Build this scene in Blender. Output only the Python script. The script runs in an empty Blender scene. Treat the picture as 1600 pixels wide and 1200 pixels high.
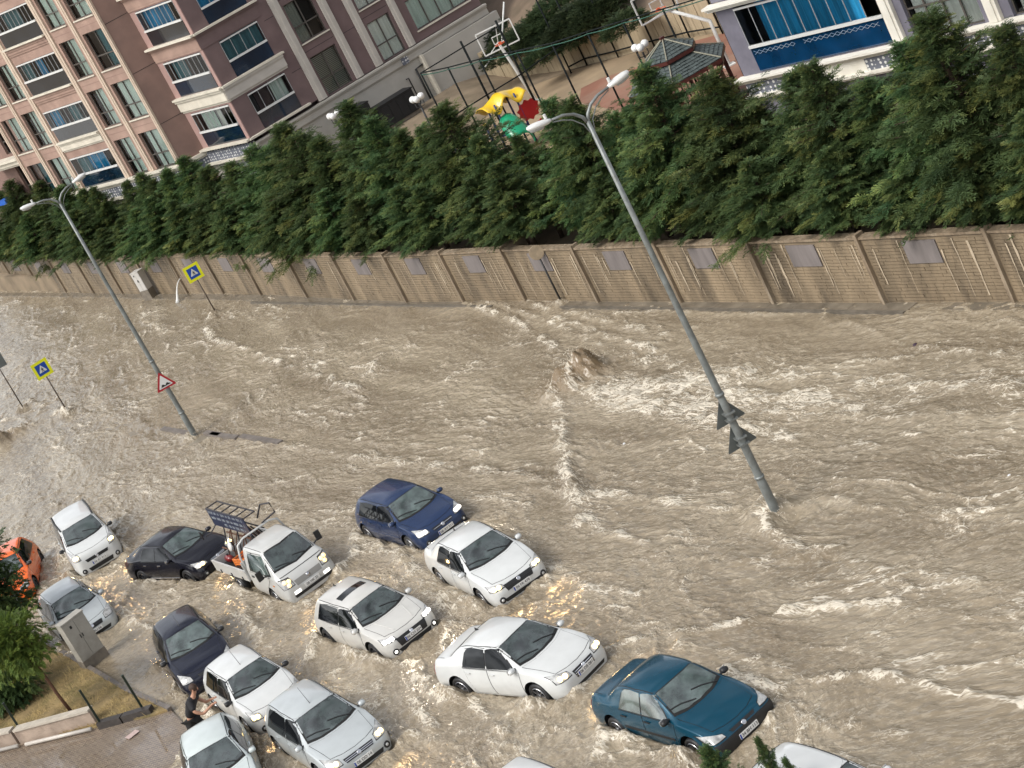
import bpy, bmesh, math, random
import numpy as np
from mathutils import Vector, Matrix
from mathutils.bvhtree import BVHTree
R = math.radians
scene = bpy.context.scene
COL = scene.collection
random.seed(7); rng = np.random.default_rng(7)

# ------------------------------------------------------------------ camera
CAMH = 19.6; PITCH = R(17.9); ROLL = R(27.4); FPX = 3160.0
cam_d = bpy.data.cameras.new('camera'); cam = bpy.data.objects.new('camera', cam_d); COL.objects.link(cam)
cam_d.sensor_width = 36; cam_d.lens = FPX / 1600 * 36; cam_d.clip_start = .5; cam_d.clip_end = 3000
_F = Vector((0, math.cos(PITCH), -math.sin(PITCH))); _U = Vector((0, math.sin(PITCH), math.cos(PITCH))); _R = Vector((1, 0, 0))
_x = _R * math.cos(ROLL) - _U * math.sin(ROLL); _y = _R * math.sin(ROLL) + _U * math.cos(ROLL)
cam.matrix_world = Matrix(((_x.x, _y.x, -_F.x, 0), (_x.y, _y.y, -_F.y, 0), (_x.z, _y.z, -_F.z, CAMH), (0, 0, 0, 1)))
scene.camera = cam
def ground_pt(u, v, z=0.0):           # surveying helper: photo pixel -> point of the ground plane at height z
    du, dv = u - 800, v - 600
    a = du * math.cos(ROLL) - dv * math.sin(ROLL); b = du * math.sin(ROLL) + dv * math.cos(ROLL)
    d = _F * FPX + _R * a - _U * b
    t = (z - CAMH) / d.z
    return (d.x * t, d.y * t)

# ------------------------------------------------------------------ sky and sun (bright overcast after the storm)
SUN_EL, SUN_AZ = R(48), R(205)         # azimuth of the direction the light comes from, counted from +X
w = bpy.data.worlds.new('World'); scene.world = w; w.use_nodes = True
wt = w.node_tree; wt.nodes.clear()
wo = wt.nodes.new('ShaderNodeOutputWorld'); bg = wt.nodes.new('ShaderNodeBackground')
sky = wt.nodes.new('ShaderNodeTexSky'); sky.sky_type = 'NISHITA'; sky.sun_disc = False
sky.sun_elevation = SUN_EL; sky.sun_rotation = R(90) - SUN_AZ; sky.dust_density = 4; sky.air_density = 1.2; sky.altitude = 900
hsv = wt.nodes.new('ShaderNodeHueSaturation'); hsv.inputs['Saturation'].default_value = .22; hsv.inputs['Value'].default_value = 1.0
tc = wt.nodes.new('ShaderNodeTexCoord'); mp = wt.nodes.new('ShaderNodeMapping'); mp.inputs['Scale'].default_value = (1, 1, 2.2)
cn = wt.nodes.new('ShaderNodeTexNoise'); cn.inputs['Scale'].default_value = 3.2; cn.inputs['Detail'].default_value = 7; cn.inputs['Roughness'].default_value = .55; cn.inputs['Distortion'].default_value = .4
cr = wt.nodes.new('ShaderNodeMapRange'); cr.inputs['From Min'].default_value = .36; cr.inputs['From Max'].default_value = .66
cr.inputs['To Min'].default_value = .40; cr.inputs['To Max'].default_value = 1.85
mul = wt.nodes.new('ShaderNodeVectorMath'); mul.operation = 'SCALE'
L = wt.links.new
L(sky.outputs[0], hsv.inputs['Color']); L(tc.outputs['Generated'], mp.inputs[0]); L(mp.outputs[0], cn.inputs['Vector']); L(cn.outputs['Fac'], cr.inputs['Value'])
L(hsv.outputs[0], mul.inputs[0]); L(cr.outputs[0], mul.inputs['Scale']); L(mul.outputs[0], bg.inputs['Color']); L(bg.outputs[0], wo.inputs[0])
bg.inputs['Strength'].default_value = .15
sun_d = bpy.data.lights.new('sun', 'SUN'); sun_d.energy = 1.5; sun_d.angle = R(24); sun_d.color = (1, .95, .87)
sun = bpy.data.objects.new('sun', sun_d); COL.objects.link(sun)
sdir = Vector((math.cos(SUN_EL) * math.cos(SUN_AZ), math.cos(SUN_EL) * math.sin(SUN_AZ), math.sin(SUN_EL)))
sun.rotation_euler = sdir.to_track_quat('Z', 'Y').to_euler()
vs = scene.view_settings; vs.view_transform = 'Standard'; vs.look = 'None'; vs.exposure = 0.58; vs.gamma = 1; vs.use_curve_mapping = False
scene.render.engine = 'CYCLES'

# ------------------------------------------------------------------ tags and mesh helpers
def tag(o, label=None, cat=None, group=None, kind=None):
    if label: o['label'] = label
    if cat: o['category'] = cat
    if group: o['group'] = group
    if kind: o['kind'] = kind
    return o
def empty(name, loc, rz=0, label=None, cat=None, group=None):
    o = bpy.data.objects.new(name, None); COL.objects.link(o); o.location = loc; o.rotation_euler = (0, 0, rz); o.empty_display_size = .3
    return tag(o, label, cat, group)
KIDS = {}
def parent_to(o, p):
    if p is not None:
        o.parent = p; KIDS.setdefault(p.name, []).append(o)
    return o
def copy_tree(o, parent=None):
    c = o.copy(); COL.objects.link(c)
    if parent is not None: parent_to(c, parent)
    for ch in KIDS.get(o.name, []): copy_tree(ch, c)
    return c
def mesh_obj(name, verts, faces, mats, parent=None, smooth=False, midx=None):
    me = bpy.data.meshes.new(name); me.from_pydata([tuple(v) for v in verts], [], faces)
    for m in (mats if isinstance(mats, (list, tuple)) else [mats]): me.materials.append(m)
    if midx is not None: me.polygons.foreach_set('material_index', midx)
    if smooth: me.polygons.foreach_set('use_smooth', [True] * len(faces))
    me.update()
    o = bpy.data.objects.new(name, me); COL.objects.link(o)
    return parent_to(o, parent)
def np_mesh(name, V, Q, mats, parent=None, smooth=False):      # V (n,3) float, Q (m,4) or (m,3) int
    me = bpy.data.meshes.new(name); n, m, k = len(V), len(Q), Q.shape[1]
    me.vertices.add(n); me.vertices.foreach_set('co', V.astype(np.float32).ravel())
    me.loops.add(m * k); me.loops.foreach_set('vertex_index', Q.astype(np.int32).ravel())
    me.polygons.add(m); me.polygons.foreach_set('loop_start', np.arange(0, m * k, k, dtype=np.int32))
    me.polygons.foreach_set('loop_total', np.full(m, k, dtype=np.int32))
    if smooth: me.polygons.foreach_set('use_smooth', np.ones(m, dtype=bool))
    for mt in (mats if isinstance(mats, (list, tuple)) else [mats]): me.materials.append(mt)
    me.update(calc_edges=True); me.validate()
    o = bpy.data.objects.new(name, me); COL.objects.link(o)
    return parent_to(o, parent)
class MB:
    def __init__(s): s.v = []; s.f = []; s.m = []
    def add(s, vs_, fs_, mi=0):
        b = len(s.v); s.v += [tuple(v) for v in vs_]; s.f += [tuple(i + b for i in f) for f in fs_]; s.m += [mi] * len(fs_); return s
    def box(s, c, sz, mi=0, M=None, taper=1.0):
        x, y, z = sz[0] / 2, sz[1] / 2, sz[2] / 2
        P = [Vector((sx * x * (taper if sz_ > 0 else 1), sy * y * (taper if sz_ > 0 else 1), sz_ * z)) for sz_ in (-1, 1) for sy in (-1, 1) for sx in (-1, 1)]
        if M is not None: P = [M @ p for p in P]
        c = Vector(c); P = [p + c for p in P]
        return s.add(P, [(0, 2, 3, 1), (4, 5, 7, 6), (0, 1, 5, 4), (2, 6, 7, 3), (0, 4, 6, 2), (1, 3, 7, 5)], mi)
    def tube(s, pts, rad, n=8, mi=0, cap=True):
        pts = [Vector(p) for p in pts]; rad = rad if isinstance(rad, (list, tuple)) else [rad] * len(pts)
        vs_ = []; up = None
        for i, p in enumerate(pts):
            t = (pts[min(i + 1, len(pts) - 1)] - pts[max(i - 1, 0)]).normalized()
            if up is None: up = Vector((0, 0, 1)) if abs(t.z) < .9 else Vector((1, 0, 0))
            a = t.cross(up).normalized(); b = a.cross(t).normalized(); up = b
            vs_ += [p + (a * math.cos(2 * math.pi * k / n) + b * math.sin(2 * math.pi * k / n)) * rad[i] for k in range(n)]
        fs_ = [(i * n + k, i * n + (k + 1) % n, (i + 1) * n + (k + 1) % n, (i + 1) * n + k) for i in range(len(pts) - 1) for k in range(n)]
        if cap: fs_ += [tuple(range(n))[::-1], tuple((len(pts) - 1) * n + k for k in range(n))]
        return s.add(vs_, fs_, mi)
    def lathe(s, prof, c, n=16, mi=0, M=None):         # prof: (r, z)
        vs_ = []
        for r_, z in prof:
            for k in range(n):
                p = Vector((r_ * math.cos(2 * math.pi * k / n), r_ * math.sin(2 * math.pi * k / n), z))
                if M is not None: p = M @ p
                vs_.append(p + Vector(c))
        fs_ = [(i * n + k, i * n + (k + 1) % n, (i + 1) * n + (k + 1) % n, (i + 1) * n + k) for i in range(len(prof) - 1) for k in range(n)]
        return s.add(vs_, fs_, mi)
    def poly(s, pts, h0, h1, mi=0):                    # vertical prism of plan polygon pts (x,y)
        n = len(pts); vs_ = [(p[0], p[1], h0) for p in pts] + [(p[0], p[1], h1) for p in pts]
        fs_ = [tuple(range(n))[::-1], tuple(range(n, 2 * n))] + [(i, (i + 1) % n, n + (i + 1) % n, n + i) for i in range(n)]
        return s.add(vs_, fs_, mi)
    def build(s, name, mats, parent=None, smooth=False):
        return mesh_obj(name, s.v, s.f, mats, parent, smooth, s.m)
def ident_M(d1):   # matrix with local x along 2D direction d1 (radians)
    return Matrix.Rotation(d1, 3, 'Z')

# ------------------------------------------------------------------ materials
def mat(name, col, rough=.6, metal=0, var=0, vscale=3, bump=0, bscale=20, coat=0, spec=.5, emit=None, es=0, stain=None, stain_amt=0, stretch=None, detail=5, randv=0):
    m = bpy.data.materials.new(name); m.use_nodes = True; nt = m.node_tree; b = nt.nodes['Principled BSDF']
    b.inputs['Base Color'].default_value = (*col, 1); b.inputs['Roughness'].default_value = rough; b.inputs['Metallic'].default_value = metal
    b.inputs['Coat Weight'].default_value = coat; b.inputs['Coat Roughness'].default_value = .04; b.inputs['Specular IOR Level'].default_value = spec
    if emit: b.inputs['Emission Color'].default_value = (*emit, 1); b.inputs['Emission Strength'].default_value = es
    tcn = nt.nodes.new('ShaderNodeTexCoord'); src = tcn.outputs['Object']
    if stretch:
        mpn = nt.nodes.new('ShaderNodeMapping'); mpn.inputs['Scale'].default_value = stretch; nt.links.new(src, mpn.inputs[0]); src = mpn.outputs[0]
    out = None
    if var or stain or randv:
        n = nt.nodes.new('ShaderNodeTexNoise'); n.inputs['Scale'].default_value = vscale; n.inputs['Detail'].default_value = detail; nt.links.new(src, n.inputs['Vector'])
        mr = nt.nodes.new('ShaderNodeMapRange'); mr.inputs['From Min'].default_value = .3; mr.inputs['From Max'].default_value = .7
        mr.inputs['To Min'].default_value = 1 - var; mr.inputs['To Max'].default_value = 1 + var; nt.links.new(n.outputs['Fac'], mr.inputs['Value'])
        sc = nt.nodes.new('ShaderNodeVectorMath'); sc.operation = 'SCALE'; sc.inputs[0].default_value = col; nt.links.new(mr.outputs[0], sc.inputs['Scale'])
        out = sc.outputs[0]
        if stain:
            n2 = nt.nodes.new('ShaderNodeTexNoise'); n2.inputs['Scale'].default_value = vscale * .6; n2.inputs['Detail'].default_value = 8; n2.inputs['Roughness'].default_value = .65
            mp2 = nt.nodes.new('ShaderNodeMapping'); mp2.inputs['Location'].default_value = (3.1, 7.7, 1.3); nt.links.new(src, mp2.inputs[0]); nt.links.new(mp2.outputs[0], n2.inputs['Vector'])
            m2 = nt.nodes.new('ShaderNodeMapRange'); m2.inputs['From Min'].default_value = .48; m2.inputs['From Max'].default_value = .68; m2.inputs['To Max'].default_value = stain_amt; nt.links.new(n2.outputs['Fac'], m2.inputs['Value'])
            mx = nt.nodes.new('ShaderNodeMix'); mx.data_type = 'RGBA'; mx.inputs['B'].default_value = (*stain, 1); nt.links.new(m2.outputs[0], mx.inputs['Factor']); nt.links.new(out, mx.inputs['A']); out = mx.outputs['Result']
        if randv:
            oi = nt.nodes.new('ShaderNodeObjectInfo'); m3 = nt.nodes.new('ShaderNodeMapRange'); m3.inputs['To Min'].default_value = 1 - randv; m3.inputs['To Max'].default_value = 1 + randv; nt.links.new(oi.outputs['Random'], m3.inputs['Value'])
            s3 = nt.nodes.new('ShaderNodeVectorMath'); s3.operation = 'SCALE'; nt.links.new(out, s3.inputs[0]); nt.links.new(m3.outputs[0], s3.inputs['Scale']); out = s3.outputs[0]
        nt.links.new(out, b.inputs['Base Color'])
    if bump:
        nb = nt.nodes.new('ShaderNodeTexNoise'); nb.inputs['Scale'].default_value = bscale; nb.inputs['Detail'].default_value = 6; nt.links.new(src, nb.inputs['Vector'])
        bp = nt.nodes.new('ShaderNodeBump'); bp.inputs['Strength'].default_value = bump; bp.inputs['Distance'].default_value = .02; nt.links.new(nb.outputs['Fac'], bp.inputs['Height']); nt.links.new(bp.outputs[0], b.inputs['Normal'])
    return m

# ------------------------------------------------------------------ numpy gradient noise
_perm = np.random.default_rng(3).permutation(4096); _ga = np.random.default_rng(4).random(4096) * 2 * np.pi
_gx, _gy = np.cos(_ga), np.sin(_ga)
def pnoise(x, y, seed=0):
    xi = np.floor(x).astype(np.int64); yi = np.floor(y).astype(np.int64); fx = x - xi; fy = y - yi
    def g(ix, iy, dx, dy):
        h = _perm[(_perm[(ix + seed * 131) & 4095] + iy) & 4095]; return _gx[h] * dx + _gy[h] * dy
    u = fx * fx * fx * (fx * (fx * 6 - 15) + 10); v = fy * fy * fy * (fy * (fy * 6 - 15) + 10)
    a = g(xi, yi, fx, fy); b = g(xi + 1, yi, fx - 1, fy); c = g(xi, yi + 1, fx, fy - 1); d = g(xi + 1, yi + 1, fx - 1, fy - 1)
    return ((a * (1 - u) + b * u) * (1 - v) + (c * (1 - u) + d * u) * v) * 1.4
def fbm(x, y, o=4, seed=0, gain=.5):
    r_ = 0; a = 1
    for i in range(o): r_ = r_ + a * pnoise(x * 2 ** i, y * 2 ** i, seed + i * 7); a *= gain
    return r_
# ------------------------------------------------------------------ road frame: s runs up the road (away), d towards the garden wall (wall at d = 0)
W0 = np.array([12.3, 47.5]); DS = np.array([-.442, .897]); DN = np.array([.897, .442])
def rd(s, d): p = W0 + DS * s + DN * d; return (float(p[0]), float(p[1]))
def to_sd(x, y): q = np.array([x, y]) - W0; return float(q @ DS), float(q @ DN)
# vehicles: name -> (x, y, heading, z) ; placed here because the flood piles up around them
CARPOS = dict(p301=(-2.72, 41.34, -52.9, -.16), r19=(-.01, 36.14, -61.9, -.19), egea=(-2.72, 47.49, -71.2, -.17), i20=(-5.87, 47.58, -63.5, -.17), navy=(-4.27, 53.14, -65.1, -.16),
    dark=(-11.52, 59.41, -51.3, -.18), truck=(-8.35, 54.39, -64.9, -.18), black=(-10.99, 51.45, -76.2, -.15), wagon=(-9.27, 47.0, -68.6, -.16), astra=(-7.51, 42.73, -68.1, -.14),
    corner=(-10.14, 43.38, -82.4, -.12), silver=(-15.15, 59.19, -70, -.17), van=(-15.11, 65.3, -75.9, -.17), orange=(-17.99, 65.86, -89.2, -.16), right=(1.5, 30.1, -64, -.15), roof=(-3.1, 34.25, -64, -.15))
LAMPS = [(-11.33, 72.56), (4.05, 42.7)]
SIGNS = dict(a=(-10.36, 89.47), b=(-17.61, 85.61), c=(-20.29, 90.62), d=(2.77, 65.8))

# grid in (s,d), spacing grows away from the camera
ss = [-24.0]
while ss[-1] < 104: ss.append(ss[-1] + .055 + max(0, ss[-1] + 5) * .0016)
ss = np.array(ss); dd = np.arange(-31.0, .35, .062)
S, Dg = np.meshgrid(ss, dd, indexing='ij')
X = W0[0] + DS[0] * S + DN[0] * Dg; Y = W0[1] + DS[1] * S + DN[1] * Dg
def seg_field(pts, width, sharp=True):
    """distance-based profile along a polyline given in photo survey points; returns gaussian weight"""
    P = np.array([ground_pt(*p) for p in pts]); wv = np.zeros_like(X)
    wob = pnoise(X * .9, Y * .9, 77) * .35 + pnoise(X * 2.3, Y * 2.3, 78) * .12
    for a, b in zip(P[:-1], P[1:]):
        ab = b - a; l2 = ab @ ab; x0, x1 = min(a[0], b[0]) - 2, max(a[0], b[0]) + 2; y0, y1 = min(a[1], b[1]) - 2, max(a[1], b[1]) + 2
        mk = (X > x0) & (X < x1) & (Y > y0) & (Y < y1)
        xx, yy = X[mk], Y[mk]; t = np.clip(((xx - a[0]) * ab[0] + (yy - a[1]) * ab[1]) / l2, 0, 1)
        dist = np.hypot(xx - a[0] - t * ab[0], yy - a[1] - t * ab[1]) + wob[mk] * width * 1.2
        wv[mk] = np.maximum(wv[mk], np.exp(-(dist / width) ** 2))
    return wv
def blob(x, y, rx, ry=None, ang=0):
    ry = ry or rx; c, s_ = math.cos(ang), math.sin(ang); u = (X - x) * c + (Y - y) * s_; v = -(X - x) * s_ + (Y - y) * c
    return np.exp(-(u / rx) ** 2 - (v / ry) ** 2)
# crests seen in the flood: (polyline, width m, height m, foam)
CRESTS = [([(0, 478), (120, 488), (230, 505), (330, 520)], .5, .05, .5), ([(220, 472), (226, 500), (260, 520)], .35, .06, .7),
 ([(335, 492), (320, 510), (330, 530), (380, 545), (450, 570), (560, 610)], .45, .08, .8), ([(350, 485), (420, 505), (500, 530), (600, 560)], .5, .06, .5),
 ([(720, 470), (800, 500), (870, 545)], .3, .09, .9), ([(730, 466), (790, 478), (850, 500), (920, 530), (980, 560)], .28, .06, .7), ([(825, 468), (880, 500), (960, 530), (1030, 550)], .3, .08, .8),
 ([(895, 488), (960, 505), (1040, 525)], .35, .07, .7), ([(960, 478), (1020, 484), (1100, 490), (1260, 492)], .18, .04, .7),
 ([(600, 640), (560, 690), (700, 700), (860, 735)], .4, .04, .45),
 ([(868, 610), (872, 650), (880, 700), (884, 740), (900, 780), (915, 820)], .42, .09, 1), ([(880, 690), (890, 740), (905, 790), (940, 830), (1010, 850)], .3, .07, .85),
 ([(950, 575), (1030, 565), (1110, 580), (1200, 585), (1300, 600), (1450, 605), (1600, 600)], .6, .06, .75), ([(905, 610), (960, 625), (1030, 640), (1130, 660), (1230, 690)], .6, .07, .95),
 ([(1000, 600), (1120, 615), (1260, 625), (1400, 640)], .7, .06, .9), ([(1250, 640), (1400, 655), (1600, 640)], .5, .05, .6), ([(1180, 600), (1330, 570), (1420, 560)], .3, .05, .6),
 ([(1310, 500), (1370, 520), (1420, 545), (1500, 548), (1600, 560)], .2, .05, .6), ([(1290, 485), (1290, 510), (1330, 505)], .25, .06, .7), ([(1510, 560), (1600, 620)], .25, .05, .5),
 ([(110, 648), (200, 652), (300, 690), (340, 683), (440, 695), (560, 715)], .35, .04, .55), ([(0, 660), (60, 640), (108, 648)], .4, .06, .8), ([(40, 625), (66, 634), (60, 650), (20, 680)], .3, .08, .9),
 ([(560, 715), (640, 725), (760, 735), (860, 750), (980, 780), (1180, 800)], .45, .06, .75), ([(1195, 790), (1200, 830), (1230, 850), (1300, 860)], .35, .12, .9), ([(1225, 795), (1300, 785), (1420, 800), (1600, 810)], .35, .05, .5),
 ([(1000, 860), (1150, 880), (1300, 870), (1450, 900), (1600, 920)], .35, .05, .5), ([(720, 790), (790, 770), (860, 765), (960, 800)], .3, .06, .6), ([(850, 880), (900, 900), (930, 925), (1000, 930)], .3, .05, .7),
 ([(940, 1022), (1000, 1000), (1100, 985), (1250, 955), (1400, 945)], .28, .09, .9), ([(1130, 1050), (1200, 1080), (1290, 1060), (1360, 1055), (1480, 1080), (1600, 1100)], .28, .09, .9),
 ([(1215, 1110), (1300, 1130), (1420, 1150)], .3, .05, .5), ([(1060, 1010), (1150, 1020), (1230, 1050)], .3, .05, .6), ([(880, 1110), (900, 1150), (960, 1200)], .3, .05, .5),
 ([(560, 835), (555, 870), (530, 900), (500, 930)], .3, .12, 1), ([(575, 850), (620, 870), (660, 900)], .35, .09, .8), ([(690, 930), (715, 960), (700, 990), (690, 1020)], .35, .1, .9), ([(640, 870), (660, 930), (690, 930), (750, 950)], .3, .08, .8),
 ([(500, 1000), (480, 1040), (470, 1060)], .3, .11, .9), ([(520, 1005), (560, 1030), (600, 1040), (650, 1040)], .3, .09, .8), ([(480, 940), (500, 980), (495, 1010)], .3, .08, .8),
 ([(200, 905), (190, 940), (205, 975), (240, 985)], .4, .09, .8), ([(230, 915), (300, 930), (370, 960), (420, 1000)], .45, .08, .7), ([(380, 930), (400, 990), (440, 1010)], .35, .07, .7),
 ([(700, 1095), (650, 1060), (640, 1100), (690, 1150)], .4, .08, .9), ([(740, 1100), (780, 1140), (830, 1190)], .25, .07, .9), ([(850, 1105), (800, 1120), (780, 1180)], .25, .05, .7),
 ([(960, 1150), (940, 1170), (930, 1200)], .3, .09, .8), ([(985, 1160), (1040, 1180), (1080, 1190)], .25, .08, .7), ([(90, 850), (120, 900), (100, 930)], .35, .08, .7), ([(190, 860), (230, 820), (280, 800), (360, 790)], .35, .07, .6),
 ([(170, 800), (200, 830), (196, 860)], .35, .08, .7), ([(700, 790), (770, 780), (820, 800)], .3, .05, .6), ([(600, 1180), (640, 1150), (700, 1160), (740, 1200)], .35, .05, .6), ([(70, 920), (90, 940), (60, 960)], .3, .06, .7)]
hz = np.zeros_like(X); foam_sheen = np.zeros_like(X); CM = np.zeros_like(X); CB = fbm(X * 1.1, Y * 1.1, 4, 7)
for pts, wd, ht, fo in CRESTS:
    f_ = seg_field(pts, wd * .72) * np.clip(.92 + .8 * CB, 0, 1.3); hz += ht * f_ * (.62 + .75 * pnoise(X * 2, Y * 2, 5)); CM = np.maximum(CM, f_ * ht / .09); foam_sheen = np.maximum(foam_sheen, fo * f_)
# regional turbulence / calm
turb = np.full_like(X, .5)
turb += .22 * blob(7, 54, 8, 3, R(-60)) + .35 * blob(-7, 50, 6, 6) + .15 * blob(-15, 80, 14, 8, R(116))
turb += .25 * fbm(X * .16, Y * .16, 3, 21)
calm = blob(*ground_pt(200, 1040), 2.4, 1.4, R(-50)) + .8 * blob(*ground_pt(200, 1090), 2, 1.5) + .8 * blob(*ground_pt(240, 665), 2.2, 4, R(-60)) + .6 * blob(*ground_pt(1250, 505), 4, 1.2, R(-64)) + .5 * blob(*ground_pt(650, 490), 6, 1.6, R(-64))
calm = np.clip(calm, 0, .95); turb = np.clip(turb, .12, 1.15) * (1 - calm)
# flow coordinates: along the road, bending between the cars
bend = fbm(X * .22, Y * .22, 3, 31)
near = 1 / (1 + np.exp((S - 14 + .0 * Dg) / 4)) * 1 / (1 + np.exp((Dg + 12) / 2.0))
th = bend * .55 + near * .55
SR = S; DR = Dg + 10 - .27 * 8 * np.logaddexp(0, (S - 28) / 8) + .10 * np.minimum(S - 8, 0)
FU = SR + .55 * fbm(X * .22, Y * .22, 2, 41) + near * Dg * .5; FV = DR + .5 * fbm(X * .22 + 9, Y * .22, 2, 43) - near * S * .4
# wave trains: medium chop, standing ripples across the stream, fine chop
chop = .020 * (1 - np.abs(pnoise(SR * .9 + bend * .8, DR * .55, 63)) * 2.6) + .030 * fbm(FU * .55, FV * .9, 4, 51, .55) + .020 * (1 - np.abs(pnoise(FU * 1.3, FV * 2.1, 61)) * 2.4) + .012 * (1 - np.abs(pnoise(FU * 3.1 + bend, FV * 4.3, 62)) * 2.2) + .008 * (1 - np.abs(pnoise(FU * 6.3, FV * 7.9, 66)) * 2)
fade_f = np.clip(1.15 - (S + 5) / 60, .15, 1)
fine = fade_f * .6 * (.030 * (1 - np.abs(pnoise(X * 2.3, Y * 2.0, 67)) * 2.6) + .017 * (1 - np.abs(pnoise(X * 3.9 + bend, Y * 3.4, 68)) * 2.4))
hz += .8 * chop * (.35 + 1.0 * turb) + .75 * fine * (.5 + .8 * turb + 1.0 * np.clip(CM, 0, 1.2))
# long crest lines drawn out by the current, at two scales, slightly oblique to the flow
UW = FU + .25 * pnoise(FU * .8, FV * .8, 111); VW = FV + .22 * fbm(FU * .5, FV * .5, 2, 113)
l1 = np.clip(1 - np.abs(pnoise(UW * .42 + VW * .25, VW * 1.25, 101)) * 5.5, 0, 1) ** 1.5; l2 = np.clip(1 - np.abs(pnoise(UW * .9 - VW * .3, VW * 2.3, 103)) * 4.5, 0, 1) ** 1.5; l3 = np.clip(1 - np.abs(pnoise(UW * 1.9 + VW * .4, VW * 3.6, 105)) * 4, 0, 1)
brk = np.clip(.50 + 1.1 * fbm(UW * .35, VW * .8, 3, 107), 0, 1.25)
LM = np.clip(.55 * l1 + .45 * l2 + .25 * l3, 0, 1) * brk * (1 - calm)
hz += .034 * l1 * brk * (1 - calm) + .022 * l2 * brk * (1 - calm) + .014 * l3 * fade_f * (1 - calm)
wk0 = np.array(ground_pt(925, 605)); wk1 = np.array(ground_pt(1330, 632)); wd_ = (wk1 - wk0); wl = np.hypot(*wd_); wu = wd_ / wl; wa = (X - wk0[0]) * wu[0] + (Y - wk0[1]) * wu[1]; wb = -(X - wk0[0]) * wu[1] + (Y - wk0[1]) * wu[0]
wwid = .55 + .085 * np.clip(wa, 0, 30); WAKE = np.exp(-(wb / wwid) ** 2) * np.clip(wa / .8, 0, 1) * np.clip(1.25 - wa / wl * .95, 0, 1)
hz += .05 * WAKE * (1 + .9 * fbm(UW * 1.2, VW * 1.6, 3, 123))
# erupting manhole, pillows around poles and behind cars
mx_, my_ = ground_pt(902, 594)
e1 = blob(mx_, my_, 1.25, .85, R(-35)); b4 = lambda x, y, rx, ry, g: np.exp(-np.log(np.maximum(blob(x, y, rx, ry, g), 1e-30)) ** 2)
e1b = np.maximum.reduce([a_ * b4(mx_ + dx_, my_ + dy_, r1_ * 1.25, r2_ * 1.25, R(g_)) for dx_, dy_, r1_, r2_, a_, g_ in ((.50, .55, .30, .34, .95, 10), (.42, .10, .26, .40, 1.0, -20), (.50, -.40, .30, .34, .75, 30), (.0, .25, .34, .30, .62, 0), (-.35, -.1, .36, .34, .5, 40), (-.75, -.5, .42, .34, .42, 0), (-.3, -.6, .34, .3, .4, 0))])
lump = 1 + .95 * fbm(X * 1.7, Y * 1.7, 3, 71, .6)
hz += ((.22 * e1 * lump) + .50 * e1b * (1 + .5 * fbm(X * 2.2, Y * 2.2, 3, 73, .6))); foam_sheen = np.maximum(foam_sheen, .85 * e1 * np.clip(.8 + fbm(X * 2, Y * 2, 3, 75), 0, 1.2)); hz -= .22 * blob(mx_ + 1.0, my_ + .1, .45, .4)
mx2, my2 = ground_pt(0, 695); e2 = blob(mx2, my2, 1.2, .7, R(20)); hz += .42 * e2 * lump; foam_sheen = np.maximum(foam_sheen, .5 * e2)
churn = e1 + e1b + e2
for (lx, ly), k in zip(LAMPS, (.6, 1.0)):
    e = blob(lx + .25 * DS[0] * 1.2, ly + .3 * DS[1], .45 * k + .1); hz += .28 * k * e * lump; foam_sheen = np.maximum(foam_sheen, .9 * e)
    hz -= .14 * k * blob(lx - .5 * DS[0], ly - .5 * DS[1], .35)
for q in SIGNS.values():
    e = blob(q[0] + .2 * DS[0], q[1] + .2 * DS[1], .32); hz += .22 * e * lump; foam_sheen = np.maximum(foam_sheen, .8 * e); hz -= .1 * blob(q[0] - .4 * DS[0], q[1] - .4 * DS[1], .25)
for n_, (cx, cy, h_, z_) in CARPOS.items():
    c, s_ = math.cos(R(h_)), math.sin(R(h_)); u = (X - cx) * c + (Y - cy) * s_; v = -(X - cx) * s_ + (Y - cy) * c
    dx = np.maximum(np.abs(u) - 2.0, 0); dy = np.maximum(np.abs(v) - .78, 0); dist = np.hypot(dx, dy); ins = (dx == 0) & (dy == 0)
    rim = np.exp(-((dist - .16 - .22 * pnoise(X * 1.3, Y * 1.3, 87)) / (.20 + .12 * pnoise(X * .8, Y * .8, 88))) ** 2) * np.clip(.7 + 1.2 * pnoise(X * .7, Y * .7, 89), .15, 1.3) * (~ins)
    hz += rim * .09 * (1 + 1.1 * fbm(X * 1.9, Y * 1.9, 3, 81)); foam_sheen = np.maximum(foam_sheen, rim * .72 * np.clip(.8 + fbm(X * 1.1, Y * 1.1, 2, 83), 0, 1.3)); turb = turb + .35 * np.exp(-dist / .9)
    hz = np.where(ins, np.minimum(hz, -.02), hz)
    for wx in (1.3, -1.3):                              # splash thrown by the wheels
        e = blob(cx + c * (wx - .15) + s_ * 1.05, cy + s_ * (wx - .15) - c * 1.05, .34, .26, R(h_)); hz += .13 * e * lump; foam_sheen = np.maximum(foam_sheen, .75 * e)
# the driveway corner stands clear of the flood
_poly = [ground_pt(*p) for p in ((-160, 1150), (-20, 1140), (150, 1112), (275, 1090), (296, 1150), (262, 1205), (170, 1260), (40, 1380), (-160, 1420))]; _in = np.zeros(X.shape, bool)
for i in range(len(_poly)):
    (x1_, y1_), (x2_, y2_) = _poly[i], _poly[(i + 1) % len(_poly)]; _in ^= ((y1_ > Y) != (y2_ > Y)) & (X < (x2_ - x1_) * (Y - y1_) / (y2_ - y1_ + 1e-9) + x1_)
hz = np.where(_in, np.minimum(hz * .4, .0) - .03, hz)
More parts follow.
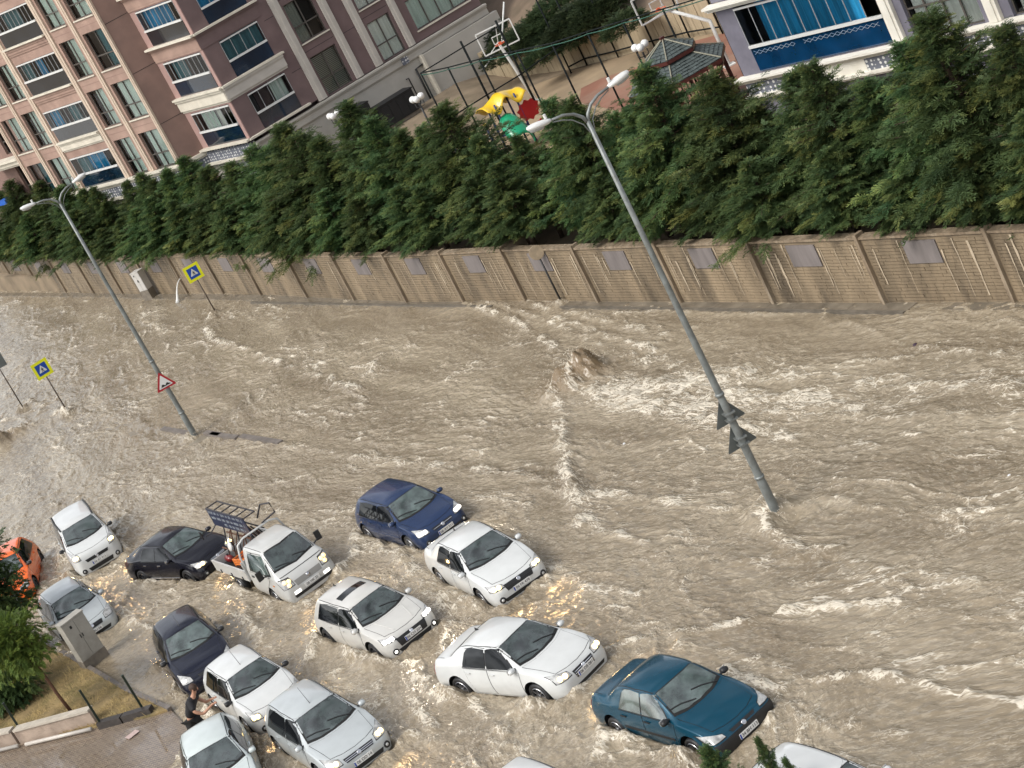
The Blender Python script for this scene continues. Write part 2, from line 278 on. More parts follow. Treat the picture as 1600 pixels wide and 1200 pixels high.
# background foam coverage: streaky patches; sky sheen at the left is painted in as froth
cov = .30 + .38 * turb + .30 * fbm(FU * .16, FV * .45, 4, 91) ; foam_sheen = np.clip(np.maximum(foam_sheen * .92, (.13 + .30 * cov + .55 * LM) + np.clip(WAKE * (.45 + .9 * fbm(UW * .5, VW * 1.6, 3, 121) + .35 * l2), 0, .9) + .10 * blob(*ground_pt(150, 740), 9, 5, R(-60))) - calm * .5, 0, .88)
# the gutter near the garden wall, sink at the driveway
keep = np.ones_like(X, bool)
# keep only what lies in or near the view
du_ = X; zc_ = Y * math.cos(PITCH) + CAMH * math.sin(PITCH); a_ = X / zc_ * FPX; b_ = -(Y * math.sin(PITCH) - CAMH * math.cos(PITCH)) / zc_ * FPX
u_ = 800 + a_ * math.cos(ROLL) + b_ * math.sin(ROLL); v_ = 600 - a_ * math.sin(ROLL) + b_ * math.cos(ROLL)
keep = (u_ > -260) & (u_ < 1860) & (v_ > 380) & (v_ < 1420)
idx = -np.ones(X.shape, np.int64); idx[keep] = np.arange(keep.sum())
q = np.stack([idx[:-1, :-1], idx[1:, :-1], idx[1:, 1:], idx[:-1, 1:]], -1).reshape(-1, 4); q = q[(q >= 0).all(1)][:, ::-1]
V = np.stack([X[keep], Y[keep], hz[keep]], 1)

def water_material():
    m = bpy.data.materials.new('muddy_flood_water'); m.use_nodes = True; nt = m.node_tree; b = nt.nodes['Principled BSDF']; N = nt.nodes.new; K = nt.links.new
    af = N('ShaderNodeAttribute'); af.attribute_name = 'flow'; ao = N('ShaderNodeAttribute'); ao.attribute_name = 'foam_sheen'; ac = N('ShaderNodeAttribute'); ac.attribute_name = 'churn'
    def noise(scale, det=4, rough=.55, dist=0, stretch=(1, 1, 1), seed=0):
        mp_ = N('ShaderNodeMapping'); mp_.inputs['Scale'].default_value = stretch; mp_.inputs['Location'].default_value = (seed * 3.7, seed * 1.9, seed); K(af.outputs['Vector'], mp_.inputs[0])
        n = N('ShaderNodeTexNoise'); n.inputs['Scale'].default_value = scale; n.inputs['Detail'].default_value = det; n.inputs['Roughness'].default_value = rough; n.inputs['Distortion'].default_value = dist; K(mp_.outputs[0], n.inputs['Vector'])
        return n.outputs['Fac']
    def mth(op, a, b_=None, c=None, clamp=False):
        n = N('ShaderNodeMath'); n.operation = op; n.use_clamp = clamp
        for i, v in enumerate((a, b_, c)):
            if v is None: continue
            if isinstance(v, (int, float)): n.inputs[i].default_value = v
            else: K(v, n.inputs[i])
        return n.outputs[0]
    def ridge(fac, k):      # thin bright lines where the noise crosses its middle
        d = mth('ABSOLUTE', mth('SUBTRACT', fac, .5)); return mth('SUBTRACT', 1.0, mth('MULTIPLY', d, k), clamp=True)
    n1 = noise(1.7, 3, .6, .15, (.55, 1.35, 1)); n2 = noise(4.2, 3, .6, .1, (.6, 1.35, 1), 2); n3 = noise(8.5, 3, .6, .1, (.65, 1.25, 1), 4); n4 = noise(1, 4, .6, .3, (.10, 1.1, 1), 6); n5 = noise(17, 2, .6, .1, (1, 1, 1), 8); n6 = noise(.30, 4, .6, .3, (.6, 1, 1), 13)
    r1 = ridge(n1, 15); r2 = ridge(n2, 11); r3 = ridge(n3, 8)
    net = mth('MAXIMUM', mth('MULTIPLY', r1, .95), mth('MAXIMUM', mth('MULTIPLY', r2, .85), mth('MULTIPLY', r3, .60)))
    net = mth('ADD', net, mth('MULTIPLY', mth('SUBTRACT', n5, .5), .7))
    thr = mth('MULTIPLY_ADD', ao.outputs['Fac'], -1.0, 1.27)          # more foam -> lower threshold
    thr = mth('ADD', thr, mth('MULTIPLY', mth('SUBTRACT', n4, .5), -.6)); thr = mth('ADD', thr, mth('MULTIPLY', mth('SUBTRACT', n6, .5), -.3))
    ff = N('ShaderNodeMapRange'); ff.interpolation_type = 'SMOOTHSTEP'; K(mth('SUBTRACT', net, thr), ff.inputs['Value']); ff.inputs['From Min'].default_value = -.08; ff.inputs['From Max'].default_value = .34
    fac = ff.outputs[0]
    mud = N('ShaderNodeMix'); mud.data_type = 'RGBA'; mud.inputs['A'].default_value = (.165, .128, .084, 1); mud.inputs['B'].default_value = (.335, .28, .20, 1)
    mm = N('ShaderNodeMapRange'); mm.inputs['From Min'].default_value = .33; mm.inputs['From Max'].default_value = .67; K(mth('ADD', mth('MULTIPLY', noise(1, 5, .62, .4, (.10, .8, 1), 11), .75), mth('MULTIPLY', n6, .25)), mm.inputs['Value']); K(mm.outputs[0], mud.inputs['Factor'])
    fz = N('ShaderNodeMapRange'); fz.interpolation_type = 'SMOOTHSTEP'; K(mth('ADD', mth('MULTIPLY', noise(7.5, 3, .65, 0, (.9, 1.2, 1), 17), .6), mth('MULTIPLY', noise(15, 2, .6, 0, (1, 1.1, 1), 19), .4)), fz.inputs['Value']); fz.inputs['From Min'].default_value = .49; fz.inputs['From Max'].default_value = .60
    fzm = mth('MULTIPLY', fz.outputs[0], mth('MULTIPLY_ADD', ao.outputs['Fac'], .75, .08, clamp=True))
    fizz = N('ShaderNodeMix'); fizz.data_type = 'RGBA'; K(fzm, fizz.inputs['Factor']); K(mud.outputs['Result'], fizz.inputs['A']); fizz.inputs['B'].default_value = (.52, .46, .36, 1)
    dk = N('ShaderNodeMapRange'); K(noise(6.0, 3, .6, 0, (.8, 1.3, 1), 23), dk.inputs['Value']); dk.inputs['From Min'].default_value = .35; dk.inputs['From Max'].default_value = .62; dk.inputs['To Min'].default_value = .84; dk.inputs['To Max'].default_value = 1.06
    dks = N('ShaderNodeVectorMath'); dks.operation = 'SCALE'; K(fizz.outputs['Result'], dks.inputs[0]); K(dk.outputs[0], dks.inputs['Scale'])
    fo = N('ShaderNodeMix'); fo.data_type = 'RGBA'; K(mth('MULTIPLY', fac, .9), fo.inputs['Factor']); K(dks.outputs[0], fo.inputs['A']); fo.inputs['B'].default_value = (.62, .56, .46, 1)
    ch = N('ShaderNodeMix'); ch.data_type = 'RGBA'; K(mth('MULTIPLY', ac.outputs['Fac'], mth('SUBTRACT', .75, mth('MULTIPLY', fac, .6)), clamp=True), ch.inputs['Factor']); K(fo.outputs['Result'], ch.inputs['A']); ch.inputs['B'].default_value = (.17, .115, .062, 1)
    K(ch.outputs['Result'], b.inputs['Base Color'])
    ro = N('ShaderNodeMapRange'); K(fac, ro.inputs['Value']); ro.inputs['To Min'].default_value = .055; ro.inputs['To Max'].default_value = .42; K(ro.outputs[0], b.inputs['Roughness'])
    b.inputs['IOR'].default_value = 1.42
    hgt_ = mth('ADD', mth('MULTIPLY', n2, .55), mth('ADD', mth('MULTIPLY', n3, .22), mth('MULTIPLY', n5, .06))); hgt_ = mth('ADD', hgt_, mth('MULTIPLY', n1, .6)); hgt_ = mth('ADD', hgt_, mth('MULTIPLY', ridge(n2, 4), .10))
    bp = N('ShaderNodeBump'); bp.inputs['Strength'].default_value = 1.0; bp.inputs['Distance'].default_value = .105
    K(mth('MULTIPLY', hgt_, mth('MULTIPLY_ADD', ao.outputs['Fac'], .9, .55)), bp.inputs['Height']); K(bp.outputs[0], b.inputs['Normal'])
    return m
M_WATER = water_material()
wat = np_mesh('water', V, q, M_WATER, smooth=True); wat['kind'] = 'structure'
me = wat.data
a = me.attributes.new('foam_sheen', 'FLOAT', 'POINT'); a.data.foreach_set('value', foam_sheen[keep].astype(np.float32))
a = me.attributes.new('churn', 'FLOAT', 'POINT'); a.data.foreach_set('value', np.clip(churn[keep], 0, 1).astype(np.float32))
fl = np.stack([FU[keep], FV[keep], np.zeros(keep.sum())], 1); a = me.attributes.new('flow', 'FLOAT_VECTOR', 'POINT'); a.data.foreach_set('vector', fl.astype(np.float32).ravel())

# ------------------------------------------------------------------ ground under and beyond
M_EARTH = mat('dry_earth', (.22, .17, .115), .95, var=.25, vscale=.8, bump=.5, bscale=9, stain=(.12, .10, .06), stain_amt=.6)
M_ASPH = mat('wet_asphalt', (.05, .05, .05), .4)
g_ = MB()
g_.add([(-600, -300, -.6), (600, -300, -.6), (600, 900, -.6), (-600, 900, -.6)], [(0, 1, 2, 3)])
o = g_.build('ground', M_EARTH); o['kind'] = 'structure'
g_ = MB(); far = [rd(-120, -60), rd(-120, -.02), rd(300, -.02), rd(300, -60)]
g_.add([(*p, -.3) for p in far], [(0, 1, 2, 3)]); o = g_.build('road', M_ASPH); o['kind'] = 'structure'
# flooded surface outside the detailed part
g_ = MB(); g_.add([(*rd(-120, -60), -.12), (*rd(-120, -.03), -.12), (*rd(300, -.03), -.12), (*rd(300, -60), -.12)], [(0, 1, 2, 3)])
o = g_.build('water', mat('calm_flood_water', (.24, .185, .125), .25, var=.2, vscale=.6, bump=.6, bscale=3)); o['kind'] = 'structure'
# garden ground behind the wall, one metre above the road
gp = [(-70, 260), (90, 260), (90, -10), rd(-70, .22), rd(140, .22)]
g_ = MB(); g_.poly([rd(-70, .22), (60, 10), (120, 60), (120, 300), (-90, 300), rd(140, .22)], -.5, 1.0)
o = g_.build('garden_ground', M_EARTH); o['kind'] = 'structure'

# ------------------------------------------------------------------ garden wall
M_WALL = mat('stone_wall', (.225, .172, .112), .42, var=.28, vscale=1.2, bump=.6, bscale=18, stain=(.085, .066, .045), stain_amt=.95, stretch=(1.6, 1.6, .32), randv=.10)
M_WALLP = mat('wall_post_concrete', (.20, .15, .10), .6, var=.3, vscale=3, bump=.4, bscale=20, stain=(.40, .33, .24), stain_amt=.6, stretch=(3, 3, .5))
M_PLAQ = mat('grey_plaque', (.17, .15, .145), .5, var=.22, vscale=2, bump=.2, bscale=14, stretch=(2, 2, .4))
M_STREAK = mat('pale_lime_streak', (.44, .36, .26), .5, var=.2, vscale=4)
WP = [(16.6, 38.8), (14.45, 43.15), (12.3, 47.53), (10.09, 51.66), (7.95, 55.88), (5.92, 59.98), (3.84, 64.08), (1.83, 68.22), (-.13, 71.89), (-2.09, 75.75), (-4.05, 79.96), (-5.99, 84.27), (-8.08, 88.92), (-9.96, 92.94), (-11.89, 96.81), (-13.86, 100.75), (-15.83, 104.71), (-17.76, 108.59), (-19.8, 113.1), (-21.8, 117.6), (-23.8, 122.2), (-25.9, 127.0), (-28.1, 132.0)]
gw = empty('garden_wall', (*WP[2], 0), 0, 'long stone-faced garden wall with grey plaques and posts below the dark conifers', 'wall')
def rel(p): return (p[0] - WP[2][0], p[1] - WP[2][1])
rnd = random.Random(11)
for i, (a, b) in enumerate(zip(WP[:-1], WP[1:])):
    a2, b2 = Vector(rel(a)), Vector(rel(b)); dv = b2 - a2; ln = dv.length; u = dv / ln; nrm = Vector((-u.y, u.x)); 
    if nrm.dot(Vector((-.897, -.442))) < 0: nrm = -nrm
    ang = math.atan2(u.y, u.x); M3 = ident_M(ang)
    TOP = 2.05
    mb = MB(); c = (a2 + b2) / 2 - nrm * .10; mb.box((c.x, c.y, TOP / 2 - .3), (ln - .02, .2, TOP + .5), 0, M3)
    mb.build('wall_panel', M_WALL, gw)
    # stone courses: staggered blocks proud of the panel, a gap left for the plaque
    mb = MB(); H0, RH = -.1, .102; nrow = 20
    p0, p1 = ln * .40, ln * .66; pz0 = 1.25
    for r_ in range(nrow):
        z0 = H0 + r_ * RH; x = .16 - (r_ % 2) * .18
        while x < ln - .14:
            bw = rnd.uniform(.22, .62); x0, x1 = max(x, .14), min(x + bw, ln - .14); x += bw + .010
            if x1 - x0 < .06: continue
            if z0 + RH > pz0 - .02 and x1 > p0 - .03 and x0 < p1 + .03:
                if x0 < p0 - .1: x1 = p0 - .03
                elif x1 > p1 + .1: x0 = p1 + .03
                else: continue
            cc = a2 + u * ((x0 + x1) / 2) + nrm * (rnd.uniform(.004, .022) / 2)
            mb.box((cc.x, cc.y, z0 + RH / 2), (x1 - x0, .03 + rnd.uniform(0, .015), RH - .013), 0, M3)
    o = mb.build('stone_courses', M_WALL, gw); o['kind'] = 'stuff'
    mb = MB(); cc = a2 + u * ((p0 + p1) / 2) + nrm * .018; mb.box((cc.x, cc.y, (pz0 + 1.93) / 2), (p1 - p0, .05, 1.93 - pz0), 0, M3); mb.build('plaque', M_PLAQ, gw)
    mb = MB(); cc = (a2 + b2) / 2 - nrm * .09; mb.box((cc.x, cc.y, TOP + .03), (ln - .03, .30, .07), 0, M3); mb.build('coping', M_WALLP, gw)
    mb = MB(); cc = a2 - nrm * .04; mb.box((cc.x, cc.y, 1.0), (.12, .30, 2.42), 0, M3); mb.build('post', M_WALLP, gw)
    # lime streaks washed down the stones
    mb = MB(); ns = rnd.randint(6, 15) if i < 9 else rnd.randint(1, 3)
    for k in range(ns):
        xx = rnd.uniform(.2, ln - .2)
        if p0 - .12 < xx < p1 + .12: xx = p0 - .12 if rnd.random() < .5 else p1 + .14
        zt = rnd.uniform(1.5, 2.0); zb = rnd.uniform(.2, 1.1); wd = rnd.uniform(.012, .03) if rnd.random() < .85 else .045
        cx0 = a2 + u * xx + nrm * .046; nseg = 7
        vs_ = []
        for j in range(nseg + 1):
            t = j / nseg; z = zt + (zb - zt) * t; wj = wd * (1 - .35 * t) * rnd.uniform(.45, 1.1); off = rnd.uniform(-.012, .012)
            for sgn in (-1, 1): pp = cx0 + u * (sgn * wj + off); vs_.append((pp.x, pp.y, z))
        mb.add(vs_, [(2 * j, 2 * j + 1, 2 * j + 3, 2 * j + 2) for j in range(nseg)])
    o = mb.build('lime_streak', M_STREAK, gw); o['kind'] = 'stuff'
# pavement strip at the foot of the wall
M_PAVE = mat('wet_pavement', (.17, .145, .11), .25, var=.3, vscale=1.5, bump=.3, bscale=12, stain=(.08, .065, .05), stain_amt=.7)
mb = MB()
for s0, s1, w_, z_ in ((-24, 3.4, .55, .035), (3.5, 20.5, .72, .055), (25, 46, .75, .05), (46, 62, .6, .045), (62, 100, .5, .04)):
    n = int((s1 - s0) / 1.2)
    for k in range(n):
        sa, sb = s0 + (s1 - s0) * k / n, s0 + (s1 - s0) * (k + 1) / n - .012
        mb.poly([rd(sa, -w_ + .12), rd(sb, -w_ + .12), rd(sb, -.012), rd(sa, -.012)], -.3, z_)
o = mb.build('pavement', M_PAVE); o['kind'] = 'structure'
mb = MB(); mb.poly([rd(3.5, -.72), rd(20.5, -.72), rd(20.5, -.605), rd(3.5, -.605)], -.3, .085); mb.poly([rd(25, -.75), rd(46, -.75), rd(46, -.635), rd(25, -.635)], -.3, .08)
o = mb.build('kerb', mat('kerb_concrete', (.12, .105, .085), .35, var=.3, vscale=4)); o['kind'] = 'structure'

# droplets thrown up by the boils, the poles and the wheels
dr = np.random.default_rng(21); pts_d = []
def throw(x, y, z, r0, h_, n):
    a = dr.uniform(0, 6.28, n); q_ = np.abs(dr.normal(0, 1, n)); pts_d.append(np.stack([x + np.cos(a) * r0 * q_, y + np.sin(a) * r0 * q_, z + h_ * dr.random(n) ** 1.6 * np.exp(-q_ * .5)], 1))
throw(mx_ + .2, my_ + .2, .25, .65, .75, 420); throw(mx2, my2, .2, .6, .5, 160)
for (lx, ly) in LAMPS: throw(lx, ly, .08, .28, .4, 110)
for q_ in SIGNS.values(): throw(q_[0], q_[1], .05, .2, .25, 40)
for n_, (cx, cy, h_, z_) in CARPOS.items():
    c, s_ = math.cos(R(h_)), math.sin(R(h_))
    for wx in (1.3, -1.3): throw(cx + c * wx + s_ * 1.05, cy + s_ * wx - c * 1.05, .03, .22, .16, 36)
PD = np.concatenate(pts_d); sz = dr.uniform(.006, .02, len(PD)); oc = np.array([(1, 0, 0), (-1, 0, 0), (0, 1, 0), (0, -1, 0), (0, 0, 1), (0, 0, -1)], float); of = np.array([(0, 2, 4), (2, 1, 4), (1, 3, 4), (3, 0, 4), (2, 0, 5), (1, 2, 5), (3, 1, 5), (0, 3, 5)])
Vd = (oc[None] * sz[:, None, None] + PD[:, None]).reshape(-1, 3); Fd = (of[None] + (np.arange(len(PD)) * 6)[:, None, None]).reshape(-1, 3)
o = np_mesh('spray_droplets', Vd, Fd, mat('spray_water', (.60, .54, .45), .2), None, True); o['kind'] = 'stuff'; tag(o, 'brown spray thrown up around the boil, the poles and the wheels', 'spray')
# ------------------------------------------------------------------ street lamps, traffic signs, cabinets
M_GALV = mat('galvanised_steel', (.20, .215, .21), .42, .35, var=.22, vscale=5, bump=.15, bscale=40, stain=(.10, .09, .07), stain_amt=.5)
M_LAMPW2 = mat('lamp_head_white', (.62, .62, .60), .4, var=.06, vscale=6); M_LENSG = mat('lamp_glass_bowl', (.30, .31, .30), .1, spec=.8)
def street_lamp(x, y, H, label, yaw):
    root = empty('street_lamp', (x, y, 0), 0, label, 'street lamp', 'double armed street lamps on the median')
    mb = MB(); zs = [-.3, 0, .9, 1.0, 4, 7, H]; rs = [.115, .115, .112, .10, .083, .066, .05]; mb.tube([(0, 0, z) for z in zs], rs, 14); po = mb.build('pole', M_GALV, root, True)
    mb = MB(); mb.tube([(0, 0, 3.28), (0, 0, 3.36)], .105, 14); mb.build('collar', M_GALV, root, True); mb = MB(); mb.tube([(0, 0, 1.05), (0, 0, 1.12)], .118, 14); mb.build('collar', M_GALV, root, True)
    for sg in (-1, 1):
        c, s_ = math.cos(yaw) * sg, math.sin(yaw) * sg
        arc = [(c * r_, s_ * r_, H + z) for r_, z in ((0, -.05), (.07, .13), (.22, .28), (.45, .38), (.78, .42))]
        mb = MB(); mb.tube(arc, [.045, .04, .036, .033, .03], 8); mb.tube([(c * r_, s_ * r_, H + z) for r_, z in ((.02, -.38), (.12, -.02), (.30, .18), (.5, .29), (.72, .36))], .014, 6); am = mb.build('arm', M_GALV, root, True)
        mb = MB(); My = Matrix.Rotation(math.atan2(s_, c), 3, 'Z') @ Matrix.Rotation(R(90 - 8), 3, 'Y') @ Matrix.Diagonal((.62, 1, 1))
        mb.lathe([(.001, -.28), (.06, -.28), (.10, -.2), (.125, -.02), (.12, .15), (.075, .27), (.001, .30)], (c * 1.02, s_ * 1.02, H + .46), 14, 0, My); hd = mb.build('lamp_head', M_LAMPW2, am, True)
        mb = MB(); mb.lathe([(.001, -.12), (.08, -.08), (.10, .05), (.07, .22), (.001, .25)], (c * 1.03, s_ * 1.03, H + .40), 12, 0, Matrix.Rotation(math.atan2(s_, c), 3, 'Z') @ Matrix.Rotation(R(82), 3, 'Y') @ Matrix.Diagonal((.7, .9, 1))); mb.build('lamp_bowl', M_LENSG, am, True)
        mb = MB(); mb.tube([(c * .82, s_ * .82, H + .50), (c * .82, s_ * .82, H + .60)], .035, 8); mb.build('photocell', M_LAMPW2, am)
    return root
HL = 10.3
street_lamp(LAMPS[1][0], LAMPS[1][1], HL, 'near grey lamp pole with two arms and two bare sign backs', R(12))
street_lamp(LAMPS[0][0], LAMPS[0][1], 9.95, 'far grey lamp pole with two arms and a red bordered bump sign', R(12))
M_SBACK = mat('sign_back_grey', (.10, .11, .105), .45, .2, var=.15, vscale=4); M_SYEL = mat('sign_fluo_yellow', (.74, .74, .01), .45); M_SBLU = mat('sign_blue', (.003, .055, .33), .4); M_SWHT = mat('sign_white', (.62, .62, .60), .4); M_SRED = mat('sign_red', (.34, .012, .02), .4); M_SBLK = mat('sign_black', (.015, .015, .015), .5); M_POLE = mat('sign_pole', (.085, .065, .05), .5, .3, var=.3, vscale=8)
def plate_poly(mb, pts, y, th, mi): # polygon in x,z facing -y
    n = len(pts); mb.add([(p[0], y, p[1]) for p in pts] + [(p[0], y + th, p[1]) for p in pts], [tuple(range(n)), tuple(range(n, 2 * n))[::-1]] + [(i, n + i, n + (i + 1) % n, (i + 1) % n) for i in range(n)], mi)
def face_cam(x, y, extra=0): return math.atan2(x, -y) * -1 * -1 if False else math.atan2(-x, y) * 1.0 + extra
def triangle(s_, r_=.0): h = s_ * .866; return [(-s_ / 2, -h / 3), (s_ / 2, -h / 3), (0, h * 2 / 3)]
def rtri(s_, rad):      # triangle with rounded corners
    P = triangle(s_); out = []
    for i in range(3):
        a, b, c = Vector(P[i - 1]), Vector(P[i]), Vector(P[(i + 1) % 3]); u = (a - b).normalized() * rad; v = (c - b).normalized() * rad
        for t in (0, .5, 1): out.append(tuple(b + u * (1 - t) ** 2 * 1.0 + v * t ** 2 + (u + v) * 0))
    return out
def crossing_sign(x, y, zc, side, yaw, label, back=False):
    root = empty('crossing_sign', (x, y, 0), yaw, label, 'traffic sign', 'pedestrian crossing signs')
    mb = MB(); mb.tube([(0, .04, -.3), (0, .04, zc + side * .3)], .03, 10); mb.build('pole', M_POLE, root, True)
    if back:
        mb = MB(); plate_poly(mb, [(-side / 2, zc - side / 2), (side / 2, zc - side / 2), (side / 2, zc + side / 2), (-side / 2, zc + side / 2)], 0, .006, 0); mb.build('sign_plate', M_SBACK, root); return root
    s2 = side / 2; mb = MB(); plate_poly(mb, [(-s2, zc - s2), (s2, zc - s2), (s2, zc + s2), (-s2, zc + s2)], 0, .008, 0); mb.build('yellow_border', M_SYEL, root)
    b = side * .335; mb = MB(); plate_poly(mb, [(-b, zc - b), (b, zc - b), (b, zc + b), (-b, zc + b)], -.006, .006, 0); bl = mb.build('blue_square', M_SBLU, root)
    mb = MB(); plate_poly(mb, [(p[0], p[1] + zc - side * .03) for p in rtri(side * .50, .02)], -.011, .005, 0); mb.build('white_triangle', M_SWHT, bl)
    mb = MB(); k = side * .25; zz = zc - side * .035
    plate_poly(mb, [(-.30 * k, -.55 * k + zz), (-.18 * k, -.55 * k + zz), (.0, -.12 * k + zz), (.20 * k, -.52 * k + zz), (.34 * k, -.52 * k + zz), (.10 * k, .10 * k + zz), (.32 * k, .02 * k + zz), (.34 * k, .12 * k + zz), (.06 * k, .34 * k + zz), (-.10 * k, .34 * k + zz), (-.30 * k, .05 * k + zz), (-.20 * k, -.02 * k + zz), (-.08 * k, .14 * k + zz), (-.10 * k, -.08 * k + zz)], -.016, .005, 0)
    mb.build('walking_figure', M_SBLK, bl)
    mb = MB(); plate_poly(mb, [(.0 + .09 * k * math.cos(a), .47 * k + zz + .09 * k * math.sin(a)) for a in [i * .785 for i in range(8)]], -.016, .005, 0); mb.build('figure_head', M_SBLK, bl)
    return root
yw = R(-10)
crossing_sign(*SIGNS['a'], 2.25, .75, R(14), 'yellow bordered crossing sign standing beside the garden wall')
crossing_sign(*SIGNS['b'], 2.3, .75, R(22), 'yellow bordered crossing sign on the median, left of the far lamp')
crossing_sign(SIGNS['c'][0], SIGNS['c'][1], 2.6, .8, R(10), 'grey back of a square sign at the left picture edge', True)
# round-topped sign seen from behind, half swallowed by the conifers
root = empty('round_sign', (*SIGNS['d'], 0), R(-10), 'brownish round sign back on a black pole against the wall, half under the conifers', 'traffic sign')
mb = MB(); mb.tube([(0, 0, -.2), (0, 0, 2.0)], .035, 10); mb.build('pole', M_SBLK, root, True)
mb = MB(); mb.lathe([(.001, -.01), (.25, -.01), (.26, 0), (.25, .01), (.001, .01)], (0, -.05, 2.08), 24, 0, Matrix.Rotation(R(90), 3, 'X')); mb.build('sign_disc', mat('weathered_tan_disc', (.27, .21, .14), .6, var=.2, vscale=6), root)
# triangular signs fixed to the lamp poles
def tri_sign(x, y, zc, s_, yaw, label, back, grp=None):
    root = empty('warning_sign', (x, y, zc), yaw, label, 'traffic sign', grp)
    if back:
        mb = MB(); plate_poly(mb, rtri(s_, .05), -.13, .006, 0); mb.build('sign_plate', M_SBACK, root); mb = MB(); mb.box((0, 0, .05), (.26, .24, .04)); mb.box((0, 0, -.12), (.26, .24, .04)); mb.build('clamp', M_GALV, root); return
    mb = MB(); plate_poly(mb, rtri(s_, .06), -.14, .008, 0); mb.build('red_border', M_SRED, root)
    mb = MB(); plate_poly(mb, rtri(s_ * .70, .03), -.147, .006, 0); wp = mb.build('white_field', M_SWHT, root); k = s_
    mb = MB(); plate_poly(mb, [(-.26 * k, -.155 * k), (.26 * k, -.155 * k), (.255 * k, -.13 * k), (.20 * k, -.10 * k)] + [(.11 * k + .075 * k * math.cos(a), -.13 * k + .095 * k * math.sin(a)) for a in (.5, 1.0, 1.57, 2.1, 2.6)] + [(0, -.125 * k)] + [(-.11 * k + .075 * k * math.cos(a), -.13 * k + .095 * k * math.sin(a)) for a in (.5, 1.0, 1.57, 2.1, 2.6)] + [(-.20 * k, -.13 * k)], -.153, .005, 0); mb.build('bump_symbol', M_SBLK, wp)
    mb = MB(); mb.box((0, 0, 0), (.24, .24, .04)); mb.build('clamp', M_GALV, root)
tri_sign(LAMPS[0][0], LAMPS[0][1], 2.42, .80, R(8), 'red bordered triangular uneven road sign clamped to the far lamp pole', False)
tri_sign(LAMPS[1][0], LAMPS[1][1], 2.78, .80, R(190), 'upper grey sign back of the two on the near lamp pole', True, 'grey triangular sign backs on the near lamp')
tri_sign(LAMPS[1][0], LAMPS[1][1], 2.12, .80, R(190), 'lower grey sign back of the two on the near lamp pole', True, 'grey triangular sign backs on the near lamp')
# meter cabinet by the wall and service cabinet on the verge
M_CAB = mat('cabinet_grey', (.36, .34, .30), .5, var=.08, vscale=3, stain=(.20, .18, .15), stain_amt=.4); M_CABL = mat('cabinet_pale', (.50, .48, .45), .5, var=.07, vscale=3); M_CONC = mat('concrete_base', (.17, .145, .115), .8, var=.25, vscale=5, bump=.4, bscale=25)
def cabinet(x, y, yaw, w_, d_, h_, hb, mm, label, cat='cabinet'):
    root = empty('service_cabinet', (x, y, 0), yaw, label, cat)
    mb = MB(); mb.box((0, 0, hb / 2 - .1), (w_ * 1.04, d_ * 1.06, hb + .2)); mb.build('base', M_CONC, root)
    mb = MB(); mb.box((0, 0, hb + h_ / 2), (w_, d_, h_)); mb.build('housing', mm, root)
    mb = MB(); mb.box((0, 0, hb + h_ + .02), (w_ * 1.06, d_ * 1.1, .045)); mb.build('lid', mm, root)
    for sg in (-1, 1):
        mb = MB(); mb.box((sg * w_ * .235, -d_ / 2 - .006, hb + h_ / 2), (w_ * .45, .012, h_ * .93)); dr = mb.build('door', mm, root)
        mb = MB(); mb.box((sg * w_ * .05, -d_ / 2 - .02, hb + h_ * .55), (.02, .02, .12)); mb.build('handle', M_SBLK, dr)
    mb = MB(); mb.box((-w_ * .2, -d_ / 2 - .014, hb + h_ * .86), (.07, .006, .09)); mb.build('warning_label', M_SBLK, root)
cx, cy = ground_pt(150, 1038); cabinet(cx, cy + .12, R(34), .78, .36, 1.25, .32, M_CAB, 'tall grey two-door service cabinet at the kerb in front of the silver hatchback')
cx, cy = ground_pt(237, 466); cabinet(cx, cy, R(-40), .55, .42, 1.0, .55, M_CABL, 'small pale meter cabinet standing against the garden wall')
# water jet from the wall drain
jet = MB(); x0, y0 = ground_pt(300, 449, .9); pts = []
a0 = Vector(WP[13]).lerp(Vector(WP[14]), .9)
for i in range(9):
    t = i / 8; q_ = a0 + Vector((-.897, -.442)) * (.12 + .75 * t); pts.append((q_.x, q_.y, .95 - .95 * t * t))
jet.tube(pts, [.02, .022, .025, .03, .03, .04, .05, .07, .14], 8)
tag(jet.build('water_jet', mat('white_water', (.68, .68, .66), .2, bump=.8, bscale=25), None, True), 'white jet of water spurting out of the garden wall beside the crossing sign', 'water jet')
# ------------------------------------------------------------------ the dry corner: verge, kerb, low wall, driveway
VERGE = [ground_pt(-140, 1000), ground_pt(40, 980), ground_pt(75, 1008), ground_pt(150, 1052), ground_pt(200, 1082), ground_pt(268, 1112), ground_pt(240, 1122), ground_pt(155, 1140), ground_pt(0, 1168), ground_pt(-160, 1200)]
M_GRASSB = mat('dry_verge', (.23, .165, .075), .95, var=.35, vscale=2.2, bump=.9, bscale=14, stain=(.10, .085, .035), stain_amt=.8)
mb = MB(); mb.poly(VERGE, -.3, .10); o = mb.build('verge', M_GRASSB); o['kind'] = 'structure'
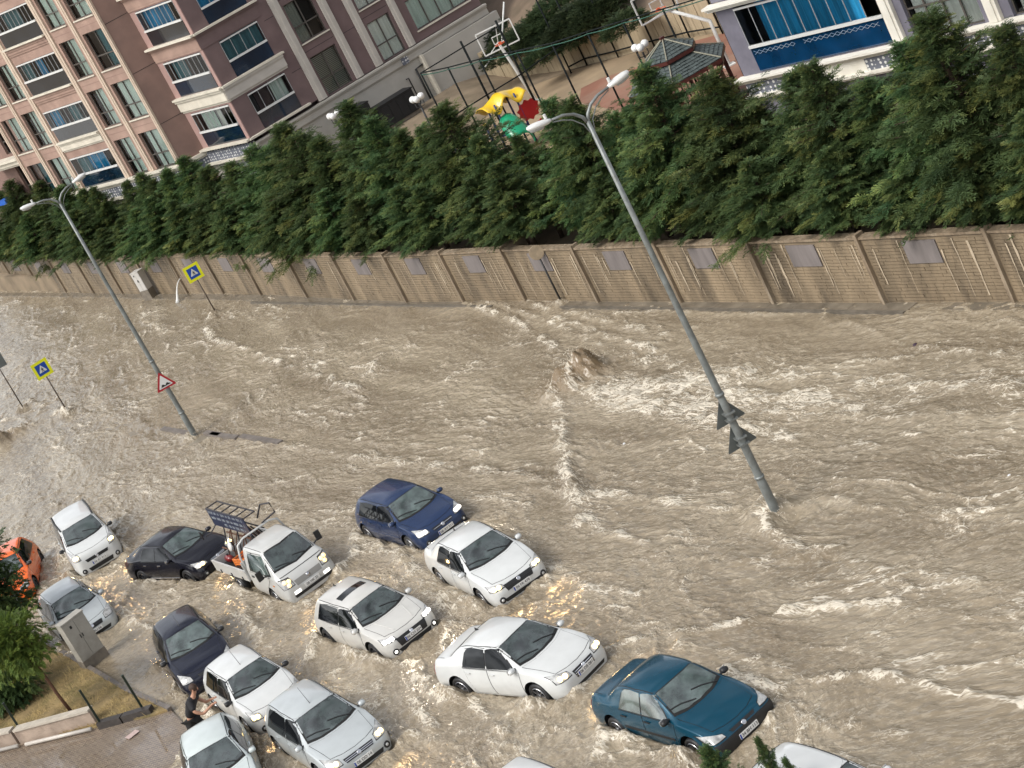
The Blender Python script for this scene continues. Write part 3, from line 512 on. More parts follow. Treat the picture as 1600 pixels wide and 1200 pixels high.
# dry grass: many thin blades
r_ = np.random.default_rng(9); gx = r_.uniform(-19.5, -11.6, 60000); gy = r_.uniform(48.8, 61, 60000)
def inside(px, py, poly):
    res = np.zeros(len(px), bool); n = len(poly)
    for i in range(n):
        x1, y1 = poly[i]; x2, y2 = poly[(i + 1) % n]; c = ((y1 > py) != (y2 > py)) & (px < (x2 - x1) * (py - y1) / (y2 - y1 + 1e-9) + x1); res ^= c
    return res
ok = inside(gx, gy, VERGE) & (pnoise(gx * 1.3, gy * 1.3, 3) + r_.normal(0, .25, 60000) > -.12); gx, gy = gx[ok], gy[ok]; n = len(gx)
az = r_.normal(2.6, .7, n); ln = r_.uniform(.08, .22, n); el = r_.uniform(.12, .8, n); wv = .009
tx, ty, tz = np.cos(az) * np.cos(el) * ln, np.sin(az) * np.cos(el) * ln, np.sin(el) * ln
Vg = np.stack([np.stack([gx - np.sin(az) * wv, gy + np.cos(az) * wv, np.full(n, .095)], 1), np.stack([gx + np.sin(az) * wv, gy - np.cos(az) * wv, np.full(n, .095)], 1), np.stack([gx + tx, gy + ty, .1 + tz], 1)], 1).reshape(-1, 3)
o = np_mesh('dry_grass', Vg, np.arange(3 * n).reshape(-1, 3), M_STRAW if 'M_STRAW' in globals() else mat('straw', (.36, .26, .11), .8, var=.45, vscale=1.6, stain=(.12, .12, .04), stain_amt=.8)); o['kind'] = 'stuff'; tag(o, 'dry yellow grass covering the verge around the young tree', 'grass')
M_KERB = mat('kerb_stone', (.15, .13, .115), .5, var=.25, vscale=4, bump=.3, bscale=30)
kb = empty('kerb', (*VERGE[2], 0), 0); kb['kind'] = 'structure'
kp = [Vector(p) for p in VERGE[1:6]]
for a, b in zip(kp[:-1], kp[1:]):
    L_ = (b - a).length; k = max(1, round(L_ / .7)); u = (b - a).normalized(); ang = math.atan2(u.y, u.x)
    for i in range(k):
        c = a + (b - a) * ((i + .5) / k) - kp[1]; mb = MB(); mb.box((c.x, c.y, .0), (L_ / k - .015, .13, .27), 0, ident_M(ang)); mb.build('kerb_stone', M_KERB, kb)
# paved driveway sloping into the flood
M_PAVER = bpy.data.materials.new('wet_pavers'); M_PAVER.use_nodes = True; nt = M_PAVER.node_tree; b_ = nt.nodes['Principled BSDF']
tcn = nt.nodes.new('ShaderNodeTexCoord'); mpn = nt.nodes.new('ShaderNodeMapping'); mpn.inputs['Rotation'].default_value = (0, 0, R(24)); br = nt.nodes.new('ShaderNodeTexBrick'); br.inputs['Scale'].default_value = 1; br.inputs['Brick Width'].default_value = .2; br.inputs['Row Height'].default_value = .1; br.inputs['Mortar Size'].default_value = .009
br.inputs['Color1'].default_value = (.12, .09, .07, 1); br.inputs['Color2'].default_value = (.17, .13, .10, 1); br.inputs['Mortar'].default_value = (.30, .24, .17, 1)
nt.links.new(tcn.outputs['Object'], mpn.inputs[0]); nt.links.new(mpn.outputs[0], br.inputs['Vector']); nt.links.new(br.outputs['Color'], b_.inputs['Base Color'])
nn = nt.nodes.new('ShaderNodeTexNoise'); nn.inputs['Scale'].default_value = 1.1; nn.inputs['Detail'].default_value = 5; nt.links.new(tcn.outputs['Object'], nn.inputs['Vector'])
mr = nt.nodes.new('ShaderNodeMapRange'); mr.inputs['From Min'].default_value = .4; mr.inputs['From Max'].default_value = .6; mr.inputs['To Min'].default_value = .04; mr.inputs['To Max'].default_value = .4; nt.links.new(nn.outputs['Fac'], mr.inputs['Value']); nt.links.new(mr.outputs[0], b_.inputs['Roughness'])
bpn = nt.nodes.new('ShaderNodeBump'); bpn.inputs['Distance'].default_value = .01; bpn.inputs['Strength'].default_value = .7; nt.links.new(br.outputs['Fac'], bpn.inputs['Height']); bpn.invert = True; nt.links.new(bpn.outputs[0], b_.inputs['Normal'])
D0 = [ground_pt(-160, 1180), ground_pt(-20, 1160), ground_pt(150, 1128), ground_pt(262, 1105)]; D1 = [ground_pt(-160, 1420), ground_pt(40, 1420), ground_pt(200, 1320), ground_pt(330, 1175)]
mb = MB(); nD = 14
vs_ = []
for j in range(nD + 1):
    for i in range(4):
        a, b = D0[i], D1[i]; t = j / nD; vs_.append((a[0] + (b[0] - a[0]) * t, a[1] + (b[1] - a[1]) * t, (.085, .085, .075, .055)[i] - (.0, .01, .035, .075)[i] * t))
mb.add(vs_, [(j * 4 + i, j * 4 + i + 1, (j + 1) * 4 + i + 1, (j + 1) * 4 + i) for j in range(nD) for i in range(3)]); o = mb.build('driveway', M_PAVER, None, True); o['kind'] = 'structure'
mb = MB(); px, py = ground_pt(207, 1148, .075); mb.box((px, py, .085), (.34, .26, .012), 0, ident_M(R(30))); tag(mb.build('drain_cover', mat('pinkish_concrete_patch', (.45, .34, .31), .6, var=.15, vscale=20)), 'small pinkish square tile lying on the wet driveway', 'tile')
# low rendered wall with pipe, pieces from left to right
M_REND = mat('peeling_render', (.36, .28, .22), .8, var=.2, vscale=2, bump=.4, bscale=20, stain=(.11, .07, .05), stain_amt=.85); M_COPE = mat('light_coping', (.46, .41, .34), .7, var=.15, vscale=5); M_PIPE = mat('white_pipe', (.50, .46, .41), .35, var=.1, vscale=4); M_DARKST = mat('dark_granite', (.045, .038, .034), .45, var=.3, vscale=10, bump=.3, bscale=40)
lw = empty('low_wall', (*ground_pt(150, 1135), 0), 0, 'low rendered wall with peeling paint and a white pipe along the verge', 'wall'); o0 = Vector(ground_pt(150, 1135))
def seg(name, pa, pb, w_, h0, h1, m_, off=0, par=lw):
    a, b = Vector(ground_pt(*pa)) - o0, Vector(ground_pt(*pb)) - o0; u = (b - a).normalized(); nrm = Vector((u.y, -u.x)); c = (a + b) / 2 + nrm * off; mb = MB(); mb.box((c.x, c.y, (h0 + h1) / 2), ((b - a).length, w_, h1 - h0), 0, ident_M(math.atan2(u.y, u.x))); return mb.build(name, m_, par)
seg('wall_block', (-160, 1207), (34, 1164), .2, -.1, .5, M_REND); seg('wall_block', (38, 1163), (156, 1132), .2, -.1, .5, M_REND)
seg('coping', (-160, 1207), (33, 1164), .27, .502, .56, M_COPE); seg('coping', (39, 1163), (156, 1132), .27, .502, .56, M_COPE)
seg('granite_block', (160, 1140), (196, 1130), .22, 0, .26, M_DARKST); seg('granite_block', (198, 1129), (242, 1116), .22, 0, .26, M_DARKST)
for pa, pb in (((-160, 1218), (34, 1172)), ((46, 1170), (148, 1146))):
    a, b = Vector(ground_pt(*pa)) - o0, Vector(ground_pt(*pb)) - o0; u = (b - a).normalized(); nrm = Vector((u.y, -u.x)); mb = MB(); mb.tube([(a.x + nrm.x * .02, a.y + nrm.y * .02, .17), (b.x + nrm.x * .02, b.y + nrm.y * .02, .17)], .055, 10); mb.build('white_pipe', M_PIPE, lw, True)
M_GPOST = mat('green_black_post', (.012, .022, .014), .4)
for (u_, v_), lab in (((40, 1153), 'leftmost'), ((160, 1135), 'middle'), ((226, 1112), 'rightmost')):
    x, y = ground_pt(u_, v_, .1); mb = MB(); mb.box((0, 0, .62), (.06, .06, 1.15)); mb.box((0, 0, 1.2), (.07, .07, .02)); o = mb.build('fence_post', M_GPOST); o.location = (x, y, .1); o.rotation_euler = (0, 0, R(25)); tag(o, '%s of the three bare dark green posts beside the low wall' % lab, 'post', 'bare posts of a missing fence')
# brick paved median only just under water shows as a pale shoal
mb = MB(); mp_ = [ground_pt(108, 646), ground_pt(200, 655), ground_pt(330, 683), ground_pt(450, 698), ground_pt(330, 700), ground_pt(230, 690), ground_pt(130, 662)]
mb.poly(mp_, -.3, .004); o = mb.build('median', mat('flooded_median', (.22, .19, .145), .3, var=.15, vscale=1.5, bump=.5, bscale=6)); o['kind'] = 'structure'
mb = MB()
for pa, pb in (((322, 678), (345, 682)), ((330, 681), (372, 686)), ((378, 684), (440, 694)), ((255, 672), (300, 680))):
    a, b = Vector(ground_pt(*pa)), Vector(ground_pt(*pb)); u = (b - a).normalized(); c = (a + b) / 2; mb.box((c.x, c.y, .03), ((b - a).length, .22, .16), 0, ident_M(math.atan2(u.y, u.x)))
o = mb.build('kerb', M_KERB); o['kind'] = 'structure'
# bits of litter afloat
for (u_, v_), sz, colr, lab in (((1431, 541), .08, (.03, .01, .03), 'small dark purple scrap floating on the flood near the wall'), ((976, 695), .05, (.6, .6, .6), 'tiny white scrap floating on the flood below the fountain'), ((1578, 745), .05, (.6, .6, .62), 'tiny white scrap floating near the right picture edge')):
    x, y = ground_pt(u_, v_); mb = MB(); mb.lathe([(.001, 0), (sz, .0), (sz * .8, sz * .5), (sz * .2, sz * .8), (.001, sz * .6)], (0, 0, 0), 7, 0, Matrix.Rotation(.5, 3, 'X')); o = mb.build('litter', mat('litter', colr, .6)); o.location = (x, y, .02); tag(o, lab, 'litter')
# ------------------------------------------------------------------ vehicles
def paint(name, col, metal=0, rough=.28):
    dark = max(col) < .2
    return mat(name, col, rough, metal, var=.05, vscale=2.5, coat=.35 if dark else .7, spec=.35 if dark else .5, bump=.03, bscale=240, stain=tuple(c * .82 + .012 for c in col), stain_amt=.5)
M_GLASS = mat('car_glass', (.055, .072, .070), .03, spec=.9, coat=1, var=.3, vscale=2.6, stain=(.006, .007, .008), stain_amt=.95)
M_GLASSL = mat('car_glass_clear', (.085, .115, .108), .03, spec=1, coat=1, var=.4, vscale=2.6, stain=(.015, .02, .02), stain_amt=.9)
M_TINT = mat('tinted_glass', (.006, .007, .008), .04, spec=.35)
M_BLACKP = mat('black_plastic', (.012, .012, .013), .5, var=.2, vscale=6)
M_GAP = mat('panel_gap', (.006, .006, .006), .8)
M_TYRE = mat('wet_tyre', (.013, .013, .014), .45, bump=.3, bscale=60)
M_RIM = mat('alloy_rim', (.45, .45, .46), .3, .9)
M_RIMD = mat('dark_rim', (.05, .05, .055), .35, .6)
M_CHROME = mat('chrome', (.6, .6, .62), .12, 1)
M_LAMPON = mat('headlight_lit', (.8, .6, .3), .2, emit=(1, .66, .24), es=1.7, coat=1)
M_LAMPW = mat('headlight_lit_white', (.8, .8, .8), .2, emit=(1, .95, .86), es=1.9, coat=1)
M_BULB = mat('lamp_bulb', (1, .9, .6), .2, emit=(1, .74, .30), es=3.2)
M_LAMPOFF = mat('headlight_lens', (.38, .38, .37), .06, spec=.8, coat=1, var=.45, vscale=9)
M_TAIL = mat('tail_light', (.25, .012, .012), .12, coat=1)
M_AMBER = mat('amber_lens', (.75, .25, .03), .15, coat=1)
M_REDL = mat('red_reflector', (.5, .03, .02), .2)
M_PLATE = mat('number_plate', (.72, .72, .70), .4); M_INK = mat('plate_ink', (.015, .015, .02), .6); M_EUB = mat('plate_blue_band', (.02, .06, .32), .5)
M_BADGE = mat('badge_chrome', (.55, .55, .57), .15, 1)

class Shell:
    """smooth car body shell: cage of half sections from rear to front, grown with subdivision, wheel arches cut out"""
    def __init__(s, st, wheels, wr, crease, mats, arch_y=.5):
        V = []; n = 14
        for x, zc, zt, wt_, wb_, zb, wm, zm, wl, zl, z0 in st:
            half = [(wt_ * .55, zc - (zc - zt) * .28), (wt_, zt), (wb_, zb), (wm, zm), (wl, zl), (wl * .93, z0)]
            V += [(x, 0, zc)] + [(x, y, z) for y, z in half] + [(x, 0, z0)] + [(x, -y, z) for y, z in half[::-1]]
        F = [(i * n + k, i * n + (k + 1) % n, (i + 1) * n + (k + 1) % n, (i + 1) * n + k) for i in range(len(st) - 1) for k in range(n)]
        m_ = len(st) - 1
        for base, flip in ((0, 1), (m_ * n, 0)):      # end caps as quad rows
            for a, b, c, d in ((0, 1, 13, None), (1, 2, 12, 13), (2, 3, 11, 12), (3, 4, 10, 11), (4, 5, 9, 10), (5, 6, 8, 9), (6, 7, 8, None)):
                f = [base + q for q in (a, b, c, d) if q is not None]
                F.append(tuple(f if not flip else f[::-1]))
        me = bpy.data.meshes.new('cage'); me.from_pydata(V, [], F)
        bm = bmesh.new(); bm.from_mesh(me); bm.verts.ensure_lookup_table()
        cl = bm.edges.layers.float.get('crease_edge') or bm.edges.layers.float.new('crease_edge')
        for e in bm.edges:
            a, b = sorted((e.verts[0].index, e.verts[1].index)); ka, kb = a % n, b % n
            if ka == kb: 
                if ka in (3, 11): e[cl] = .55
                elif ka in (2, 12): e[cl] = .35
                elif ka in (6, 8): e[cl] = .7
            elif a // n == b // n and a // n in crease: e[cl] = crease[a // n]
        bmesh.ops.recalc_face_normals(bm, faces=bm.faces); bm.to_mesh(me); bm.free()
        o = bpy.data.objects.new('cage', me); COL.objects.link(o)
        md = o.modifiers.new('s', 'SUBSURF'); md.levels = 3; md.render_levels = 3
        dg = bpy.context.evaluated_depsgraph_get(); ev = o.evaluated_get(dg); m2 = bpy.data.meshes.new_from_object(ev)
        bpy.data.objects.remove(o)
        bm = bmesh.new(); bm.from_mesh(m2); bm.normal_update(); s.bvh = BVHTree.FromBMesh(bm)
        # wheel arches: cut with a circle in side view, then a deep black liner
        bm.faces.ensure_lookup_table()
        kill = []
        for f in bm.faces:
            c = f.calc_center_median()
            for wx in wheels:
                if abs(c.y) > arch_y and (c.x - wx) ** 2 + (c.z - .31) ** 2 < (wr + .015) ** 2: kill.append(f); break
        bmesh.ops.delete(bm, geom=kill, context='FACES')
        # snap the ragged rim to the arch circle
        for e in [e for e in bm.edges if e.is_boundary]:
            for v in e.verts:
                for wx in wheels:
                    d = Vector((v.co.x - wx, v.co.z - .31)); l = d.length
                    if abs(v.co.y) > arch_y - .03 and l < wr + .16 and v.co.z > .2:
                        d *= (wr + .02) / l; v.co.x = wx + d.x; v.co.z = .31 + d.y
        m3 = bpy.data.meshes.new('body'); bm.to_mesh(m3); bm.free()
        m3.polygons.foreach_set('use_smooth', [True] * len(m3.polygons)); m3.materials.append(mats)
        s.mesh = m3; s.wr = wr; s.wheels = wheels
    def hit(s, axis, a, b, sgn=1):
        """axis y: side view, a=x b=z ; axis z: top view a=x b=y ; axis x: front view a=y b=z"""
        if axis == 'y': o, d = Vector((a, sgn * 3, b)), Vector((0, -sgn, 0))
        elif axis == 'z': o, d = Vector((a, b, 4)), Vector((0, 0, -1))
        else: o, d = Vector((sgn * 5, a, b)), Vector((-sgn, 0, 0))
        p, nrm, _, _ = s.bvh.ray_cast(o, d)
        if p is None: return None
        if nrm.dot(d) > 0: nrm = -nrm
        return p, nrm
    def patch(s, name, axis, bot, top, mat_, parent, off=.006, n=12, m=5, sgn=1, skirt=.02, bulge=0):
        """curved plate between two polylines laid on the shell"""
        def res(pl, k):
            pl = [Vector(p) for p in pl]; ls = [0]
            for a, b in zip(pl[:-1], pl[1:]): ls.append(ls[-1] + (b - a).length)
            out = []
            for i in range(k + 1):
                t = ls[-1] * i / k; j = 0
                while j < len(pl) - 2 and ls[j + 1] < t: j += 1
                q_ = (t - ls[j]) / max(ls[j + 1] - ls[j], 1e-6); out.append(pl[j].lerp(pl[j + 1], min(q_, 1)))
            return out
        B, T = res(bot, n), res(top, n); V = []; last = None; Nn = []
        for j in range(m + 1):
            for i in range(n + 1):
                q_ = B[i].lerp(T[i], j / m); h = s.hit(axis, q_.x, q_.y, sgn)
                if h is None: h = last or (Vector((0, 0, .8)), Vector((0, 0, 1)))
                last = h; bl = bulge * math.sin(math.pi * j / m) * math.sin(math.pi * i / n); V.append(h[0] + h[1] * (off + bl)); Nn.append(h[1])
        F = [(j * (n + 1) + i, j * (n + 1) + i + 1, (j + 1) * (n + 1) + i + 1, (j + 1) * (n + 1) + i) for j in range(m) for i in range(n)]
        nf = len(F); ring = [i for i in range(n + 1)] + [j * (n + 1) + n for j in range(1, m + 1)] + [m * (n + 1) + i for i in range(n - 1, -1, -1)] + [j * (n + 1) for j in range(m - 1, 0, -1)]
        b0 = len(V); V2 = [V[r_] for r_ in ring] + [V[r_] - Nn[r_] * (off + skirt) for r_ in ring]; k = len(ring)
        F += [(b0 + i, b0 + (i + 1) % k, b0 + k + (i + 1) % k, b0 + k + i) for i in range(k)]; V += V2
        me = bpy.data.meshes.new(name); me.from_pydata(V, [], F); me.polygons.foreach_set('use_smooth', [i < nf for i in range(len(F))])
        # consistent outward winding
        me.update(); p0 = me.polygons[nf // 2]; 
        if p0.normal.dot(Nn[len(Nn) // 2]) < 0: me.flip_normals()
        me.materials.append(mat_); o = bpy.data.objects.new(name, me); COL.objects.link(o); return parent_to(o, parent)
    def line(s, pts, axis, mat_, parent, name='trim', wdt=.012, off=.003, sgn=1, step=.08):
        """narrow strip laid on the shell along a polyline"""
        P = []; 
        for a, b in zip(pts[:-1], pts[1:]):
            a, b = Vector(a), Vector(b); k = max(1, int((b - a).length / step)); P += [a.lerp(b, i / k) for i in range(k)]
        P.append(Vector(pts[-1])); V = []; F = []
        H = [s.hit(axis, p.x, p.y, sgn) for p in P]; H = [h for h in H if h]
        for i, (p, nr) in enumerate(H):
            t = (H[min(i + 1, len(H) - 1)][0] - H[max(i - 1, 0)][0]); t = t.normalized() if t.length > 0 else Vector((1, 0, 0))
            sd = t.cross(nr).normalized() * wdt / 2; V += [p + nr * off + sd, p + nr * off - sd, p + nr * -.004 + sd * 1.2, p - nr * .004 - sd * 1.2]
        for i in range(len(H) - 1):
            a = 4 * i; F += [(a, a + 1, a + 5, a + 4), (a + 2, a, a + 4, a + 6), (a + 1, a + 3, a + 7, a + 5)]
        return mesh_obj(name, V, F, mat_, parent)

def wheel_mesh(wr, style, rim_mat):
    """tyre and rim; axle along y, outer face at -y"""
    My = Matrix.Rotation(R(90), 3, 'X'); t = MB()
    t.lathe([(wr * .66, .10), (wr * .86, .105), (wr * .97, .085), (wr, .04), (wr, -.04), (wr * .97, -.085), (wr * .86, -.105), (wr * .66, -.10)], (0, 0, 0), 28, 0, My)
    r_ = MB(); r_.lathe([(wr * .67, .095), (wr * .63, .10), (wr * .61, .03), (wr * .2, .015), (.001, .02)], (0, 0, 0), 28, 1, My)
    r_.lathe([(wr * .69, .097), (wr * .66, .108), (wr * .62, .10), (wr * .61, .06)], (0, 0, 0), 28, 0, My)
    ns = {0: 5, 1: 7, 2: 10}[style]
    for k in range(ns):
        a = 2 * math.pi * k / ns; wd = .055 if style == 0 else .035
        Mr = Matrix.Rotation(a, 3, 'Y'); c = Mr @ Vector((0, -.075, wr * .36)); r_.box(c, (wd, .035, wr * .52), 0, Mr, .8)
    r_.lathe([(.05, .095), (.045, .105), (.001, .105)], (0, 0, 0), 12, 0, My)
    return t, r_
WH = {}
def wheel_parts(key, wr, style, rim_mat, parent, x, side, steer=0):
    if key not in WH:
        t, r_ = wheel_mesh(wr, style, rim_mat)
        to = t.build('tyre', [M_TYRE], None, True); ro = r_.build('rim', [rim_mat, M_BLACKP], None, False)
        WH[key] = (to.data, ro.data); bpy.data.objects.remove(to); bpy.data.objects.remove(ro)
    e = bpy.data.objects.new('wheel', None); COL.objects.link(e); parent_to(e, parent); e.location = (x, side * .74, wr); e.rotation_euler = (0, 0, steer + (0 if side < 0 else math.pi)); e.empty_display_size = .2
    for nm, me in zip(('tyre', 'rim'), WH[key]):
        o = bpy.data.objects.new(nm, me); COL.objects.link(o); parent_to(o, e)

def plate_text(parent, loc, M3, txt):
    cu = bpy.data.curves.new('plate_text', 'FONT'); cu.body = txt; cu.size = .1; cu.align_x = 'CENTER'; cu.align_y = 'CENTER'; cu.extrude = .001
    to = bpy.data.objects.new('t', cu); COL.objects.link(to); dg = bpy.context.evaluated_depsgraph_get(); me = bpy.data.meshes.new_from_object(to.evaluated_get(dg)); bpy.data.objects.remove(to)
    me.materials.clear(); me.materials.append(M_INK); o = bpy.data.objects.new('plate_text', me); COL.objects.link(o); o.matrix_local = Matrix.Translation(loc) @ M3.to_4x4(); parent_to(o, parent); return o

def car(key, pos, head, label, cat='car', kind='hatch', col=None, P=None, **k):
    P = dict(dict(wb=2.58, fx=2.07, rx=-1.98, hw=.87, xc=1.04, yc=.68, zc=.95, xr=.32, yr=.545, zr=1.34, xq=-1.35, zq=1.36, xh=1.9, yh=.64, zh=.66, wr=.31, arch=.36, zbelt=.93, rake=.30), **(P or {}))
    root = empty(k.get('name', 'parked_car'), (pos[0], pos[1], pos[2]), R(head), label, cat, k.get('group', 'cars stranded in the flood'))
    fx, rx, hw, xc, yc, zc, xr, yr, zr, xq, zq, zb = (P[a] for a in ('fx', 'rx', 'hw', 'xc', 'yc', 'zc', 'xr', 'yr', 'zr', 'xq', 'zq', 'zbelt'))
    H = zr + .075; bx = P['wb'] / 2; hz_ = P['zh']
    sq = k.get('boxy', 0)
    front = [(xc + .02, zc + .015, zc - .01, yc + .03, hw - .06, zb - .02, hw, .62, hw - .02, .36, .2),
             ((xc + fx) / 2 - .03, zc - .055, zc - .095, yc + .02, hw - .075, zb - .10, hw - .005, .6, hw - .02, .36, .19),
             (fx - .33, hz_ + .155, hz_ + .115, yc - .03, hw - .095, hz_ + .06, hw - .03, .52, hw - .05, .34, .18),
             (fx - .13, hz_ + .075, hz_ + .05, yc - .10 + sq * .07, hw - .155 + sq * .09, hz_ - .01, hw - .09 + sq * .05, .48, hw - .10 + sq * .05, .32, .18),
             (fx - .02, hz_ - .05, hz_ - .07, yc - .18 + sq * .12, hw - .28 + sq * .16, hz_ - .12, hw - .20 + sq * .12, .44, hw - .22 + sq * .12, .30, .20),
             (fx, .46, .45, .40, .50 + sq * .15, .42, .54 + sq * .15, .39, .52 + sq * .15, .33, .26)]
    mid = [(xr - .02, H, zr - .01, yr + .035, hw - .075, zb, hw, .62, hw - .02, .36, .19), ((xr + xq) / 2, H + .035, zr + .02, yr + .04, hw - .075, zb + .015, hw, .62, hw - .02, .36, .19)]
    if kind == 'hatch' or kind == 'wagon' or kind == 'van':
        rear = [(rx, .5, .48, .45, .6, .46, .62, .42, .6, .34, .26), (rx + .04, .66, .63, .60, .70, .60, hw - .12, .5, hw - .13, .34, .22),
                (rx + .13, zb + .03, zb + .0, yr + .06, hw - .15, zb - .08, hw - .06, .6, hw - .07, .35, .2),
                (rx + (.30 if kind == 'hatch' else .18), (zb + zq) / 2 + .03, (zb + zq) / 2, yr + .055, hw - .12, zb - .02, hw - .03, .62, hw - .04, .36, .19),
                (xq - .10, zq + .03, zq - .01, yr, hw - .10, zb + .01, hw - .01, .62, hw - .03, .36, .19), (xq + .22, H + .02, zr + .01, yr + .035, hw - .085, zb + .02, hw, .62, hw - .02, .36, .19)]
        cre = {5: .25}
    else:
        td = k.get('deck', 1.03)
        rear = [(rx, .52, .50, .45, .58, .47, .60, .42, .58, .34, .26), (rx + .05, .78, .74, .60, .70, .66, hw - .12, .5, hw - .13, .34, .22),
                (rx + .12, td - .02, td - .05, yc - .05, hw - .16, zb - .08, hw - .06, .6, hw - .07, .35, .2),
                (rx + .42, td + .02, td - .01, yc - .02, hw - .11, zb - .03, hw - .02, .62, hw - .03, .36, .19),
                (xq - k.get('rg', .48), td + .045, td + .01, yc - .03, hw - .085, zb, hw - .01, .62, hw - .02, .36, .19),
                (xq, zq + .035, zq, yr + .01, hw - .085, zb + .01, hw, .62, hw - .02, .36, .19)]
        cre = {4: .35}
    st = rear + mid[::-1] + front
    nr = len(rear); cre[nr + 1] = .30; cre[nr + 2] = .45; cre[nr + 4] = .3
    cre[nr + 2] = .5
    body_m = k.get('mat') or paint('paint', col)
    sh = Shell(st, (-bx, bx), P['arch'], cre, body_m)
    b = bpy.data.objects.new('body', sh.mesh); COL.objects.link(b); parent_to(b, root)
    # arch liners
    for wx in (-bx, bx):
        for sg in (-1, 1):
            mb = MB(); nA = 18; rr = P['arch'] + .018; y0, y1 = sg * (hw - .045), sg * .45
            vs_ = [(wx + rr * math.cos(R(-30 + 240 * i / nA)), y, .31 + rr * math.sin(R(-30 + 240 * i / nA))) for y in (y0, y1) for i in range(nA + 1)] + [(wx, y1, .25)]
            fs_ = [(i, i + 1, nA + 2 + i, nA + 1 + i) for i in range(nA)] + [(nA + 1 + i, nA + 2 + i, 2 * nA + 2) for i in range(nA)]
            mb.add(vs_, fs_); mb.build('wheel_arch', M_GAP, root)
    tr = M_BLACKP
    glass = k.get('glass', M_GLASS); side_g = k.get('side_glass', M_TINT)
    # windscreen with black surround
    def ws(e, nm, m_, off, sk=.015):
        y0, y1 = yc + e - .035, yr + e - .03; x0, x1 = xc + e * 1.1 + .0, xr - e * .6 + .03
        bot = [(x0 - .10, -y0), (x0 + .02, -y0 * .5), (x0 + .045, 0), (x0 + .02, y0 * .5), (x0 - .10, y0)]; top = [(x1 - .03, -y1), (x1 + .02, -y1 * .5), (x1 + .03, 0), (x1 + .02, y1 * .5), (x1 - .03, y1)]
        return sh.patch(nm, 'z', bot, top, m_, root, off, 14, 6, 1, sk)
    ws(.035, 'windscreen_surround', M_GAP, .003); wsn = ws(-.012, 'windscreen', glass, .008)
    # wipers
    for sg, yy in ((1, .42), (1, -.18)):
        sh.line([(xc - .02, yy + .1), (xc - .14, yy - .30 * .6 + .0), (xc - .20, yy - .42)], 'z', M_BLACKP, root, 'wiper', .022, .022)
    # side windows and doors
    zt_ = zr - .035; zb_ = zb + .005; xa = xc - .20; xe = P.get('xe', xq - .05 if kind != 'sedan' else xq + .02)
    door_x = P.get('dx', (bx - .40, -.10 - (.08 if kind != 'sedan' else 0), -bx + .40))
    for sg in (-1, 1):
        for (a0, a1, t0, t1, nm) in ((door_x[1] + .02, xa, door_x[1] + .02 + .0, xr + .02, 'front_window'), (xe + .02, door_x[1] - .02, xe + .18, door_x[1] - .02, 'rear_window')):
            e = .028
            sh.patch('window_surround', 'y', [(a0 - e, zb_ - e), (a1 + e * 1.6, zb_ - e)], [(t0 - e * .6, zt_ + e * .7 - (.04 if nm[0] == 'r' else 0)), ((t0 + t1) / 2, zt_ + e), (t1 + e, zt_ + e * .6)], tr, root, .002, 10, 4, sg, .01)
            sh.patch('side_window', 'y', [(a0, zb_), (a0 + .03, zb_ - .004), (a1, zb_)], [(t0, zt_ - (.06 if nm[0] == 'r' else .02)), (t0 + .08, zt_ - (.012 if nm[0] == 'r' else .0)), ((t0 + t1) / 2, zt_ + .008), (t1, zt_ - .01)], side_g, root, .007, 12, 4, sg, .012)
        if kind in ('wagon', 'van') and P.get('quarter', True):
            sh.patch('quarter_window', 'y', [(rx + .30, zb_ + .02), (xe - .05, zb_)], [(rx + .36, zt_ - .09), (xe + .10, zt_ - .03)], side_g, root, .007, 6, 3, sg, .012)
        # doors: thin gap plate with the skin just proud of it
        for (d0, d1, nm) in ((door_x[1] + .012, door_x[0], 'front_door'), (door_x[2], door_x[1] - .012, 'rear_door')):
            g_ = .011; zs = .27; zu = zb - .035
            cut = 0 if nm[0] == 'f' else .16
            bot = [(d0 + cut, zs), (d1, zs)]; top = [(d0, zu), (d1 + (.06 if nm[0] == 'f' else 0), zu)]
            sh.patch('door_gap', 'y', [(bot[0][0] - g_, zs - g_), (bot[1][0] + g_, zs - g_)], [(top[0][0] - g_, zu + g_ * .5), (top[1][0] + g_, zu + g_ * .5)], M_GAP, root, .0025, 8, 6, sg, .004)
            d_ = sh.patch('door', 'y', bot, top, body_m, root, .0055, 10, 8, sg, .006)
            hx = d0 + .14; h_ = sh.hit('y', hx, zb - .13, sg)
            if h_:
                mb = MB(); mb.box(h_[0] + h_[1] * .025, (.17, .02, .028), 0, None); mb.box(h_[0] + h_[1] * .012 + Vector((.07, 0, 0)), (.02, .03, .02)); mb.box(h_[0] + h_[1] * .012 - Vector((.07, 0, 0)), (.02, .03, .02))
                mb.build('handle', k.get('handle', body_m), d_)
        if k.get('strip'): sh.line([(door_x[2] + .05, k['strip']), (door_x[0] - .03, k['strip'])], 'y', k.get('strip_mat', M_BLACKP), root, 'side_moulding', .06, .014, sg)
        if k.get('chrome_sill'): sh.line([(door_x[2] + .1, .35), (door_x[0] - .05, .35)], 'y', M_CHROME, root, 'sill_trim', .035, .012, sg)
        # mirrors
        h_ = sh.hit('y', xa + .02, zb + .03, sg)
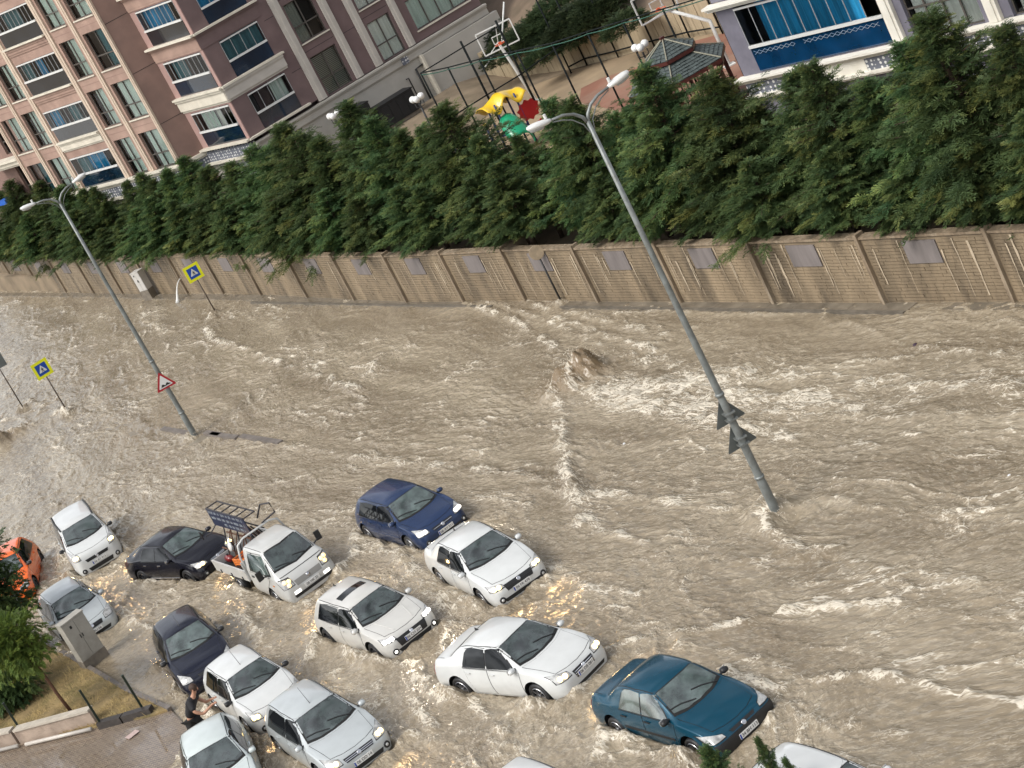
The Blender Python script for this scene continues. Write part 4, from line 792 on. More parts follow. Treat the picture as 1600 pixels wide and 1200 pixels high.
        if h_:
            p = h_[0]; mm = k.get('mirror', body_m)
            mb = MB(); Mz = Matrix.Rotation(R(-8 * sg), 3, 'Z'); c = Vector((p.x + .02, sg * (abs(p.y) + .12), zb + .05))
            prof = [(.001, -.085), (.05, -.075), (.075, -.03), (.078, .03), (.06, .075), (.001, .09)]
            My = Matrix.Rotation(R(90), 3, 'X') ; S3 = Matrix.Diagonal((.85, 1.0, .82)); mb.lathe(prof, c, 12, 0, Mz @ S3 @ My)
            mo = mb.build('mirror', mm, root, True)
            mb = MB(); mb.tube([(p.x, p.y - sg * .02, zb + .02), (p.x + .01, sg * (abs(p.y) + .06), zb + .04), c], [.03, .022, .02], 6); mb.build('mirror_arm', M_BLACKP, mo)
            mb = MB(); mb.box(c + Vector((-.072, 0, .0)), (.012, .15, .10)); mb.build('mirror_glass', M_LAMPOFF, mo)
        h_ = sh.hit('y', bx + .43, hz_ + .02, sg)
        # rear glass / lamps
        zt0 = zb - .10
        sh.patch('tail_light', 'x', [(sg * (hw - .13), zt0 - .20), (sg * (hw - .42), zt0 - .20)], [(sg * (hw - .17), zt0 + .02), (sg * (hw - .44), zt0 + .02)], M_TAIL, root, .012, 5, 4, -1, .03)
    # rear window
    if kind in ('hatch', 'wagon', 'van'):
        for e, nm, m_, of in ((.03, 'rear_screen_surround', M_GAP, .003), (0, 'rear_screen', side_g, .008)):
            sh.patch(nm, 'x', [(-yr - .0 - e, zb + .04 - e), (yr + e, zb + .04 - e)], [(-yr + .09 - e, zq - .06 + e * .3), (yr - .09 + e, zq - .06 + e * .3)], m_, root, of, 10, 4, -1)
    else:
        r0, r1 = xq - k.get('rg', .48) + .04, xq - .06
        for e, nm, m_, of in ((.03, 'rear_screen_surround', M_GAP, .003), (0, 'rear_screen', side_g, .008)):
            sh.patch(nm, 'z', [(r0 - e, -yr - .03 - e), (r0 - .04 - e, 0), (r0 - e, yr + .03 + e)], [(r1 + e, -yr + .05 - e), (r1 + e - .02, 0), (r1 + e, yr - .05 + e)], m_, root, of, 12, 4)
        sh.line([(rx + .55, -yc + .06), (rx + .14, -yc + .10)], 'z', M_GAP, root, 'boot_gap', .01); sh.line([(rx + .55, yc - .06), (rx + .14, yc - .10)], 'z', M_GAP, root, 'boot_gap', .01)
    # roof mouldings, aerial, sunroof
    for sg in (-1, 1):
        sh.line([(xr - .05, sg * (yr - .01)), ((xr + xq) / 2, sg * (yr + .012)), (xq + .02, sg * (yr - .01))], 'z', M_GAP if not k.get('rails') else M_BLACKP, root, 'roof_moulding', .016 if not k.get('rails') else .04, .004 if not k.get('rails') else .05)
    if k.get('sunroof'):
        sx = (xr + xq) / 2 + .12; sh.patch('sunroof', 'z', [(sx - .16, -.40), (sx - .16, .40)], [(sx + .16, -.40), (sx + .16, .40)], M_TINT, root, .008, 10, 4, 1, .012)
    if k.get('aerial', 'fin') == 'fin':
        h_ = sh.hit('z', xq + .12, 0); mb = MB(); p = h_[0]; mb.add([p + Vector((-.09, -.022, -.01)), p + Vector((-.09, .022, -.01)), p + Vector((.10, 0, -.01)), p + Vector((-.075, 0, .075))], [(0, 1, 2), (0, 3, 1), (1, 3, 2), (2, 3, 0)]); mb.build('aerial', M_BLACKP, root)
    elif k.get('aerial') == 'rod':
        h_ = sh.hit('z', xr - .14, 0); mb = MB(); p = h_[0]; mb.tube([p, p + Vector((-.32, 0, .36))], [.008, .004], 5); mb.build('aerial', M_BLACKP, root)
    # bonnet plate
    bw = yc - .03; f0 = fx - .30
    pts = lambda e: ([(f0 + .02 + e, -bw + .06 - e), (f0 + .12 + e, -bw * .5), (f0 + .15 + e, 0), (f0 + .12 + e, bw * .5), (f0 + .02 + e, bw - .06 + e)], [(xc + .0 - e, -bw - .03 - e), (xc + .13 - e, -bw * .5), (xc + .16 - e, 0), (xc + .13 - e, bw * .5), (xc + .0 - e, bw + .03 + e)])
    a_, c_ = pts(.009); sh.patch('bonnet_gap', 'z', a_, c_, M_GAP, root, .0025, 14, 6, 1, .004)
    a_, c_ = pts(0); sh.patch('bonnet', 'z', a_, c_, body_m, root, .0055, 16, 8, 1, .006)
    if k.get('bonnet_crease'):
        for sg in (-1, 1): sh.line([(f0 + .06, sg * .30), (xc + .1, sg * .42)], 'z', body_m, root, 'bonnet_crease', .03, .016)
    # front end
    gz0, gz1, gw = k.get('grille', (hz_ - .13, hz_ - .01, .34)); gm = k.get('grille_mat', M_BLACKP)
    sh.patch('grille', 'x', [(-gw * .9, gz0), (gw * .9, gz0)], [(-gw, gz1), (gw, gz1)], gm, root, .01, 12, 4, 1, .03)
    for i in range(k.get('bars', 2)):
        zz = gz0 + (gz1 - gz0) * (i + 1) / (k.get('bars', 2) + 1); sh.line([(-gw * .93, zz), (gw * .93, zz)], 'x', k.get('bar_mat', M_CHROME), root, 'grille_bar', .014, .02)
    lo = k.get('intake', (.27, .37, .52)); sh.patch('lower_intake', 'x', [(-lo[2] * .9, lo[0]), (lo[2] * .9, lo[0])], [(-lo[2], lo[1]), (lo[2], lo[1])], M_BLACKP, root, .008, 12, 3, 1, .03)
    if k.get('bumper'):     # unpainted bumper
        sh.patch('bumper', 'x', [(-hw + .07, .22), (hw - .07, .22)], [(-hw + .07, .52), (hw - .07, .52)], M_BLACKP, root, .02, 20, 6, 1, .05)
    lit = k.get('lit', 0); lm = {0: M_LAMPOFF, 1: M_LAMPON, 2: M_LAMPW}[lit]
    lw, lh = k.get('lamp', (.30, .15)); yh = P['yh']
    for sg in (-1, 1):
        y1 = hw - .12 + sq * .06; y0 = y1 - lw; z0 = hz_ - lh / 2
        sh.patch('headlight_surround', 'x', [(sg * (y0 - .015), z0 + .01), (sg * (y1 + .015), z0 + .01)], [(sg * (y0 + .01), z0 + lh * .75), (sg * (y1 + .01), z0 + lh * 1.25)], M_GAP, root, .004, 10, 4, 1, .02)
        hl = sh.patch('headlight', 'x', [(sg * y0, z0 + .03), (sg * y1, z0 + .02)], [(sg * (y0 + .02), z0 + lh * .66), (sg * (y0 + y1) / 2, z0 + lh * .98), (sg * (y1 + .0), z0 + lh * 1.2)], M_LAMPOFF, root, .012, 10, 5, 1, .02)
        if lit:
            for t_ in ((.38, .72) if lit == 1 else (.3, .6, .85)):
                h_ = sh.hit('x', sg * (y0 + lw * t_), z0 + lh * .5, 1)
                if h_:
                    mb = MB(); Mq = h_[1].to_track_quat('Z', 'Y').to_matrix(); mb.lathe([(.062, .0), (.06, .022), (.035, .034), (.001, .036)], h_[0] + h_[1] * .01, 12, 0, Mq); mb.build('lamp_glow', M_BULB if lit == 1 else M_LAMPW, hl, True)
        if k.get('fog', True):
            h_ = sh.hit('x', sg * (hw - .26), .36, 1)
            if h_:
                Mq = h_[1].to_track_quat('Z', 'Y').to_matrix(); mb = MB(); mb.lathe([(.085, -.01), (.08, .012), (.05, .006), (.001, .0)], h_[0] + h_[1] * .006, 12, 0, Mq); fo = mb.build('fog_light_surround', M_BLACKP, root, True)
                mb = MB(); mb.lathe([(.042, .0), (.035, .014), (.001, .018)], h_[0] + h_[1] * .012, 10, 0, Mq); mb.build('fog_light', M_LAMPW if k.get('foglit') else M_LAMPOFF, fo, True)
    # badge and number plate
    h_ = sh.hit('x', 0, gz1 - .05)
    if k.get('badge', True): mb = MB(); Mq = h_[1].to_track_quat('Z', 'Y').to_matrix(); mb.lathe([(.055, 0), (.05, .014), (.038, .012), (.001, .01)], h_[0] + h_[1] * .018, 14, 0, Mq); mb.build('badge', M_BADGE, root, True)
    pz = k.get('plate_z', .44); h_ = sh.hit('x', 0, pz); px = max(h_[0].x, fx - .03) + .028
    mb = MB(); mb.box((px, 0, pz), (.014, .50, .115)); pl = mb.build('number_plate', M_PLATE, root); tilt = Matrix.Rotation(R(90), 3, 'Z') @ Matrix.Rotation(R(90), 3, 'X')
    mb = MB(); mb.box((px + .009, -.232, pz), (.004, .035, .105)); mb.build('plate_band', M_EUB, pl)
    plate_text(pl, Vector((px + .009, .02, pz)), tilt, k.get('plate', 'I I III'))
    # wheels
    for x in (-bx, bx):
        for sg in (-1, 1): wheel_parts((P['wr'], k.get('wheel', 0), (k.get('rim', M_RIM)).name), P['wr'], k.get('wheel', 0), k.get('rim', M_RIM), root, x, sg * (hw / .87), R(k.get('steer', 0)) if x > 0 else 0)
    if lit: beams(root, hz_, (hw - .28, -hw + .28), fx, (1, .62, .26) if lit == 1 else (1, .85, .65))
    # underbody
    mb = MB(); mb.box((0, 0, .27), (P['wb'] - .75, hw * 1.7, .14)); mb.box((0, 0, .34), (P['wb'] + .9, .9, .12)); mb.build('underbody', M_GAP, root)
    return root, sh

WHITE = paint('white_paint', (.58, .59, .58)); WARMW = paint('warm_white_paint', (.53, .52, .49)); SILVER = paint('silver_paint', (.47, .50, .505), .2, .3)
NAVY = paint('navy_paint', (.022, .042, .105), .3, .25); TEAL = paint('teal_paint', (.003, .055, .095), .3, .22); BLACK = paint('blue_black_paint', (.008, .010, .022), .1, .2); ORANGE = paint('orange_paint', (.85, .135, .008), 0, .25); DARK = paint('black_paint', (.006, .006, .012), .1, .2)
def beams(root, z, ys, x, colr=(1, .62, .26), W_=24):
    for yy in ys:
        ld = bpy.data.lights.new('headlight_beam', 'SPOT'); ld.energy = W_; ld.color = colr; ld.spot_size = R(80); ld.spot_blend = 1; ld.shadow_soft_size = .06; lo_ = bpy.data.objects.new('headlight_beam', ld); COL.objects.link(lo_); lo_.parent = root
        lo_.location = (x + .10, yy, z); lo_.rotation_euler = Vector((-1, 0, .22)).to_track_quat('Z', 'Y').to_euler()
def cp(n): x, y, h, z = CARPOS[n]; return (x, y, z), h
p, h = cp('p301'); car('p301', p, h, 'white four-door saloon with multi-spoke alloys, the one right behind the teal saloon', kind='sedan', mat=WHITE, P=dict(wb=2.65, xc=1.05, xr=.34, zr=1.36, xq=-.98, zq=1.37, fx=2.19, rx=-2.24, arch=.37), wheel=1, lit=1, fog=False, grille=(.47, .64, .33), bars=3, lamp=(.36, .17), plate='06 DB 301'.replace('301', '081'), plate_z=.52, intake=(.27, .34, .56), rg=.5, deck=1.02)
p, h = cp('r19'); car('r19', p, h, 'teal blue angular saloon with unpainted black bumpers and headlights off', kind='sedan', mat=TEAL, P=dict(wb=2.54, fx=2.08, rx=-2.12, hw=.845, yc=.66, zc=.90, xc=.96, xr=.34, yr=.54, zr=1.31, xq=-.90, zq=1.32, zh=.60, zbelt=.88, wr=.29, arch=.34, yh=.58), wheel=1, lit=0, boxy=1, bumper=True, glass=M_GLASSL, side_glass=M_GLASSL, grille=(.55, .60, .34), bars=0, lamp=(.30, .13), plate='34 BH 113', plate_z=.38, mirror=M_BLACKP, aerial='none', strip=.5, rg=.40, deck=.98, fog=False, handle=M_BLACKP)
p, h = cp('egea'); car('egea', p, h, 'white saloon with a broad black grille, right below the navy hatchback', kind='sedan', mat=WHITE, P=dict(wb=2.64, xc=1.02, xr=.37, zr=1.35, xq=-1.0, fx=2.17, rx=-2.27), wheel=0, lit=1, grille=(.50, .66, .42), bars=1, bar_mat=M_BLACKP, lamp=(.34, .13), plate='06 FR 478', plate_z=.46, intake=(.27, .36, .58), aerial='fin')
p, h = cp('i20'); car('i20', p, h, 'white hatchback with an open black glass sunroof and angular black grille', kind='hatch', mat=WARMW, P=dict(xc=1.06, xr=.38, zr=1.32, fx=2.07, rx=-1.98, zc=.93, zbelt=.91), wheel=0, rim=M_RIMD, lit=2, foglit=True, sunroof=True, grille=(.40, .62, .46), bars=0, lamp=(.32, .12), plate='06 CH 204', plate_z=.50, bonnet_crease=True, aerial='fin')
p, h = cp('navy'); car('navy', p, h, 'dark blue metallic hatchback with both headlights on, touching the white saloon', kind='hatch', mat=NAVY, P=dict(xc=1.05, xr=.36, zr=1.32, wb=2.62, fx=2.1, rx=-2.0, zc=.90), wheel=1, lit=2, glass=M_GLASSL, grille=(.56, .64, .34), bars=1, lamp=(.30, .17), plate='06 AY 511', aerial='none', strip=.52, strip_mat=NAVY)
p, h = cp('dark'); car('dark', p, h, 'black saloon with a chrome sill trim, nose against the pickup truck', kind='sedan', mat=DARK, P=dict(xc=.95, xr=.25, zr=1.32, xq=-1.0, rx=-2.22), wheel=1, rim=M_RIMD, lit=1, glass=M_GLASSL, grille=(.55, .64, .30), bars=2, lamp=(.34, .15), plate='06 EK 730', aerial='none', chrome_sill=True, handle=M_CHROME)
p, h = cp('black'); car('black', p, h, 'blue-black hatchback with unlit headlights beside the pavement corner', kind='hatch', mat=BLACK, P=dict(xc=.98, xr=.26, zr=1.36, yc=.69, xq=-1.3), wheel=1, lit=0, glass=M_GLASSL, grille=(.60, .66, .30), bars=0, lamp=(.28, .19), plate='06 TZ 92', aerial='rod', mirror=M_BLACKP)
p, h = cp('wagon'); car('wagon', p, h, 'white hatchback being pushed by the man in black', kind='hatch', mat=WHITE, P=dict(wb=2.43, fx=1.95, rx=-1.85, hw=.84, xc=1.0, yc=.68, zc=.98, xr=.36, yr=.53, zr=1.35, xq=-1.15, zh=.68, zbelt=.94), wheel=1, lit=1, grille=(.56, .64, .28), bars=0, lamp=(.24, .19), plate='34 VD 55', aerial='rod', mirror=M_BLACKP)
p, h = cp('astra'); car('astra', p, h, 'pale silver hatchback with amber-lit headlights, lowest car in the middle', kind='hatch', mat=SILVER, P=dict(hw=.88, xc=1.02, xr=.31, zr=1.37, fx=2.1), wheel=0, lit=1, grille=(.56, .66, .40), bars=2, lamp=(.30, .19), plate='06 DD 14', aerial='rod')
p, h = cp('corner'); car('corner', p, h, 'pale green-white hatchback behind the pushed car, cut by the lower picture edge', kind='hatch', mat=paint('pale_white_paint', (.52, .57, .56)), P=dict(xc=.95, xr=.22, zr=1.37, yc=.71, xq=-1.22), lit=0, aerial='none', side_glass=M_TINT)
p, h = cp('silver'); car('silver', p, h, 'light silver hatchback partly hidden by the tree and the grey cabinet', kind='hatch', mat=SILVER, P=dict(xc=1.03, xr=.3, zr=1.33, yr=.53, xq=-1.15), wheel=1, lit=0, glass=M_GLASSL, grille=(.52, .64, .36), bars=1, bar_mat=M_BLACKP, lamp=(.30, .20), plate='06 BU 66', aerial='none', fog=False)
p, h = cp('van'); car('van', p, h, 'white high-roofed family van with rounded black fog light sockets', 'van', kind='van', mat=WHITE, P=dict(wb=2.51, fx=2.0, rx=-1.96, hw=.87, xc=1.16, yc=.71, zc=1.10, xr=.58, yr=.60, zr=1.60, xq=-1.5, zq=1.62, zh=.86, zbelt=1.02, wr=.30), lit=1, grille=(.60, .70, .42), bars=1, bar_mat=M_BLACKP, lamp=(.22, .24), plate='06 BT 913', plate_z=.50, rails=True, aerial='none', mirror=M_BLACKP, intake=(.27, .40, .45))
p, h = cp('orange'); car('orange', p, h, 'bright orange hatchback half hidden by the corner tree', kind='hatch', mat=ORANGE, P=dict(xc=.95, xr=.2, zr=1.35), rim=M_RIMD, lit=0, aerial='none', mirror=M_BLACKP, grille=(.5, .62, .4))
p, h = cp('right'); car('right', p, h, 'brilliant white car at the lower edge, just below the teal saloon', kind='hatch', mat=WHITE, P=dict(xc=.9, xr=.30, zr=1.36, xq=-1.3), aerial='fin')
p, h = cp('roof'); car('roof', p, h, 'white car of which only a roof corner reaches into the lower picture edge', kind='hatch', mat=WHITE, P=dict(), aerial='none')
# ------------------------------------------------------------------ foliage
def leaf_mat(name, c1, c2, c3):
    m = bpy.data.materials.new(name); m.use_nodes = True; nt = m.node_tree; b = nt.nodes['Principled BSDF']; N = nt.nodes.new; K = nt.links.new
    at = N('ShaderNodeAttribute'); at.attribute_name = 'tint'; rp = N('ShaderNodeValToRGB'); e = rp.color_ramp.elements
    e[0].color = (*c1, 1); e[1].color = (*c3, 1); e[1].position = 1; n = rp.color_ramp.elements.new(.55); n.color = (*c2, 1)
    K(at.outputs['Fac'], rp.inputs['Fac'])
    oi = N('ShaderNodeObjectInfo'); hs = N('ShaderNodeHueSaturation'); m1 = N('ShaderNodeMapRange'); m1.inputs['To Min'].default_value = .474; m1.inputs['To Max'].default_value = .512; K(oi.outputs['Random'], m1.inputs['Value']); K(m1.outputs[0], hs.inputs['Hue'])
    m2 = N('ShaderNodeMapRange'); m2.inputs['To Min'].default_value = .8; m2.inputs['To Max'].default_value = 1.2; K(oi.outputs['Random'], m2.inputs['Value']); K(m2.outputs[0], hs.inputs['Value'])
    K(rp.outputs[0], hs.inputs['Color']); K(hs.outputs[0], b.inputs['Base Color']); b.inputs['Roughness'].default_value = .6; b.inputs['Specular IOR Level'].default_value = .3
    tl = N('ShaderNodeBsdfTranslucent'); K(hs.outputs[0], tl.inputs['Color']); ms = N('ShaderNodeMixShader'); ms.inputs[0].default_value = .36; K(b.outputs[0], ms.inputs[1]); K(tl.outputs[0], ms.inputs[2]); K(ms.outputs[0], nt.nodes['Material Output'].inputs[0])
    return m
M_CONIF = leaf_mat('conifer_foliage', (.042, .085, .038), (.096, .160, .058), (.23, .265, .08))
M_BARK = mat('bark', (.07, .045, .03), .9, var=.3, vscale=8, bump=.6, bscale=30)
def spray(ns, wdt, ln, droop, seed):
    """one flat feathery shoot: list of kite leaflets in local axes (x outward, y side, z up)"""
    r_ = random.Random(seed); P = []
    for i in range(ns):
        t = i / (ns - 1); x0 = ln * t * .85; sg = 1 if i % 2 else -1; a = sg * R(58 - 42 * t + r_.uniform(-12, 12)); L_ = ln * (.48 - .22 * t) * r_.uniform(.8, 1.2)
        dx, dy = math.cos(a), math.sin(a); z0 = -droop * t * t * ln + r_.uniform(-.01, .01); zt = z0 - droop * .4 * L_ + r_.uniform(-.02, .05)
        w_ = wdt * r_.uniform(.7, 1.2)
        b0 = (x0, 0, z0); tip = (x0 + dx * L_, dy * L_, zt); mx = (x0 + dx * L_ * .55, dy * L_ * .55, (z0 + zt) / 2 + .012)
        P.append([b0, (mx[0] - dy * w_, mx[1] + dx * w_, mx[2]), tip, (mx[0] + dy * w_, mx[1] - dx * w_, mx[2])])
    P.append([(0, 0, 0), (ln * .6, wdt * .8, -droop * .4 * ln), (ln, 0, -droop * ln), (ln * .6, -wdt * .8, -droop * .4 * ln)])
    return np.array(P)          # (k,4,3)
def crown_mesh(name, pos, dirs, scl, tints, tmpl, matl, parent=None):
    """instance spray templates: pos (n,3), dirs (n,3) outward, scl (n), merged to one mesh"""
    x = dirs / np.linalg.norm(dirs, axis=1, keepdims=True); up = np.zeros_like(x); up[:, 2] = 1
    y = np.cross(up, x); y /= np.maximum(np.linalg.norm(y, axis=1, keepdims=True), 1e-5); roll = rng.normal(0, .45, len(x))
    z = np.cross(x, y); y2 = y * np.cos(roll)[:, None] + z * np.sin(roll)[:, None]; z2 = np.cross(x, y2)
    Vs = []; Ts = []
    which = rng.integers(0, len(tmpl), len(pos))
    for k, T in enumerate(tmpl):
        s_ = which == k; T_ = T.reshape(-1, 3)
        v = (T_[None, :, 0, None] * x[s_, None, :] + T_[None, :, 1, None] * y2[s_, None, :] + T_[None, :, 2, None] * z2[s_, None, :]) * scl[s_, None, None] + pos[s_, None, :]
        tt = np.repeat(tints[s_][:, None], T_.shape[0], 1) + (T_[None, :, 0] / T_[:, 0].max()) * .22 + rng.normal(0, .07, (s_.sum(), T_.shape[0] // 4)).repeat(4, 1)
        Vs.append(v.reshape(-1, 3)); Ts.append(tt.ravel())
    V_ = np.concatenate(Vs); T_ = np.clip(np.concatenate(Ts), 0, 1); Q_ = np.arange(len(V_)).reshape(-1, 4)
    o = np_mesh(name, V_, Q_, matl, parent, False); a = o.data.attributes.new('tint', 'FLOAT', 'POINT'); a.data.foreach_set('value', T_.astype(np.float32)); return o
SPR = [spray(11, .017, .34, .25, i) for i in range(5)]
def conifer(seed, H=5.3, RAD=2.15, nb=250):
    r_ = np.random.default_rng(seed); root = empty('conifer', (0, 0, 0))
    mb = MB(); pts = [(0, 0, 0)]; n = 9
    for i in range(1, n + 1): pts.append((r_.normal(0, .03) * i * .4, r_.normal(0, .03) * i * .4, H * i / n * .97))
    mb.tube(pts, [.13 * (1 - i / (n + 1)) + .012 for i in range(n + 1)], 7)
    tr = mb.build('trunk', M_BARK, root, True)
    pos, dirs, scl, tint = [], [], [], []; lb = MB()
    lean = r_.uniform(0, 6.28)
    for i in range(nb):
        t = (i + r_.random()) / nb; z = H * (.20 + .785 * t ** .95); az = i * 2.39996 + r_.normal(0, .3)
        prof = (1 - t) ** .88 * 1.2 * (.70 + .30 * math.sin(3.3 * az + seed) * math.sin(7 * t + seed * 2)); prof *= min(1, .70 + t * 2.6)
        L_ = max(.16, RAD * prof * r_.uniform(.5, 1.45)); upa = R(4 + 34 * t ** 1.7 + r_.normal(0, 8)); btint = np.clip(r_.normal(.36, .17) + .12 * math.sin(az * 1.3 + z * 2.2 + seed), 0, 1)
        ca, sa = math.cos(az), math.sin(az); ns = max(4, int(13 * L_ / RAD + 3)); prev = None; bp = []
        for j in range(ns):
            u = .22 + .78 * (j + 1) / ns if j < ns - 1 else 1.0; rr = L_ * u; zz = z + math.sin(upa) * rr - .10 * rr * rr + .12 * max(0, u - .7) * L_
            p = np.array([ca * rr, sa * rr, zz]) ; bp.append(p)
            for sd in (-1, 1, 0) if j < ns - 1 else (0, 0):
                da = sd * r_.uniform(.45, 1.05); d = np.array([math.cos(az + da), math.sin(az + da), math.tan(upa) * .6 - .12 + r_.normal(0, .22)])
                pos.append(p + r_.normal(0, .05, 3)); dirs.append(d); scl.append(r_.uniform(.75, 1.25) * (.62 + .5 * (1 - t)) * (.85 if sd == 0 else 1)); tint.append(btint + r_.normal(0, .08))
        if i % 2 == 0: lb.tube([(0, 0, z)] + [tuple(q_) for q_ in bp[::3]], [.022] + [.012] * len(bp[::3]), 4)
    for k in range(14):     # leader
        pos.append(np.array([r_.normal(0, .03), r_.normal(0, .03), H * (.93 + .05 * k / 14)])); dirs.append(np.array([r_.normal(0, .5), r_.normal(0, .5), 1.2])); scl.append(.6); tint.append(.5)
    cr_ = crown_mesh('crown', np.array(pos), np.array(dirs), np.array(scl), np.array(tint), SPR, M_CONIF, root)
    b_ = lb.build('branches', M_BARK, tr); return root
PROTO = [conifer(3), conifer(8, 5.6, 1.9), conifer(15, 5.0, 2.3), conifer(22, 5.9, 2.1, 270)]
# front row standing behind the wall: (distance up the road, height of tip above the road)
TIPS = [(-8.5, 6.6), (-5.6, 6.9), (-2.7, 6.2), (-1.0, 6.5), (1.15, 7.1), (3.0, 6.4), (5.1, 5.5), (6.3, 6.3), (8.0, 5.9), (10.4, 5.2), (11.3, 6.3), (13.8, 7.0), (15.6, 5.7), (17.4, 5.4), (18.9, 6.2), (20.2, 6.3), (23.9, 5.0), (25.2, 5.4), (27.5, 6.55), (29.6, 5.9),
        (31.2, 5.9), (33.0, 6.6), (35.2, 7.2), (37.4, 6.2), (39.4, 6.4), (41.3, 6.8), (43.2, 6.0), (45.2, 6.0), (47.7, 5.5), (50.6, 5.4), (53.0, 6.0), (54.9, 5.7), (57.2, 5.2), (59.8, 5.4), (62.4, 5.1), (65.2, 5.3), (68.0, 5.1), (70.2, 5.5), (72.8, 5.2), (75.3, 5.7), (79.2, 6.1), (82.0, 5.6), (85.5, 5.6)]
desc = ['tall dark', 'slender mid green', 'broad yellowish', 'dense blue-green', 'loose feathery', 'low rounded']
rt = random.Random(5); used_p = [False] * 4
near_what = [(3, 'at the right edge'), (8, 'before the violet building'), (14, 'before the gazebo'), (19, 'behind the near lamp'), (27, 'below the play tower'), (36, 'below the black generator'), (48, 'below the bay windows'), (62, 'below the far lamp'), (90, 'at the left row end')]
cnt = {}; SEEN = []; ORD = ['first', 'second', 'third', 'fourth', 'fifth', 'sixth', 'seventh', 'eighth', 'ninth', 'tenth', 'eleventh', 'twelfth', 'thirteenth', 'fourteenth', 'fifteenth']
HID = lambda s_: 'right of the near lamp pole' if s_ < 10 else 'between near lamp and round sign' if s_ < 22 else 'between round sign and crossing sign' if s_ < 52 else 'left of the crossing sign'
for i, (s_, ht) in enumerate(TIPS):
    k = rt.randrange(4); Hs = (5.3, 5.6, 5.0, 5.9)[k]
    o = PROTO[k] if not used_p[k] else copy_tree(PROTO[k]); used_p[k] = True
    x, y = rd(s_, 2.25 + rt.uniform(-.3, .45)); z0 = 1.0; f_ = (ht - z0) / Hs / .985
    o.location = (x, y, z0); wsc = rt.uniform(.95, 1.3) * (.8 if 17 < s_ < 27 else 1); o.scale = (f_ * wsc, f_ * wsc, f_); o.rotation_euler = (rt.uniform(-.04, .04), rt.uniform(-.04, .04), rt.uniform(0, 6.28))
    wh = next(b_ for a_, b_ in near_what if s_ < a_)
    cnt[wh] = cnt.get(wh, 0) + 1; rank = ['first', 'second', 'third', 'fourth', 'fifth', 'sixth', 'seventh', 'eighth', 'ninth', 'tenth', 'eleventh', 'twelfth'][cnt[wh] - 1]
    size = 'tall' if ht > 6.4 else 'medium' if ht > 5.6 else 'short'
    tag(o, '%s conifer, %s from right of those %s' % (size, rank, wh), 'tree', 'conifers planted along the garden wall')
# second staggered row fills the low gaps
for i in range(24):
    s_ = -6 + i * 3.9 + rt.uniform(-.8, .8); k = rt.randrange(4); o = copy_tree(PROTO[k]); x, y = rd(s_, 4.1 + rt.uniform(-.4, .4)); f_ = rt.uniform(.55, .72); o.location = (x, y, 1.0); o.scale = (f_ * 1.35, f_ * 1.35, f_); o.rotation_euler = (0, 0, rt.uniform(0, 6.28))
    tag(o, 'low inner conifer %s, %s from the right' % (HID(s_), ORD[sum(1 for q_ in SEEN if q_ == 'i' + HID(s_))]), 'tree', 'inner row of low conifers'); SEEN.append('i' + HID(s_)); (lambda *a: None)(o, '', 'tree', 'inner row of low conifers')
# low skirts spilling over the wall are made by bushy conifers right at the coping
for i in range(34):
    s_ = -7 + i * 2.7 + rt.uniform(-.7, .7)
    if abs(s_ - 20.6) < 1.7: continue
    k = rt.randrange(4); o = copy_tree(PROTO[k]); x, y = rd(s_, (.62 if s_ > 15 else .85) + rt.uniform(-.12, .2)); f_ = rt.uniform(.36, .62); o.location = (x, y, 1.72); o.scale = (f_ * 1.5, f_ * 1.5, f_); o.rotation_euler = (0, 0, rt.uniform(0, 6.28))
    tag(o, 'bushy conifer overhanging wall coping %s, %s from the right' % (HID(s_), ORD[sum(1 for q_ in SEEN if q_ == 'b' + HID(s_))]), 'tree', 'bushy conifers at the wall coping'); SEEN.append('b' + HID(s_)); (lambda *a: None)(o, '', 'tree', 'bushy conifers at the wall coping')

# ------------------------------------------------------------------ corner trees and shrubs near the camera
M_LEAFY = leaf_mat('locust_foliage', (.06, .10, .022), (.11, .165, .035), (.21, .25, .05)); M_LEAFD = leaf_mat('shrub_foliage', (.045, .085, .034), (.08, .135, .045), (.14, .19, .055))
def leafy(name, base, trunk_pts, blobs, nsp, lmat, label, cat, trunk_r=.06, ls=.75, tint0=.4):
    root = empty(name, base, 0, label, cat); mb = MB(); nT = len(trunk_pts); mb.tube(trunk_pts, [trunk_r * (1 - .5 * i / nT) for i in range(nT)], 8)
    tr = mb.build('trunk', M_BARKR, root, True); top = np.array(trunk_pts[-1]); r_ = np.random.default_rng(len(label)); pos, dirs, scl, tint = [], [], [], []; lb = MB()
    for c, rad in blobs:
        c = np.array(c); rad = np.array(rad); k = int(nsp * rad[0] * rad[1] * rad[2] / sum(b_[1][0] * b_[1][1] * b_[1][2] for b_ in blobs))
        ncl = max(6, k // 26); 
        for j in range(ncl):
            d = r_.normal(0, 1, 3); d /= np.linalg.norm(d); cc = c + d * rad * r_.random() ** .4 * (1 + .15 * r_.normal()); ct = r_.normal(tint0, .16)
            if j % 2 == 0: lb.tube([tuple(top * .8), tuple((top + cc) / 2 + r_.normal(0, .08, 3)), tuple(cc)], [.02, .012, .006], 4)
            m_ = k // ncl; dd_ = r_.normal(0, 1, (m_, 3)); pos.append(cc + dd_ * .16); di = dd_ * .8 + d * 1.2; di[:, 2] -= .2; dirs.append(di); scl.append(r_.uniform(.5, 1.0, m_) * ls); tint.append(ct + r_.normal(0, .1, m_))
    crown_mesh('crown', np.concatenate(pos), np.concatenate(dirs), np.concatenate(scl), np.concatenate(tint), SPR2, lmat, root); lb.build('branches', M_BARK, tr); return root
M_BARKR = mat('reddish_bark', (.10, .045, .022), .8, var=.3, vscale=12, bump=.5, bscale=40)
